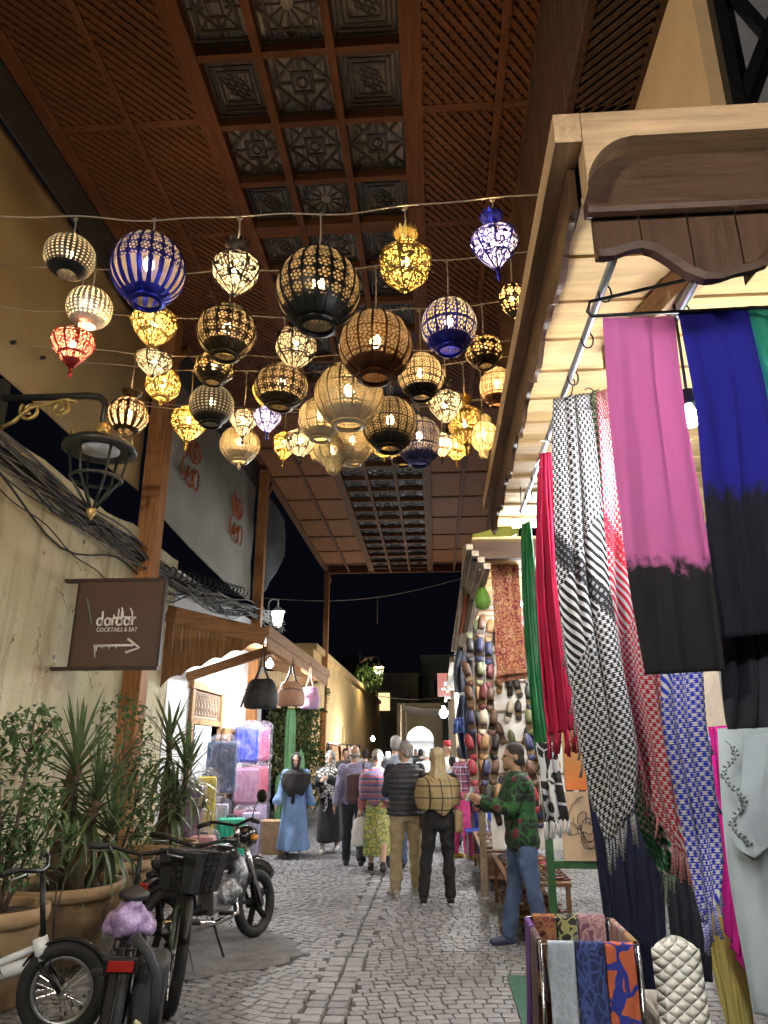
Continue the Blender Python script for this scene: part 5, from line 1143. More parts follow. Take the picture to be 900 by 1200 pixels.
    if basket:
        c = h0 + V((0, .2, -.13)); b = MB()
        for k in range(7):
            z = -.13 + k * .043; s_ = .8 + .2 * k / 6; P4 = [c + V((x * .17 * s_, y * .13 * s_, z)) for x, y in ((-1, -1), (1, -1), (1, 1), (-1, 1), (-1, -1))]; b.tube(P4, .004, 4)
        for k in range(-4, 5):
            for y in (-1, 1): b.tube([c + V((k * .04 * .8, y * .104, -.13)), c + V((k * .0425, y * .13, .13))], .0035, 4)
        b.b2(c + V((-.135, -.1, -.135)), c + V((.135, .1, -.128))); b.build('basket', blackm, st, w=False)
        b = MB(); b.loft([(c.x, c.y, c.z - .13 + .25 * f, .20 * (1 + .2 * f), .155 * (1 + .2 * f)) for f in (0, .3, .7, 1)], 4); b.build('basket_liner', blk, st, w=False)
    if rack:
        b = MB(); zr_ = ax + R + .09
        for x in (-.06, 0, .06): b.tube([(x, yr - .2, zr_), (x, yr + .26, zr_)], .007, 5)
        for y in (-.2, .0, .24): b.tube([(-.06, yr + y, zr_), (.06, yr + y, zr_)], .007, 5)
        for s_ in (-1, 1): b.tube([(.06 * s_, yr - .1, zr_), (.06 * s_, yr, ax)], .007, 5); b.tube([(.06 * s_, yr + .15, zr_), (.06 * s_, yr, ax)], .007, 5)
        b.build('rack', blackm, o, True, w=False)
        b = MB(); b.cbox((0, yr - .24, zr_ - .02), (.17, .05, .075), .012); tl = b.build('tail_light_case', blackm, o, w=False)
        b = MB(); b.cbox((0, yr - .267, zr_ - .02), (.13, .012, .05), .004); b.build('tail_light', mat('red_lens', (.35, .02, .015), .2), tl, w=False)
    b = MB(); b.tube([(-.06, yr + .2, ax - .02), (-.2, yr + .16, -.0)], .009, 6); b.build('kickstand', alu, o, w=False)
    return o
whitef = mat('white_frame', (.75, .76, .78), .3, var=.05); grnf = mat('olive_frame', (.10, .13, .09), .35, .3); blkf = mat('black_frame', (.02, .02, .022), .3, .2)
A = bicycle((-2.78, 4.98, 0), -math.pi / 2 - .12, 'folding bicycle with fat white frame at the bottom left corner', .25, .045, whitef, .98, .92, .8, False, False, .06, .25, .04, True, barw=.62)
B = bicycle((-1.95, 4.88, 0), .34, 'black cargo bicycle with rear rack and red tail lamp', .25, .055, blkf, 1.0, .98, .86, False, True, .08, -.2)
Cb = bicycle((-1.98, 5.95, 0), math.pi + .33, 'olive-framed bicycle facing the viewer beside the motorbike', .34, .04, grnf, 1.06, .98, .9, True, False, -.1, .04)
# painted letters on two frames
def letters(parent, segs, origin, ux, uz, s, r, m, name): 
    b = MB(); ux, uz = V(ux), V(uz)
    for k, L_ in enumerate(segs):
        for st in L_: b.tube([V(origin) + ux * ((p[0] + k * .8) * s) + uz * (p[1] * s) for p in st], r, 4)
    return b.build(name, m, parent, w=False)
S_l = [[(.5, .95), (.1, .95), (.05, .6), (.45, .45), (.45, .05), (0, .05)]]; B_l = [[(0, 0), (.05, 1), (.45, .9), (.4, .55), (.05, .5)], [(.4, .52), (.5, .1), (0, 0)]]; A_l = [[(0, 0), (.25, 1), (.5, 0)], [(.1, .4), (.4, .4)]]
hl = V((0, .98 / 2 - .13, .44)); bbk = V((0, -.08, .30)); dv = (hl - bbk).normalized()
nrm = V((0, -dv.z, dv.y))
letters(A, [S_l, B_l, A_l], bbk + dv * .10 + V((.041, 0, 0)) - nrm * .015, dv, nrm, .05, .003, blackm, 'lettering')
hl = V((0, 1.06 / 2 - .15, .98 - .34)); bbk = V((0, -.08, .28)); dv = (hl - bbk).normalized(); nrm = V((0, -dv.z, dv.y))
letters(Cb, [S_l, A_l, B_l, A_l, S_l], bbk + dv * .12 + V((-.022, 0, 0)) - nrm * .008, dv, nrm, .035, .0025, wt, 'lettering')
# pannier bag and plastic bag on the cargo bicycle
RT = Matrix.Rotation(.34, 3, 'Z')
pc = V((-1.95, 4.88, 0)) + RT @ V((.20, -.5, .40)); o = thing('pannier_bag', 'dark grey pannier bag with white lettering hung on the cargo bicycle', 'bag', pc); 
b = MB(); b.cbox((0, 0, 0), (.17, .32, .38), .05); me = fuse(b, .016, 3, .012, 12, 3); me.materials.append(mat('pannier', (.035, .038, .042), .6, var=.25)); link('bag_body', me, o).rotation_euler = (0, .1, .34)
b = MB(); b.tube([RT @ V((.03, -.165, -.12)), RT @ V((.035, -.172, .12)), RT @ V((-.02, -.15, .22)), RT @ V((-.1, -.1, .3))], .028, 8, True, .3); b.build('strap', mat('pannier_strap', (.05, .053, .06), .6), o, True, w=False)
b = MB(); b.tube([RT @ V((-.06, -.172, -.08)), RT @ V((-.03, -.174, -.1))], .012, 4); b.build('reflector', mat('reflector', (.6, .62, .3), .4), o, w=False)
letters(o, [S_l, B_l, A_l, S_l], RT @ V((.098, -.06, .10)), RT @ V((0, .0, -1)), RT @ V((0, 1, 0)), .045, .004, wt, 'lettering')
pb = V((-1.95, 4.88, 0)) + RT @ V((.04, -.33, .72)); b = MB(); b.ell((0, 0, 0), (.11, .13, .10), 14, 10); b.ell((.10, .06, -.02), (.06, .07, .06)); b.ell((.05, -.02, .09), (.04, .05, .05)); me = fuse(b, .010, 1, -.03, 15, 5, 1.); me.materials.append(mat('purple_plastic', (.20, .10, .22), .25, col2=(.55, .42, .72), var=.3, scale=11, bump=.6, bscale=30, bdist=.02)); o = link('plastic_bag', me); o.location = pb; tag(o, 'crumpled purple plastic bag on the cargo bicycle rack', 'bag')
# ================================================================= MOTORBIKE
mo = thing('motorbike', 'black moped with alloy wheels parked along the left side', 'motorbike', (-1.98, 7.0, 0), None, -.42); mo.rotation_euler = (0, -.10, -.42)
def mwheel(y, R, name):
    w = bpy.data.objects.new(name, None); COL.objects.link(w); w.parent = mo; w.location = (0, y, R)
    b = MB(); ring(b, R - .045, .045, 40, 10); b.build('tyre', tyre_m, w, True, w=False); b = MB(); ring(b, R - .09, .018, 36, 6); b.build('rim', blackm, w, True, w=False)
    b = MB()
    for k in range(5): a = 2 * math.pi * k / 5 + .3; b.bar((0, .03 * math.cos(a), .03 * math.sin(a)), (0, (R - .09) * math.cos(a + .18), (R - .09) * math.sin(a + .18)), .03, .05, (1, 0, 0))
    b.tube([(-.07, 0, 0), (.07, 0, 0)], .05, 14); b.build('alloy_spokes', blackm, w, w=False)
mwheel(.62, .29, 'front_wheel'); mwheel(-.60, .29, 'rear_wheel')
gl = mat('gloss_black', (.012, .012, .014), .15, 0, var=.2, bump=0); film2 = mat('crinkled_film', (.30, .32, .35), .2, .5, var=.4, scale=12, bump=1, bscale=25, bdist=.03)
b = MB(); b.tube([(0, .36, .98), (0, .40, .80)], .03, 8)
for s_ in (-1, 1): b.tube([(.075 * s_, .40, .82), (.08 * s_, .62, .29)], .022, 8)
b.bar((-.08, .41, .8), (.08, .41, .8), .05, .03); b.build('fork', chrome, mo, True, w=False)
b = MB(); b.tube([(-.34, .24, 1.0), (-.22, .3, 1.03), (0, .36, .98), (.22, .3, 1.03), (.34, .24, 1.0)], .014, 8); b.build('handlebar', blackm, mo, True, w=False)
for s_ in (-1, 1):
    b = MB(); b.tube([(.36 * s_, .235, 1.0), (.24 * s_, .285, 1.025)], .021, 8); b.build('grip', tyre_m, mo, True, w=False)
    b = MB(); b.tube([(.24 * s_, .3, 1.03), (.27 * s_, .3, 1.12), (.33 * s_, .3, 1.2)], .006, 5); b.lathe([(0, -.01), (.055, -.006), (.06, .0), (.052, .008), (0, .01)], 18, (.36 * s_, .3, 1.22), Matrix.Rotation(math.pi / 2, 3, 'X')); b.build('mirror', blackm if s_ > 0 else chrome, mo, True, w=False)
    b = MB(); b.ell((.13 * s_, .47, .86), (.035, .05, .03)); b.build('indicator', mat('amber', (.5, .2, .02), .2), mo, True, w=False)
b = MB(); b.ell((0, .5, .87), (.10, .11, .105), 18, 12); me = fuse(b, .012, 2); me.materials.append(gl); hlm = link('headlight_shell', me, mo)
b = MB(); b.lathe([(0, .03), (.06, .022), (.085, 0)], 20, (0, .59, .87), Matrix.Rotation(-math.pi / 2, 3, 'X')); b.build('headlight_lens', mat('lens', (.7, .72, .75), .08), hlm, True, w=False)
b = MB(); b.tube([(0, .62 + .33 * math.cos(a), .29 + .33 * math.sin(a)) for a in [math.radians(35 + 105 * i / 12) for i in range(13)]], .07, 8, True, .35); b.build('front_mudguard', gl, mo, True, w=False)
b = MB(); b.tube([(0, -.60 + .35 * math.cos(a), .29 + .35 * math.sin(a)) for a in [math.radians(60 + 115 * i / 12) for i in range(13)]], .075, 8, True, .35); b.build('rear_mudguard', gl, mo, True, w=False)
b = MB(); b.loft([(0, -.28, .70, .07, .36), (0, -.28, .74, .12, .42), (0, -.29, .79, .125, .43), (0, -.3, .825, .08, .38)], 20); me = fuse(b, .016, 3); me.materials.append(blk); link('seat', me, mo)
b = MB(); b.loft([(0, .16, .62, .06, .15), (0, .16, .70, .12, .2), (0, .15, .78, .12, .19), (0, .14, .84, .06, .12)], 18); me = fuse(b, .016, 3); me.materials.append(gl); link('fuel_tank', me, mo)
b = MB(); b.tube([(0, .38, .9), (0, .15, .66), (0, -.1, .60), (0, -.5, .66), (0, -.75, .70)], .028, 8); b.tube([(0, .36, .84), (0, .22, .45), (0, .0, .3), (0, -.2, .35), (0, -.25, .6)], .025, 8)
for s_ in (-1, 1): b.tube([(.07 * s_, -.2, .38), (.075 * s_, -.60, .29)], .02, 7); b.tube([(.08 * s_, -.4, .64), (.085 * s_, -.58, .31)], .022, 8)
b.build('frame', blackm, mo, True, w=False)
b = MB(); b.cbox((0, .05, .40), (.20, .26, .2), .04); b.tube([(0, .12, .44), (0, .3, .52)], .075, 12)
for k in range(6): b.cbox((0, .15 + k * .03, .455 + k * .013), (.2, .012, .15), .004)
b.build('engine', alu, mo, w=False)
b = MB(); b.tube([(.11, .2, .45), (.13, .2, .27), (.13, -.1, .24), (.14, -.3, .26), (.15, -.75, .33)], [.02, .022, .022, .045, .05], 12); b.build('exhaust', chrome, mo, True, w=False)
b = MB(); b.cbox((0, -.2, .56), (.22, .34, .17), .04); b.build('side_panel', gl, mo, w=False)
b = MB(); b.tube([(-.11, -.62, .80), (-.12, -.3, .76), (-.12, .0, .73)], .01, 6); b.tube([(.11, -.62, .80), (.12, -.3, .76), (.12, .0, .73)], .01, 6); b.tube([(-.11, -.62, .80), (0, -.72, .81), (.11, -.62, .80)], .01, 6); b.build('grab_rail', chrome, mo, True, w=False)
b = MB(); b.loft([(.02, .33, .46, .07, .08), (.04, .35, .56, .085, .08), (.03, .34, .66, .06, .06), (.0, .36, .72, .035, .04)], 14); me = fuse(b, .02, 1, .04, 14, 9); me.materials.append(film2); link('plastic_cover', me, mo)
b = MB(); b.loft([(.03, .12, .36, .13, .12), (.05, .14, .46, .16, .15), (.03, .14, .55, .1, .1)], 12); me = fuse(b, .02, 1, .05, 13, 4); me.materials.append(film2); link('plastic_cover', me, mo)
b = MB(); b.tube([(.1, -.1, .28), (.26, -.14, .0)], .012, 6); b.build('side_stand', blackm, mo, w=False)
for s_ in (-1, 1): b = MB(); b.tube([(.1 * s_, .0, .3), (.24 * s_, .0, .3)], .018, 8); b.build('foot_peg', tyre_m, mo, w=False)
b = MB(); b.cbox((0, -.83, .62), (.12, .05, .07), .015); b.build('tail_light', mat('red_lens', (.35, .02, .015), .2), mo, w=False)
# ================================================================= PEOPLE
skins = [mat('skin_a', (.48, .29, .20), .5, var=.08, bump=.05), mat('skin_b', (.33, .19, .12), .5, var=.08, bump=.05), mat('skin_c', (.60, .40, .30), .5, var=.08, bump=.05)]
def cmat(name, col, **k): return mat('cl_' + name, col, k.pop('rough', .85), var=k.pop('var', .18), scale=k.pop('scale', 9), bump=.25, bscale=120, sheen=.05, **k)
def patt(name, fn, sc=1.):                    # pattern laid on by position on the body
    if 'pt_' + name in MT: return MT['pt_' + name]
    m, t, N, L, P = nmat('pt_' + name); tc = nd(t, 'ShaderNodeTexCoord'); sp = nd(t, 'ShaderNodeSeparateXYZ'); L.new(tc.outputs['Object'], sp.inputs[0])
    cb = nd(t, 'ShaderNodeCombineXYZ'); u = mth(t, 'ADD', sp.outputs[0], mth(t, 'MULTIPLY', sp.outputs[1], .7)); v = sp.outputs[2]; L.new(u, cb.inputs[0]); L.new(v, cb.inputs[1])
    L.new(fn(t, cb.outputs[0], u, v), P.inputs['Base Color']); P.inputs['Roughness'].default_value = .85; MT['pt_' + name] = m; return m
def chain(b, pts, rad, n=10):
    P = [V(p) for p in pts]; R = list(rad)
    d0 = (P[0] - P[1]).normalized(); d1 = (P[-1] - P[-2]).normalized()
    P = [P[0] + d0 * R[0] * .8] + [P[0] + d0 * R[0] * .45] + P + [P[-1] + d1 * R[-1] * .45, P[-1] + d1 * R[-1] * .8]; R = [R[0] * .45, R[0] * .85] + R + [R[-1] * .85, R[-1] * .45]
    b.tube(P, R, n)
def rotx(v, a): c, s_ = math.cos(a), math.sin(a); return V((v[0], v[1] * c - v[2] * s_, v[1] * s_ + v[2] * c))
class Fig:
    """Joints of one standing figure; it faces -Y in its own frame, metres for a 1.75 m person."""
    def __init__(s, H, legs=((0, 0), (0, 0)), arms=((0, 8, 10), (0, 8, 10)), lean=0, build=1., knee=(0, 0), headturn=0):
        k = H / 1.75; s.k = k; s.b = build; R = math.radians; s.turn = R(headturn)
        s.hip = {}; s.sh = {}; s.L = {}; s.A = {}
        sw = []
        for i, sx in enumerate((-1, 1)):
            f, o = legs[i]; kn = knee[i]
            h = V((sx * .09, 0, .93)); d = V((math.sin(R(o)) * sx, -math.sin(R(f)), -math.cos(R(f)))); kp = h + d * .43
            d2 = V((math.sin(R(o)) * sx * .6, -math.sin(R(f - kn)), -math.cos(R(f - kn)))); ap = kp + d2 * .42; s.L[i] = [h, kp, ap]
        drop = min(s.L[0][2].z, s.L[1][2].z) - .085; s.drop = drop
        for i in (0, 1): s.L[i] = [p - V((0, 0, drop)) for p in s.L[i]]
        s.pel = V((0, 0, .96 - drop)); ln = R(lean)
        def up(z, x=0, y=0): q = rotx((x, y, z - .96), ln); return s.pel + q
        s.up = up; s.neck = up(1.47); s.head = up(1.635, 0, -.012 - .02 * math.sin(ln))
        for i, sx in enumerate((-1, 1)):
            f, o, be = arms[i][:3]; inw = arms[i][3] if len(arms[i]) > 3 else 0
            a = up(1.415, sx * .175 * (.5 + .5 * build)); d = V((math.sin(R(o)) * sx, -math.sin(R(f)) * math.cos(R(o)), -math.cos(R(f)) * math.cos(R(o)))); e = a + d * .28
            d2 = V((math.sin(R(o - inw)) * sx, -math.sin(R(f + be)), -math.cos(R(f + be)))).normalized(); w = e + d2 * .25; s.A[i] = [a, e, w, d2]
    def sc(s, v): return V(v) * s.k
    def torso(s, b, g=0., z0=.84, z1=1.5, belly=0):
        B = s.b; prof = [(.82, .135, .10), (.90, .168, .115), (.97, .165, .112), (1.06, .148, .105 + belly), (1.15, .148, .108 + belly * .8), (1.25, .165, .115), (1.34, .180, .112), (1.41, .165, .092), (1.455, .10, .072), (1.49, .062, .06)]
        rg = []
        for z, rx, ry in prof:
            if z0 <= z <= z1: c = s.up(z, 0, .008 if z > 1.2 else 0); rg.append((c.x, c.y, c.z, rx * B + g, ry * B + g))
        b.loft(rg, 18)
    def legs(s, b, g=0., lo=1., flare=0.):
        B = .5 + .5 * s.b
        for i in (0, 1):
            h, k_, a = s.L[i]; m1 = h.lerp(k_, .5); m2 = k_.lerp(a, .35); e = k_.lerp(a, lo)
            chain(b, [h + V((0, 0, .02)), m1, k_, m2, e], [.088 * B + g, .074 * B + g, .054 * B + g, .055 * B + g, .038 * B + g * 1.2 + flare], 12)
    def arms_(s, b, g=0., lo=1., flare=0.):
        for i in (0, 1):
            a, e, w, d = s.A[i]; pts = [a, a.lerp(e, .5), e, e.lerp(w, .5)] + [w.lerp(e, 1 - lo)] if lo > .6 else [a, a.lerp(e, .5), a.lerp(e, .95)]
            chain(b, pts, [.058 + g, .046 + g, .040 + g, .036 + g, .028 + g + flare][:len(pts)] if lo > .6 else [.06 + g, .05 + g, .048 + g], 10)
    def hands(s, b):
        for i, sx in enumerate((-1, 1)):
            a, e, w, d = s.A[i]; side = d.cross(V((sx, 0, 0))); side = side.normalized() if side.length > .1 else V((0, -1, 0)); n_ = d.cross(side).normalized()
            chain(b, [w, w + d * .05, w + d * .085], [.026, .033, .03], 8)
            for k_ in range(4):
                o = side * ((k_ - 1.5) * .019); l = (.062, .075, .07, .055)[k_]; p = w + d * .085 + o; chain(b, [p, p + d * l * .5 + n_ * .006, p + d * l + n_ * .022], [.0105, .010, .009], 6)
            p = w + d * .03 + side * -.028; chain(b, [p, p + d * .03 - side * .022, p + d * .06 - side * .028], [.013, .012, .010], 6)
    def headm(s, b):
        h = s.head; R_ = Matrix.Rotation(s.turn, 3, 'Z'); q = lambda x, y, z: h + R_ @ V((x, y, z))
        b.ell(q(0, .012, .028), (.076, .094, .096), 16, 12); b.ell(q(0, -.022, -.045), (.058, .068, .075), 14, 10, R_)
        chain(b, [q(0, -.088, .01), q(0, -.104, -.022)], [.010, .014], 6); b.ell(q(0, -.088, -.055), (.022, .012, .009), 8, 6, R_); b.ell(q(0, -.075, -.1), (.022, .016, .018), 8, 6)
        for sx in (-1, 1): b.ell(q(sx * .077, .015, -.01), (.010, .022, .032), 8, 6, R_); b.ell(q(sx * .03, -.082, .022), (.026, .010, .008), 8, 6, R_)
        chain(b, [s.neck - V((0, 0, .05)), s.neck + V((0, 0, .02)), h + V((0, .01, -.06))], [.058, .053, .055], 10)
    def ell(s, b, c, r): b.ell(s.head + Matrix.Rotation(s.turn, 3, 'Z') @ V(c), r, 16, 12, Matrix.Rotation(s.turn, 3, 'Z'))
def finish(F, b, name, m, o, vox, sm=3, wr=0., seed=0, wsc=9., wst=.45, hem=None):
    me = fuse(b, vox / F.k, sm, wr, wsc, seed, wst)
    if hem:
        n = len(me.vertices); co = np.empty(n * 3, dtype=np.float32); me.vertices.foreach_get('co', co); co = co.reshape(-1, 3); z0, z1, k_ = hem
        f = np.clip((z1 - co[:, 2]) / (z1 - z0), 0, 1); co[:, 2] += f * (k_ * (co[:, 0] / .28) ** 2 - .06 + .035 * np.sin(co[:, 0] * 25 + seed) * f); me.vertices.foreach_set('co', co.ravel())
    me.transform(Matrix.Scale(F.k, 4)); me.materials.append(m); return link(name, me, o)
SHADE = {}
def person(label, loc, face, H, F_kw, wear, skin=0, vox=.011, group=None, eyes=False, seed=0):
    F = Fig(H, **F_kw); b = MB(); F.torso(b); F.legs(b); F.arms_(b); F.hands(b); F.headm(b)
    for i in (0, 1):
        a = F.L[i][2]; chain(b, [a + V((0, .03, -.04)), a + V((0, -.05, -.05)), a + V((0, -.14, -.062))], [.036, .036, .026], 8)
    me = fuse(b, vox / F.k, 3); me.transform(Matrix.Scale(F.k, 4)); me.materials.append(skins[skin]); o = link('person', me, None, loc, (0, 0, face)); tag(o, label, 'person', group)
    def fin(b, n, m, wr=.008, sm=3, wsc=9., v=1.0, wst=.45, hem=None): return finish(F, b, n, m, o, vox * v, sm, wr, seed, wsc, wst, hem)
    for w in wear:
        kind, m = w[0], w[1]; a = w[2] if len(w) > 2 else {}; b = MB()
        if kind == 'trousers': F.torso(b, .014, .8, a.get('top', 1.0)); F.legs(b, a.get('g', .018), a.get('lo', .97), a.get('flare', .008)); fin(b, 'trousers', m, .022, wsc=12, wst=1.1)
        elif kind == 'top':
            F.torso(b, a.get('g', .022), a.get('hem', .84), 1.5, a.get('belly', 0)); F.arms_(b, a.get('ag', .016), a.get('sl', .97), a.get('flare', .004)); fin(b, a.get('name', 'shirt'), m, .024, wsc=11, wst=.9)
        elif kind == 'vest': F.torso(b, .045, .84, 1.46); fin(b, 'padded_vest', m, .006)
        elif kind == 'robe':
            z = F.pel.z; hem = a.get('hem', .1); fl = a.get('flare', .2); rg = []
            for f in range(9):
                q = f / 8; zz = hem + (z + .05 - hem) * q; w_ = .19 + (fl - .05) * (1 - q) ** 1.1; st = F.L[0][2].y + F.L[1][2].y; sp_ = abs(F.L[0][2].y - F.L[1][2].y) * .45
                rg.append((0, st * .5 * (1 - q), zz, w_, w_ * .72 + sp_ * (1 - q)))
            b.loft(rg, 26); F.torso(b, a.get('g', .035), .84, 1.5); F.arms_(b, .028, .98, a.get('cuff', .03)); fin(b, a.get('name', 'dress'), m, .03, 3, 8, wst=.22)
        elif kind == 'skirt':
            z = F.pel.z; hem = a.get('hem', .3); rg = []
            for f in range(8):
                q = f / 7; zz = hem + (z + .08 - hem) * q; w_ = .175 + a.get('flare', .06) * (1 - q); rg.append((0, 0, zz, w_, w_ * .8))
            b.loft(rg, 26); fin(b, 'skirt', m, .022, 2, 9, wst=.2)
        elif kind == 'shawl':
            lo = a.get('lo', 1.0); rg = []
            for zz, w_, d_ in ((lo, .235, .15), (lo + .1, .245, .16), (1.25, .245, .16), (1.35, .24, .15), (1.41, .215, .13), (1.45, .14, .10)):
                c = F.up(zz, 0, .005); rg.append((c.x, c.y, c.z, w_ * a.get('w', 1.), d_ * a.get('w', 1.)))
            c = F.up(1.5); rg.append((c.x, c.y, c.z, .07, .075)); b.loft(rg, 22); fin(b, a.get('name', 'shawl'), m, .03, 3, 9, wst=.6, hem=(lo - F.drop, 1.3 - F.drop, .09))
        elif kind == 'hijab':
            F.ell(b, (0, .033, .034), (.099, .106, .114)); F.ell(b, (0, .032, -.06), (.092, .096, .09)); c = F.up(1.5, 0, .0); lo = a.get('lo', 1.12)
            for sx in (-1, 1): chain(b, [F.head + V((sx * .072, -.03, .05)), F.head + V((sx * .070, -.05, -.03)), F.head + V((sx * .04, -.06, -.11)), F.head + V((0, -.06, -.14))], [.021, .024, .032, .045], 8)
            rg = [(F.up(zz).x, F.up(zz).y - dy, F.up(zz).z, rx, ry) for zz, rx, ry, dy in ((lo, .27, .20, .02), (lo + .1, .285, .205, .015), (1.31, .292, .195, .0), (1.41, .27, .165, .0), (1.45, .20, .13, .0), (1.48, .11, .10, .0), (1.54, .085, .085, .0))]
            b.loft(rg, 20); fin(b, 'headscarf', m, .02, 3, 10, wst=.5, hem=(lo - F.drop, 1.36 - F.drop, .17))
            if a.get('tail'): b = MB(); c = F.up(lo + .06, 0, -.165); b.tube([c, c + V((-.02, -.01, -.15)), c + V((-.05, .02, -.34)), c + V((-.09, .04, -.52))], [.02, .035, .045, .05], 8, True, .4); fin(b, 'scarf_tail', m, .01)
        elif kind == 'hair':
            F.ell(b, (0, .022, .042), (.084, .096, .095)); F.ell(b, (0, .042, -.02), (.080, .072, .075)); fin(b, 'hair', m, .006, 2, 25)
        elif kind == 'fringe_hair':             # bald on top, hair at the sides and back
            F.ell(b, (0, .045, -.02), (.082, .065, .05)); fin(b, 'hair', m, .004, 2, 25)
        elif kind == 'longhair':
            F.ell(b, (0, .026, .04), (.098, .108, .106)); c = F.head
            rg = [(c.x - .02, c.y + .10, c.z - .50, .06, .03), (c.x - .01, c.y + .12, c.z - .38, .11, .05), (c.x, c.y + .10, c.z - .2, .115, .06), (c.x, c.y + .06, c.z - .08, .092, .075), (c.x, c.y + .035, c.z + .04, .09, .09)]
            b.loft(rg, 18); fin(b, 'hair', m, .018, 2, 26, wst=.12)
        elif kind == 'cap': F.ell(b, (0, .012, .07), (.082, .10, .062)); fin(b, a.get('name', 'cap'), m, .002)
        elif kind == 'fez': c = F.head + V((0, .02, .09)); b.loft([(c.x, c.y, c.z - .01, .085, .095), (c.x, c.y, c.z + .09, .068, .075)], 16); fin(b, 'fez', m, 0, 1)
        elif kind == 'bun': F.ell(b, (0, .1, .03), (.055, .05, .06)); F.ell(b, (0, .025, .045), (.088, .1, .095)); fin(b, 'head_wrap', m, .012, 2, 30)
        elif kind == 'shoes':
            for i in (0, 1):
                b = MB(); q = F.L[i][2]; chain(b, [q + V((0, .045, -.035)), q + V((0, -.04, -.042)), q + V((0, -.15, -.055))], [.045, .048, .036], 10); chain(b, [q, q + V((0, 0, .03))], [.046, .046], 8); s_ = fin(b, 'shoe', m, 0, 2)
                if a.get('sole'):
                    b = MB(); chain(b, [q + V((0, .05, -.066)), q + V((0, -.05, -.066)), q + V((0, -.16, -.068))], [.030, .034, .026], 10); e = finish(F, b, 'sole', a['sole'], s_, vox * .9, 1)
        elif kind == 'collar': c = F.neck; b.loft([(c.x, c.y, c.z - .04, .10, .09), (c.x, c.y, c.z, .085, .08), (c.x, c.y, c.z + .035, .075, .07)], 14); fin(b, 'collar', m, .006)
    if eyes:
        for sx in (-1, 1): b = MB(); F.ell(b, (sx * .03, -.085, .008), (.011, .008, .007)); me = b.mesh('eye', mat('eye_dark', (.02, .012, .01), .2), None, True); me.transform(Matrix.Scale(F.k, 4)); link('eye', me, o)
    return o, F
def bag_on(o, F, c, dims, m, label, name, strap=None, cat='bag', sm=3):
    """a worn bag is a thing of its own; c, strap in the figure's own frame (metres at 1.75 m)"""
    M = Matrix.Translation(o.location) @ Matrix.Rotation(o.rotation_euler.z, 4, 'Z'); c = V(c) * F.k; w = M @ c
    t_ = thing(name, label, cat, w, None, o.rotation_euler.z); b = MB(); b.cbox((0, 0, 0), dims, min(dims) * .3); me = fuse(b, .014, sm, .008, 12, 2); me.materials.append(m); link('bag_body', me, t_)
    if strap: b = MB(); b.tube([V(p) * F.k - c for p in strap], .013, 6, True, .5); b.build('strap', m, t_, True, w=False)
    return t_
def feet(px, py): q = aZ(px, py, 0); return V((q.x, q.y, 0))
denim = cmat('denim', (.06, .10, .19)); blackc = cmat('black', (.013, .013, .015)); wshoe = cmat('white_shoe', (.7, .7, .68), rough=.6); dshoe = cmat('dark_shoe', (.03, .03, .035), rough=.6)
khaki = cmat('khaki', (.36, .29, .17)); greyh = mat('cl_grey_hair', (.27, .26, .25), .55, var=.5, scale=60, bump=.8, bscale=70, stretch=(2, 2, .5), bdist=.006); blondh = mat('cl_blonde_hair', (.40, .31, .17), .45, var=.5, scale=30, bump=.8, bscale=40, stretch=(3, 3, .12), bdist=.01); darkh = cmat('dark_hair', (.02, .015, .012)); whitec = cmat('white_cloth', (.68, .67, .66))
# 1 woman in blue
person('woman in black headscarf and long pale blue dress walking towards us', feet(343, 1004), .15, 1.62, dict(legs=((16, 1), (-14, 1)), arms=((10, 14, 18), (-8, 14, 20)), knee=(4, 18)), [('robe', cmat('blue_dress', (.16, .27, .50)), dict(hem=.13, flare=.16, name='dress')), ('hijab', blackc, dict(lo=1.10, tail=1)), ('shoes', dshoe)], 2, eyes=True, seed=1)
# 2 woman in black dress with patterned scarf
p, F = person('woman in black dress and black-and-white headscarf walking towards us', feet(385, 1000), -.1, 1.63, dict(legs=((6, 1), (-8, 1)), arms=((30, 10, 75, 45), (35, 10, 80, 55)), knee=(2, 12)), [('robe', blackc, dict(hem=.2, flare=.10)), ('hijab', patt('bw_scarf', paisley((.6, .6, .58), (.02, .02, .02), (.35, .33, .33), 9, 16)), dict(lo=1.0, tail=1)), ('shoes', wshoe)], 2, eyes=True, seed=2)
# 3 man with backpack, seen from behind
p, F = person('bald man in lavender shirt and dark trousers seen from behind', feet(414, 1016), math.pi + .1, 1.74, dict(legs=((-13, 2), (13, 2)), arms=((8, 12, 30), (-10, 12, 15)), knee=(16, 3)), [('trousers', cmat('charcoal_trousers', (.025, .027, .04))), ('top', cmat('lavender_shirt', (.27, .26, .42)), dict(hem=.84, g=.03, ag=.024)), ('fringe_hair', greyh), ('shoes', dshoe)], 0, seed=3)
bag_on(p, F, (-.03, .23, 1.12), (.30, .18, .42), mat('backpack_cloth', (.06, .055, .07), .7, col2=(.16, .07, .08), var=.3, scale=7), 'dark grey and maroon backpack on the lavender-shirted man', 'backpack', [(-.14, .16, 1.3), (-.15, .05, 1.47), (-.14, -.1, 1.38), (-.17, -.1, 1.15), (-.15, .12, .98)])
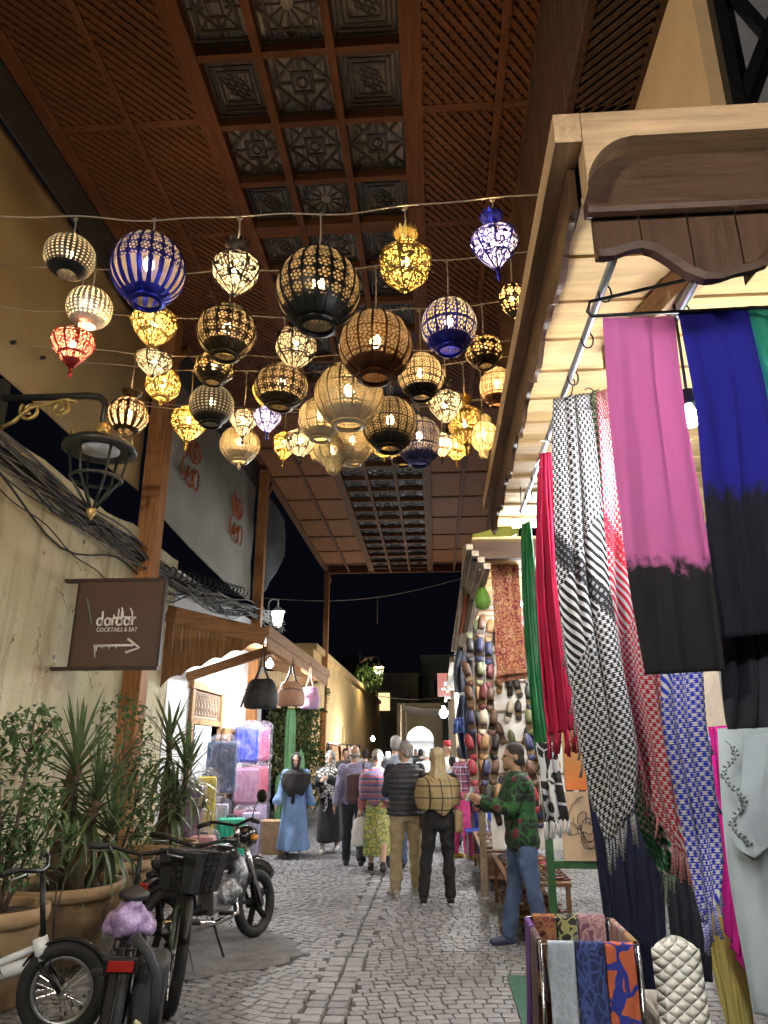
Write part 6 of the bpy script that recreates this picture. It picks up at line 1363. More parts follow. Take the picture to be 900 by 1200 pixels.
# 4 woman with yellow skirt
p, F = person('woman in yellow floral skirt and striped shawl seen from behind', feet(442, 1022), math.pi - .05, 1.66, dict(legs=((-8, 2), (9, 2)), arms=((0, 10, 8), (0, 10, 10)), knee=(14, 0)), [('top', cmat('coral_shirt', (.45, .15, .16)), dict(hem=.84, sl=.95)), ('skirt', patt('yellow_floral', paisley((.55, .52, .14), (.16, .24, .12), (.62, .6, .42), 12, 20)), dict(hem=.24, flare=.05)), ('shawl', patt('striped_shawl', stripes([(.10, .13, .30), (.40, .10, .12), (.16, .14, .32), (.45, .2, .18), (.08, .1, .22)], .09)), dict(lo=1.03, w=1.18)), ('bun', patt('head_wrap', paisley((.5, .45, .38), (.1, .09, .1), (.3, .25, .2), 20, 30))), ('shoes', dshoe)], 2, seed=4)
M4 = Matrix.Translation(p.location) @ Matrix.Rotation(p.rotation_euler.z, 4, 'Z'); hd_ = M4 @ (F.A[1][2] * F.k); t_ = thing('carrier_bag', 'white plastic carrier bag held by the yellow-skirted woman', 'bag', hd_ + V((0, 0, -.12)))
b = MB(); b.loft([(0, 0, z - .02, rx, ry) for z, rx, ry in ((-.36, .10, .05), (-.33, .13, .08), (-.18, .13, .085), (-.05, .1, .06), (.02, .05, .03))], 16); me = fuse(b, .014, 2, .03, 13, 8, .5); me.materials.append(mat('white_film', (.75, .75, .76), .35)); link('bag_body', me, t_); b = MB(); b.tube([(-.05, 0, 0), (-.03, 0, .09), (0, 0, .12), (.03, 0, .09), (.05, 0, 0)], .008, 5); b.build('handle', mat('white_film', (.75, .75, .76), .35), t_, True, w=False)
# 5 grey-haired man
p, F = person('grey-haired man in dark padded vest and khaki trousers looking right', feet(476, 1049), math.pi + .35, 1.76, dict(legs=((3, 5), (-3, 5)), arms=((22, 8, 60, 20), (15, 8, 70, 25)), headturn=38, build=1.12), [('trousers', khaki), ('top', cmat('navy_sleeve', (.03, .035, .055)), dict(ag=.024)), ('vest', fmat('padded', lambda t, uv, u, v: (.05, .053, .065), .5)), ('hair', greyh), ('collar', cmat('white_cloth', (.68, .67, .66))), ('shoes', cmat('beige_shoe', (.36, .32, .26)), dict(sole=wshoe))], 0, seed=5)
vest = [c for c in p.children if c.name.startswith('padded_vest')][0]
co = np.empty(len(vest.data.vertices) * 3, dtype=np.float32); no = co.copy(); vest.data.vertices.foreach_get('co', co); vest.data.vertices.foreach_get('normal', no); co = co.reshape(-1, 3); no = no.reshape(-1, 3); vest.data.vertices.foreach_set('co', (co + no * (.016 * np.abs(np.sin(co[:, 2] * 50)))[:, None]).ravel().astype(np.float32)); vest.data.update()
bag_on(p, F, (-.2, -.02, .84), (.10, .26, .2), mat('brown_leather', (.10, .045, .03), .4), 'brown leather shoulder bag on the man in the padded vest', 'shoulder_bag', [(-.2, -.02, .92), (-.12, .16, 1.2), (.1, .12, 1.44), (.14, -.05, 1.46), (.0, -.17, 1.2), (-.18, -.1, .92)])
# 6 blonde woman
p, F = person('blonde woman in beige checked shawl and black trousers seen from behind', feet(516, 1060), math.pi + .08, 1.66, dict(legs=((0, 3), (0, 9)), arms=((25, 14, 50, 20), (20, 16, 55, 20)), headturn=-8), [('trousers', blackc, dict(g=.016)), ('top', blackc, dict(hem=.82)), ('shawl', patt('check_shawl', plaid((.33, .25, .12), (.27, .2, .09), (.03, .03, .03), .13)), dict(lo=1.08, w=1.16)), ('longhair', blondh), ('shoes', blackc, dict(sole=wshoe))], 2, seed=6)
bag_on(p, F, (-.24, .0, .92), (.10, .28, .24), mat('beige_bag', (.36, .26, .14), .5), 'beige shoulder bag on the blonde woman', 'shoulder_bag', [(-.22, .0, 1.02), (-.08, .18, 1.22), (.1, .15, 1.43), (.12, -.05, 1.47)])
# 7 man in plaid shirt
p, F = person('man in dark plaid shirt, pink trousers and yellow shoes facing the shoe stall', feet(541, 1006), math.pi / 2 + .35, 1.74, dict(legs=((6, 3), (-6, 3)), arms=((35, 8, 40, 10), (30, 8, 45, 10)), lean=6), [('trousers', cmat('pink_trousers', (.50, .05, .18)), dict(g=.03)), ('top', patt('plaid_shirt', plaid((.10, .03, .07), (.22, .06, .10), (.42, .40, .48), .11)), dict(g=.035, ag=.026, hem=.82)), ('hair', darkh), ('cap', cmat('grey_cap', (.09, .095, .11))), ('shoes', cmat('yellow_shoe', (.6, .5, .03), rough=.5))], 1, seed=7)
# 8 man in floral shirt with phone
p, F = person('man in green and maroon leaf-print shirt looking at his phone', feet(619, 1112), -math.pi / 2 + .12, 1.72, dict(legs=((10, 2), (-6, 2)), arms=((28, 6, 78, 20), (24, 6, 86, 25)), lean=3, knee=(0, 6)), [('trousers', denim), ('top', patt('leaf_shirt', paisley((.010, .013, .012), (.018, .085, .022), (.16, .014, .04), 9, 17)), dict(g=.04, ag=.03, hem=.82, name='shirt')), ('collar', blackc), ('hair', darkh), ('shoes', cmat('navy_shoe', (.03, .04, .10), rough=.5), dict(sole=wshoe))], 1, eyes=True, seed=8)
M8 = Matrix.Translation(p.location) @ Matrix.Rotation(p.rotation_euler.z, 4, 'Z'); h0 = M8 @ (F.A[0][2] * F.k); h1 = M8 @ (F.A[1][2] * F.k); ph = (h0 + h1) / 2; dd = (M8.to_3x3() @ F.A[0][3]); b = MB(); b.cbox((0, 0, 0), (.010, .07, .14), .004); o = b.build('phone', blackm); o.location = ph + dd * .11 + V((0, 0, .03)); o.rotation_euler = (0, .5, .35); tag(o, 'mobile phone held up by the man in the leaf-print shirt', 'phone')
b = MB(); b.b2((.0055, -.03, -.064), (.0065, .03, .064)); b.build('screen', emit('screen_glow', (.8, .9, 1), 1.2), o, w=False)
# 9 person bending in blue trousers by the shoe stall, 10 white robe with red fez, 11.. people farther off
person('person in grey jacket and blue trousers bending over the shoe stall', V((.66, 13.2, 0)), math.pi / 2 - .3, 1.7, dict(legs=((12, 3), (-4, 3)), lean=38, arms=((60, 8, 20), (55, 8, 25)), knee=(14, 4)), [('trousers', cmat('blue_trousers', (.05, .09, .33)), dict(g=.03)), ('top', cmat('grey_jacket', (.2, .18, .17)), dict(g=.035)), ('hair', darkh), ('shoes', dshoe)], 1, vox=.016, seed=9)
person('man in white robe and red fez standing in the crowd', V((aY(524, 885, 15.5).x, 15.5, 0)), math.pi + .5, 1.78, dict(arms=((10, 10, 30), (10, 10, 30))), [('robe', whitec, dict(hem=.08, flare=.14, name='robe')), ('fez', cmat('red_felt', (.36, .02, .03)))], 1, vox=.018, seed=10)
person('tall grey-haired man in pale blue shirt ahead of the padded-vest man', V((aY(464, 880, 11.9).x, 11.9, 0)), math.pi, 1.86, dict(arms=((5, 10, 15), (5, 10, 15))), [('trousers', denim), ('top', cmat('pale_blue', (.30, .38, .50)), dict(g=.03)), ('hair', greyh), ('shoes', dshoe)], 0, vox=.018, seed=11)
FAR = [(405, 17.5, 1.7, 0, darkh, (.10, .10, .11), 'man in dark jacket standing before the ochre wall', .3), (415, 18.2, 1.78, 0, None, (.42, .42, .42), 'balding man in pale suit jacket by the ochre wall', -.2), (428, 17.2, 1.68, 0, darkh, (.14, .14, .16), 'dark-haired man in grey jacket with blue bundle behind the crowd', .2),
 (455, 20, 1.65, 1, darkh, (.20, .16, .10), 'walker in brown coat half hidden behind the padded-vest man', 0), (500, 16.5, 1.7, 0, whitec, (.55, .54, .52), 'person in white headcloth right of the tall grey-haired man', .1), (493, 22, 1.7, 0, darkh, (.03, .03, .04), 'person in black standing before the lit far doorway', 0), (507, 24, 1.72, 0, darkh, (.05, .05, .06), 'second figure in black before the lit far doorway', 0),
 (530, 14.6, 1.55, 0, darkh, (.5, .52, .56), 'short dark-haired person in pale top between blonde and plaid-shirted shoppers', 0), (478, 26, 1.7, 1, darkh, (.12, .05, .05), 'distant shopper in dark red near the far doorway', 0), (440, 24, 1.7, 1, darkh, (.25, .2, .12), 'distant shopper in tan by the rug stall', 0), (520, 28, 1.75, 0, darkh, (.07, .07, .08), 'distant figure in dark coat under the far sign', 0), (462, 31, 1.7, 1, darkh, (.10, .10, .13), 'distant figure in navy deep in the lane', 0), (487, 34, 1.72, 1, darkh, (.04, .04, .04), 'farthest figure in black deep in the lane', 0)]
for k, (px, Y, H, sk, hair, col, lab, an) in enumerate(FAR):
    person(lab, V((aY(px, 890, Y).x, Y, 0)), (math.pi if k % 3 else 0) + an, H, dict(legs=((8, 2), (-8, 2)), arms=((8, 9, 15), (-8, 9, 15)), knee=(3, 12)), [('trousers', denim if k % 2 else blackc), ('top', cmat('far_top_%d' % k, col), dict(g=.035)), *([('hair', hair)] if hair else [('fringe_hair', greyh)]), ('shoes', dshoe)], sk, vox=.024, group='people farther up the lane', seed=20 + k)
# ================================================================= RIGHT STALLS AND FAR END
mk = mat('market_wall', (.30, .25, .19), .9, var=.25, scale=2, bump=.4, bscale=15)
b = MB(); b.b2((2.52, 6.35, -.02), (2.8, 30, 4.6)); o = b.build('stall_wall', mk); tag(o, 'brown plaster wall behind the row of right-hand stalls', 'wall')
# second awning
a2 = thing('stall_awning', 'worn grey-brown awning over the shoe stall on the right', 'awning', (.33, 6.3, 3.3))
gw = wood('grey_wood', (.26, .20, .14), 1)
for k in range(4):
    b = MB(); b.b2((.30 + k * .05, 6.3, 3.36 - k * .06), (.36 + k * .05, 13.3, 3.41 - k * .06)); b.build('edge_slat', gw, a2)
y = 6.32; k = 0
while y < 13.2: b = MB(); b.b2((.36, y, 3.46 + .012 * (k % 2)), (2.5, y + .19, 3.48 + .012 * (k % 2))); b.build('roof_board', pal, a2); y += .2; k += 1
for y in (6.4, 13.1): b = MB(); b.b2((.36, y, 3.30), (2.5, y + .09, 3.45)); b.build('cross_beam', dkx, a2)
for y in (9.75, 13.15): b = MB(); b.b2((.50, y, 0), (.58, y + .08, 3.3)); b.build('post', gw, a2)
a3 = thing('stall_awning', 'farther dark awning running on past the hanging coats', 'awning', (.25, 13.6, 3.2))
b = MB(); b.b2((.28, 13.6, 3.20), (.36, 25, 3.3)); b.build('edge_slat', gw, a3); b = MB(); b.b2((.36, 13.6, 3.3), (2.5, 25, 3.33)); b.build('roof_sheet', mat('deck', (.05, .032, .022), .8), a3)
for y in (16, 20, 24.6): b = MB(); b.b2((.4, y, 0), (.48, y + .08, 3.2)); b.build('post', gw, a3)
# display board with slippers
bx0, bx1, by = .66, 2.45, 9.86
db = thing('display_board', 'white lit board hung with leather slippers on the right', 'board', (1.5, by, 0)); b = MB(); b.b2((bx0, by, .5), (bx1, by + .04, 3.28)); b.build('panel', mat('white_board', (.82, .80, .74), .7, var=.05), db)
b = MB()
for z in (.98, 1.36, 1.74, 2.12, 2.5, 2.88): b.b2((bx0, by - .02, z), (bx1, by - .001, z + .03))
b.build('batten', gw, db)
sl = {k: cmat('slip_' + k, c, rough=.5) for k, c in dict(black=(.015, .014, .013), brown=(.09, .04, .02), maroon=(.12, .02, .025), tan=(.30, .17, .07), olive=(.10, .11, .04), red=(.26, .02, .03), cream=(.5, .43, .32), navy=(.03, .035, .09)).items()}
def slipper_mesh(m):
    b = MB(); b.loft([(0, -d * .5 + .008, z, w, d * .55) for z, w, d in ((.115, .041, .040), (.15, .042, .045), (.19, .046, .042), (.23, .042, .032), (.258, .028, .02), (.285, .005, .008))], 14)
    b.loft([(0, .002, z, w, d) for z, w, d in ((0, .02, .010), (.012, .036, .016), (.035, .043, .014), (.06, .044, .004))], 14); return b.mesh('slipper_upper', m, None, True)
def sole_mesh(m):
    b = MB(); b.prism([(w * s_, .002, z) for s_, seq in ((1, ((0, .02), (.03, .04), (.08, .043), (.14, .040), (.2, .046), (.25, .034), (.283, .006))), (-1, ((.283, .006), (.25, .034), (.2, .046), (.14, .040), (.08, .043), (.03, .04), (0, .02)))) for z, w in seq], (0, .014, 0)); return b.mesh('sole', m)
SLM = {k: slipper_mesh(m) for k, m in sl.items()}; SOLE = [sole_mesh(mat('sole_%d' % i, c, .7)) for i, c in enumerate(((.16, .10, .055), (.05, .03, .02), (.24, .17, .10)))]
rs = random.Random(11); ORD = ['first', 'second', 'third', 'fourth', 'fifth', 'sixth', 'seventh', 'eighth', 'ninth', 'tenth', 'eleventh', 'twelfth', 'thirteenth', 'fourteenth', 'fifteenth', 'sixteenth', 'seventeenth', 'eighteenth']
def slipper(loc, key, lab, grp, rot=(0, 0, 0), s=1.):
    o = thing('slipper', lab, 'slipper', loc, grp); o.rotation_euler = rot; link('slipper_upper', SLM[key], o).scale = (s, s, s); link('sole', rs.choice(SOLE), o).scale = (s, s, s); return o
PICK = ['black', 'black', 'black', 'brown', 'brown', 'brown', 'maroon', 'maroon', 'tan', 'olive', 'red', 'cream', 'navy']
for r_, z in enumerate((2.98, 2.66, 2.34, 2.02, 1.70, 1.38, 1.06, .74)):
    x = bx0 + .05 + (r_ % 2) * .05; j = 0
    while x < bx0 + 1.25:
        k = rs.choice(PICK); slipper((x, by - .045, z + rs.uniform(-.04, .04)), k, '%s slipper, %s from the left in the %s row of the white slipper board' % (k, ORD[j], ORD[r_]), 'slippers on the display board', (0, rs.uniform(-.32, .32), rs.uniform(-.6, .6)), rs.uniform(.9, 1.15)); j += 1
        x += rs.uniform(.10, .16)
# cords of slippers hung from the awning edge, in front of the board
CN = ['leftmost', 'second', 'third', 'rightmost']
for i, px in enumerate((556, 566, 622, 634)):
    Y = 8.6 + .3 * (i % 2); top = 3.2; xx = aY(px, 760, Y).x
    o = thing('slipper_line', ['leftmost cord of hanging slippers at the shoe stall edge', 'second cord of hanging slippers beside the flowered cloth', 'cord of hanging slippers right of the flowered cloth', 'rightmost cord of hanging slippers beside the green satin'][i], 'cord', (xx, Y, top), 'cords for hanging slippers'); b = MB(); b.tube([(xx, Y, top), (xx, Y, 1.0)], .004, 4); b.build('cord', blackm, o)
    for j in range(8):
        for q in (-1, 1):
            z = 2.9 - j * .27; k = rs.choice(PICK); slipper((xx + q * .05 + rs.uniform(-.01, .01), Y - .01, z), k, '%s slipper on the %s side, %s pair down the %s hanging cord' % (k, 'left' if q < 0 else 'right', ORD[j], CN[i]), 'slippers hung on cords', (0, q * .15 + rs.uniform(-.12, .12), rs.uniform(-.5, .5)), 1.05)
# shoe tables
tw = wood('table_wood', (.16, .09, .05), 1)
def table(x0, x1, y0, y1, h, lab):
    o = thing('display_table', lab, 'table', ((x0 + x1) / 2, (y0 + y1) / 2, 0), 'low display tables of the shoe stall'); b = MB(); b.b2((x0, y0, h - .03), (x1, y1, h)); b.build('table_top', tw, o)
    for x in (x0 + .03, x1 - .03):
        for y in (y0 + .04, y1 - .04): b = MB(); b.b2((x - .02, y - .02, 0), (x + .02, y + .02, h - .03)); b.build('leg', tw, o)
    b = MB(); b.b2((x0 + .02, y0 + .05, .15), (x1 - .02, y1 - .05, .17)); b.build('shelf', tw, o)
table(.62, 1.2, 7.45, 9.4, .50, 'low dark table of shoes behind the leaf-print shirt man'); table(.52, 1.1, 9.9, 12.2, .48, 'farther low table of shoes along the stall edge')
for (x0, x1, y0, y1, h, n, tn) in ((.64, 1.18, 7.5, 9.35, .51, 34, 'nearer shoe table'), (.54, 1.08, 9.95, 12.15, .49, 30, 'farther shoe table'), (.64, 1.18, 7.5, 9.35, .18, 14, 'lower shelf of nearer table')):
    for k in range(n):
        c = rs.choice(PICK); nx = 3; x = x0 + .06 + (k % nx) * .19; y = y0 + .1 + (k // nx) * (y1 - y0 - .15) / max(1, (n // nx + 1))
        slipper((x + .14, y, h + .004), c, '%s slipper, %s row, %s from street, on the %s' % (c, ORD[k // nx], ORD[k % nx], tn), 'slippers on the tables', (-math.pi / 2, 0, math.pi / 2), .62)
# hangings at the near end of the second stall
olive = cmat('olive_cloth', (.13, .14, .02)); o, fn = drape('folded_cloth', 'olive green cloth folded over a wire hanger above the shoe stall', 'cloth', fmat('olive_velvet', plain((.14, .14, .02))), [(553, 627, 607, 612), (554, 640, 607, 628), (556, 655, 606, 644)], 6.6, 2, .03, seed=21)
b = MB(); p0, p1, p2 = aY(562, 668, 6.55), aY(567, 645, 6.55), aY(606, 626, 6.55); b.tube([p0, p0 + V((.0, 0, .04)), p1, p2], .008, 6); o2 = b.build('wire_hanger', mat('white_plastic', (.75, .75, .75), .4), None, True); tag(o2, 'white wire hanger across the olive green cloth', 'hanger')
fl_ = fmat('flower_cloth', paisley((.46, .22, .10), (.20, .025, .04), (.52, .36, .20), 13, 34)); drape('hanging_cloth', 'orange cloth with maroon flowers hung before the shoe board', 'cloth', fl_, [(574, 649, 606, 643), (577, 700, 609, 696), (580, 760, 613, 757), (582, 793, 616, 788)], 7.3, 3, .015, seed=22)
drape('hanging_cloth', 'rust brown pleated cloth below the maroon-flowered one', 'cloth', fmat('rust', plain((.22, .09, .05))), [(579, 735, 614, 735), (582, 800, 617, 795)], 7.36, 8, .012, seed=23)
gs = fmat('green_satin', lambda t, uv, u, v: plain((.01, .10, .03), .7)(t, uv, u, v), .3, sheen=0); drape('hanging_scarf', 'long shiny green satin scarf beside the fuchsia one', 'scarf', gs, [(611, 614, 622, 610), (612, 700, 631, 698), (619, 800, 641, 798), (626, 880, 650, 880)], 5.3, 3, .03, seed=24)
o, fn = drape('hanging_scarf', 'black and white fur-trimmed scarf under the green satin one', 'scarf', fmat('bw_fur', paisley((.02, .02, .02), (.5, .5, .5), (.05, .05, .05), 8, 12)), [(628, 870, 652, 870), (636, 920, 660, 920), (640, 965, 668, 960)], 5.1, 3, .03, seed=25); fringe(o, fn, whitec, 14, .09, rad=.008)
drape('hanging_cloth', 'striped grey and rust cloth at the awning corner', 'cloth', fmat('rust_strip', stripes([(.25, .22, .2), (.2, .07, .04), (.1, .09, .08), (.45, .42, .4)], .3, 0)), [(542, 640, 560, 632), (540, 690, 562, 690), (534, 745, 552, 740)], 8.0, 3, .02, seed=26)
o = thing('gourd_bag', 'small green gourd-shaped bag hanging beside the flowered cloth', 'bag', aY(565, 700, 7.1)); b = MB(); c = aY(565, 700, 7.1); b.lathe([(0, -.13), (.06, -.11), (.085, -.05), (.07, .03), (.035, .09), (.02, .13)], 16, c); b.build('bag_body', fmat('green_leather', plain((.08, .17, .02)), .4), o, True); b = MB(); b.tube([c + V((0, 0, .12)), c + V((-.02, 0, .4))], .012, 6); b.build('strap', blackm, o)
# coats and shirts farther on
for nm, lab, col, rows, Y in (('hanging_shirt', 'white shirt hung high at the far stall edge', (.55, .58, .62), [(541, 706, 552, 702), (538, 740, 556, 736), (537, 772, 556, 770)], 12.2), ('hanging_coat', 'dark coat hung below the white shirt', (.02, .022, .03), [(539, 752, 552, 750), (533, 780, 556, 778), (534, 812, 555, 810)], 11.9), ('hanging_coat', 'navy coat hanging lowest at the far stall edge', (.02, .025, .05), [(539, 815, 554, 812), (533, 845, 558, 842), (540, 890, 560, 888)], 11.6), ('hanging_coat', 'blue denim garment hung beside the navy coat', (.06, .1, .28), [(533, 842, 543, 840), (532, 860, 544, 858)], 11.4), ('hanging_coat', 'grey jacket hung at the back of the dark stall', (.1, .1, .11), [(548, 770, 566, 768), (546, 820, 566, 820)], 12.6)):
    drape(nm, lab, 'shirt' if 'shirt' in nm else 'coat', fmat('far_%d' % (hash(lab) % 9999) if False else 'far_' + nm + str(rows[0][0]) + str(rows[0][1]), plain(col)), rows, Y, 3, .05, seed=len(lab), nu=20, nv=20, group='garments at the far stall edge')
# easel with picture and drawing
ez = 5.75; g_ = mat('green_paint', (.03, .10, .035), .5, var=.3); x0 = aY(645, 1000, ez).x; x1 = aY(708, 1000, ez).x; ea = thing('easel_stand', 'green wooden stand holding a picture and a drawing', 'stand', (x0, ez, 0))
zt = aY(660, 1008, ez).z
b = MB(); b.b2((x0 - .03, ez - .03, 0), (x0 + .02, ez + .03, 2.1)); b.build('post', g_, ea); b = MB(); b.b2((x1 - .02, ez - .03, 0), (x1 + .03, ez + .03, 2.1)); b.build('post', g_, ea); b = MB(); b.b2((x0 + .021, ez - .04, zt - .05), (x1 - .021, ez + .04, zt)); b.build('rail', g_, ea)
p0, p1 = aY(661, 1003, ez - .05), aY(706, 928, ez - .05); b = MB(); b.b2((p0.x, ez - .06, zt + .003), (p1.x, ez - .035, p1.z)); o = b.build('line_drawing', mat('kraft_paper', (.50, .36, .22), .85, var=.06)); tag(o, 'kraft paper line drawing standing on the green stand', 'drawing')
b = MB(); rr_ = random.Random(3); cx, cz = (p0.x + p1.x) / 2, (zt + p1.z) / 2
for k in range(7):
    a0 = rr_.uniform(0, 6); b.tube([(cx + (.14 - k * .012) * math.cos(a0 + i * .35) * (.6 + .4 * math.sin(i * .7 + k)), ez - .063, cz + (.2 - k * .02) * math.sin(a0 + i * .35) * (.6 + .4 * math.cos(i * .5 + k))) for i in range(12)], .0028, 4)
b.build('ink_line', mat('ink', (.06, .05, .045), .8), o)
q0, q1 = aY(664, 926, ez), aY(700, 852, ez); b = MB(); b.b2((q0.x, ez + .035, q0.z), (q1.x + .05, ez + .06, q1.z)); 
m, t, N, L, P = nmat('sunset'); uv, u, v = uvxy(t, 'Generated'); sp = nd(t, 'ShaderNodeSeparateXYZ'); L.new(uv, sp.inputs[0]); L.new(mixc(t, sp.outputs[2], (.55, .14, .02), (.40, .26, .09)), P.inputs['Base Color'])
o = b.build('palm_picture', m); tag(o, 'orange sunset picture with a palm behind the line drawing', 'picture'); b = MB(); xm = (q0.x + q1.x) / 2; b.tube([(xm + .05, ez + .032, q0.z + .02), (xm + .03, ez + .032, q1.z - .12)], .008, 5)
for k in range(7): a = -.3 + k * .62; b.tube([(xm + .03, ez + .032, q1.z - .12), (xm + .03 + .07 * math.cos(a), ez + .032, q1.z - .10 + .07 * math.sin(a)), (xm + .03 + .12 * math.cos(a), ez + .032, q1.z - .14 + .09 * math.sin(a))], .006, 4)
b.build('palm', mat('palm_ink', (.02, .05, .015), .8), o)
def boxobj(name, lab, cat, c, d, m, rz=0, ch=.01): b = MB(); b.cbox((0, 0, d[2] / 2), d, ch); o = b.build(name, m); o.location = c; o.rotation_euler = (0, 0, rz); return tag(o, lab, cat)
boxobj('white_crate', 'white box of odds and ends under the drawing stand', 'box', (1.38, 6.2, 0), (.34, .3, .30), mat('white_plastic', (.75, .75, .75), .4), .2); boxobj('shoe_box', 'grey shoe box on the white box under the stand', 'box', (1.40, 6.2, .302), (.28, .18, .11), mat('grey_card', (.3, .3, .32), .8), .4)
b = MB(); b.b2((.50, 5.2, .004), (1.0, 6.45, .016)); o = b.build('green_mat', mat('mat_green', (.03, .10, .07), .9, var=.3, scale=30)); tag(o, 'dark green mat on the paving under the leaf-print shirt man', 'mat')
# scarf rack at bottom right
rk = thing('scarf_rack', 'wire rack draped with folded patterned scarves at bottom right', 'rack', (.68, 4.1, 0)); rx0, rx1, ry0, ry1, rz_ = .46, .90, 3.86, 4.42, .80
b = MB(); P4 = [(rx0, ry0, rz_), (rx1, ry0, rz_), (rx1, ry1, rz_), (rx0, ry1, rz_), (rx0, ry0, rz_)]; b.tube(P4, .009, 8); b.build('top_frame', chrome, rk, True)
for x, y in ((rx0, ry0), (rx1, ry0), (rx1, ry1), (rx0, ry1)): b = MB(); b.tube([(x, y, 0), (x, y, rz_)], .010, 8); b.build('leg', chrome, rk, True)
b = MB(); b.tube([(x, y, .2) for x, y, z in P4], .007, 6); b.build('lower_frame', chrome, rk, True)
def overbar(lab, m, p, q, out, l1, l2, seed, amp=.010):
    """scarf folded over a bar from p to q: long front fall to the out side, short fall inside"""
    p, q, out = V(p), V(q), V(out); W = (q - p).length
    def fn(u, v):
        a = p.lerp(q, u); s_ = (v - .5) * 2; wob = amp * (math.sin(u * 9 + seed) + 1.4 * noise.noise(V((u * 4, v * 3, seed))))
        if v < .42: f = (.42 - v) / .42; return a + out * (.016 + .02 * f + wob * f) + V((0, 0, -l1 * f))
        if v > .58: f = (v - .58) / .42; return a - out * (.016 + .02 * f + wob * f) + V((0, 0, -l2 * f))
        g_2 = (v - .42) / .16 * math.pi; return a + out * (.016 * math.cos(g_2)) + V((0, 0, .016 * math.sin(g_2)))
    b = MB(); b.grid(fn, 14, 40, lambda u, v: (u * W, v * (l1 + l2))); base = (p + q) / 2; o = bpy.data.objects.new('folded_scarf', b.mesh('folded_scarf', m, base, True)); COL.objects.link(o); o.location = base; tag(o, lab, 'scarf', 'scarves folded over the wire rack'); sm = o.modifiers.new('t', 'SOLIDIFY'); sm.thickness = .005; return o
pais = [fmat('rack_ice', paisley((.36, .42, .47), (.44, .5, .55), (.30, .36, .41), 16, 40)), fmat('rack_navy', paisley((.03, .04, .12), (.06, .09, .26), (.02, .02, .05), 14, 30)), fmat('rack_orange', paisley((.50, .12, .05), (.03, .04, .26), (.17, .18, .26), 11, 16)), fmat('rack_plum', stripes([(.08, .045, .06), (.14, .09, .09), (.06, .03, .08), (.12, .08, .05)], .16, 0)), fmat('rack_rust', paisley((.20, .07, .045), (.32, .14, .06), (.1, .03, .03), 14, 30)), fmat('rack_black', paisley((.03, .03, .03), (.32, .30, .12), (.2, .2, .16), 12, 22)), fmat('rack_rose', paisley((.25, .12, .14), (.4, .26, .24), (.16, .06, .1), 15, 30)), fmat('rack_multi', stripes([(.35, .1, .14), (.1, .16, .12), (.42, .3, .12), (.14, .08, .2), (.4, .36, .32), (.3, .06, .1)], .11, 0)), fmat('rack_tan', plain((.28, .17, .08))), fmat('rack_purple', plain((.12, .04, .22)))]
Wd = (rx1 - rx0); y = ry0
overbar('pale ice blue scarf on the front bar of the rack', pais[0], (rx0 + .03, y, rz_), (rx0 + .15, y, rz_), (0, -1, 0), .62, .2, 1); overbar('navy patterned scarf in the middle of the front bar', pais[1], (rx0 + .155, y, rz_), (rx0 + .285, y, rz_), (0, -1, 0), .64, .2, 2); overbar('orange and blue paisley scarf at the right of the front bar', pais[2], (rx0 + .29, y, rz_), (rx1 - .02, y, rz_), (0, -1, 0), .62, .2, 3)
x = rx0
overbar('plum striped scarf on the street side of the rack', pais[3], (x, ry0 + .28, rz_), (x, ry0 + .04, rz_), (-1, 0, 0), .6, .25, 4); overbar('purple edged scarf at the back of the street side', pais[9], (x, ry1 - .05, rz_), (x, ry0 + .30, rz_), (-1, 0, 0), .55, .2, 5)
x = rx1; overbar('tan scarf on the inner side bar of the rack', pais[8], (x, ry0 + .03, rz_), (x, ry0 + .2, rz_), (1, 0, 0), .55, .25, 6); overbar('many-coloured striped scarf on the inner side bar', pais[7], (x, ry0 + .21, rz_), (x, ry1 - .05, rz_), (1, 0, 0), .5, .32, 7)
y = ry1; overbar('rust paisley scarf at the back left of the rack', pais[4], (rx0 + .03, y, rz_), (rx0 + .15, y, rz_), (0, 1, 0), .5, .35, 8); overbar('black and olive scarf in the middle of the back bar', pais[5], (rx0 + .16, y, rz_), (rx0 + .26, y, rz_), (0, 1, 0), .5, .35, 9); overbar('rose paisley scarf at the right of the back bar', pais[6], (rx0 + .27, y, rz_), (rx1 - .03, y, rz_), (0, 1, 0), .5, .35, 10)
# quilted chair back
qc = thing('quilted_chair', 'white quilted chair back beside the scarf rack', 'chair', (1.13, 4.05, 0)); 
m, t, N, L, P = nmat('quilt'); uv, u, v = uvxy(t); 
A_ = mth(t, 'ABSOLUTE', mth(t, 'SINE', mth(t, 'MULTIPLY', mth(t, 'ADD', u, v), 42))); B_ = mth(t, 'ABSOLUTE', mth(t, 'SINE', mth(t, 'MULTIPLY', mth(t, 'SUBTRACT', u, v), 42))); hh = mth(t, 'POWER', mth(t, 'MULTIPLY', A_, B_), .4); bp = nd(t, 'ShaderNodeBump'); bp.inputs['Distance'].default_value = .02; L.new(hh, bp.inputs['Height']); L.new(bp.outputs[0], P.inputs['Normal']); P.inputs['Base Color'].default_value = (.62, .60, .52, 1); P.inputs['Roughness'].default_value = .8
cxl = aY(772, 1150, 4.0).x; cxr = aY(832, 1150, 4.0).x; czt = aY(800, 1106, 4.0).z; W2 = (cxr - cxl) / 2; cx = (cxl + cxr) / 2
def qf(side):
    def fn(u, v):
        x = -1 + 2 * u; z = .35 + (czt - .35) * v; taper = W2 * (1 if v < .85 else math.sqrt(max(0, 1 - ((v - .85) / .15) ** 2 * .75)))
        return V((cx + x * taper + .02 * v, 4.05 + .12 * v + side * .03 * (1 - abs(x) ** 6) * (1 - max(0, v - .9) * 8 if v > .9 else 1), z + (-.02 * x * x if v > .9 else 0)))
    return fn
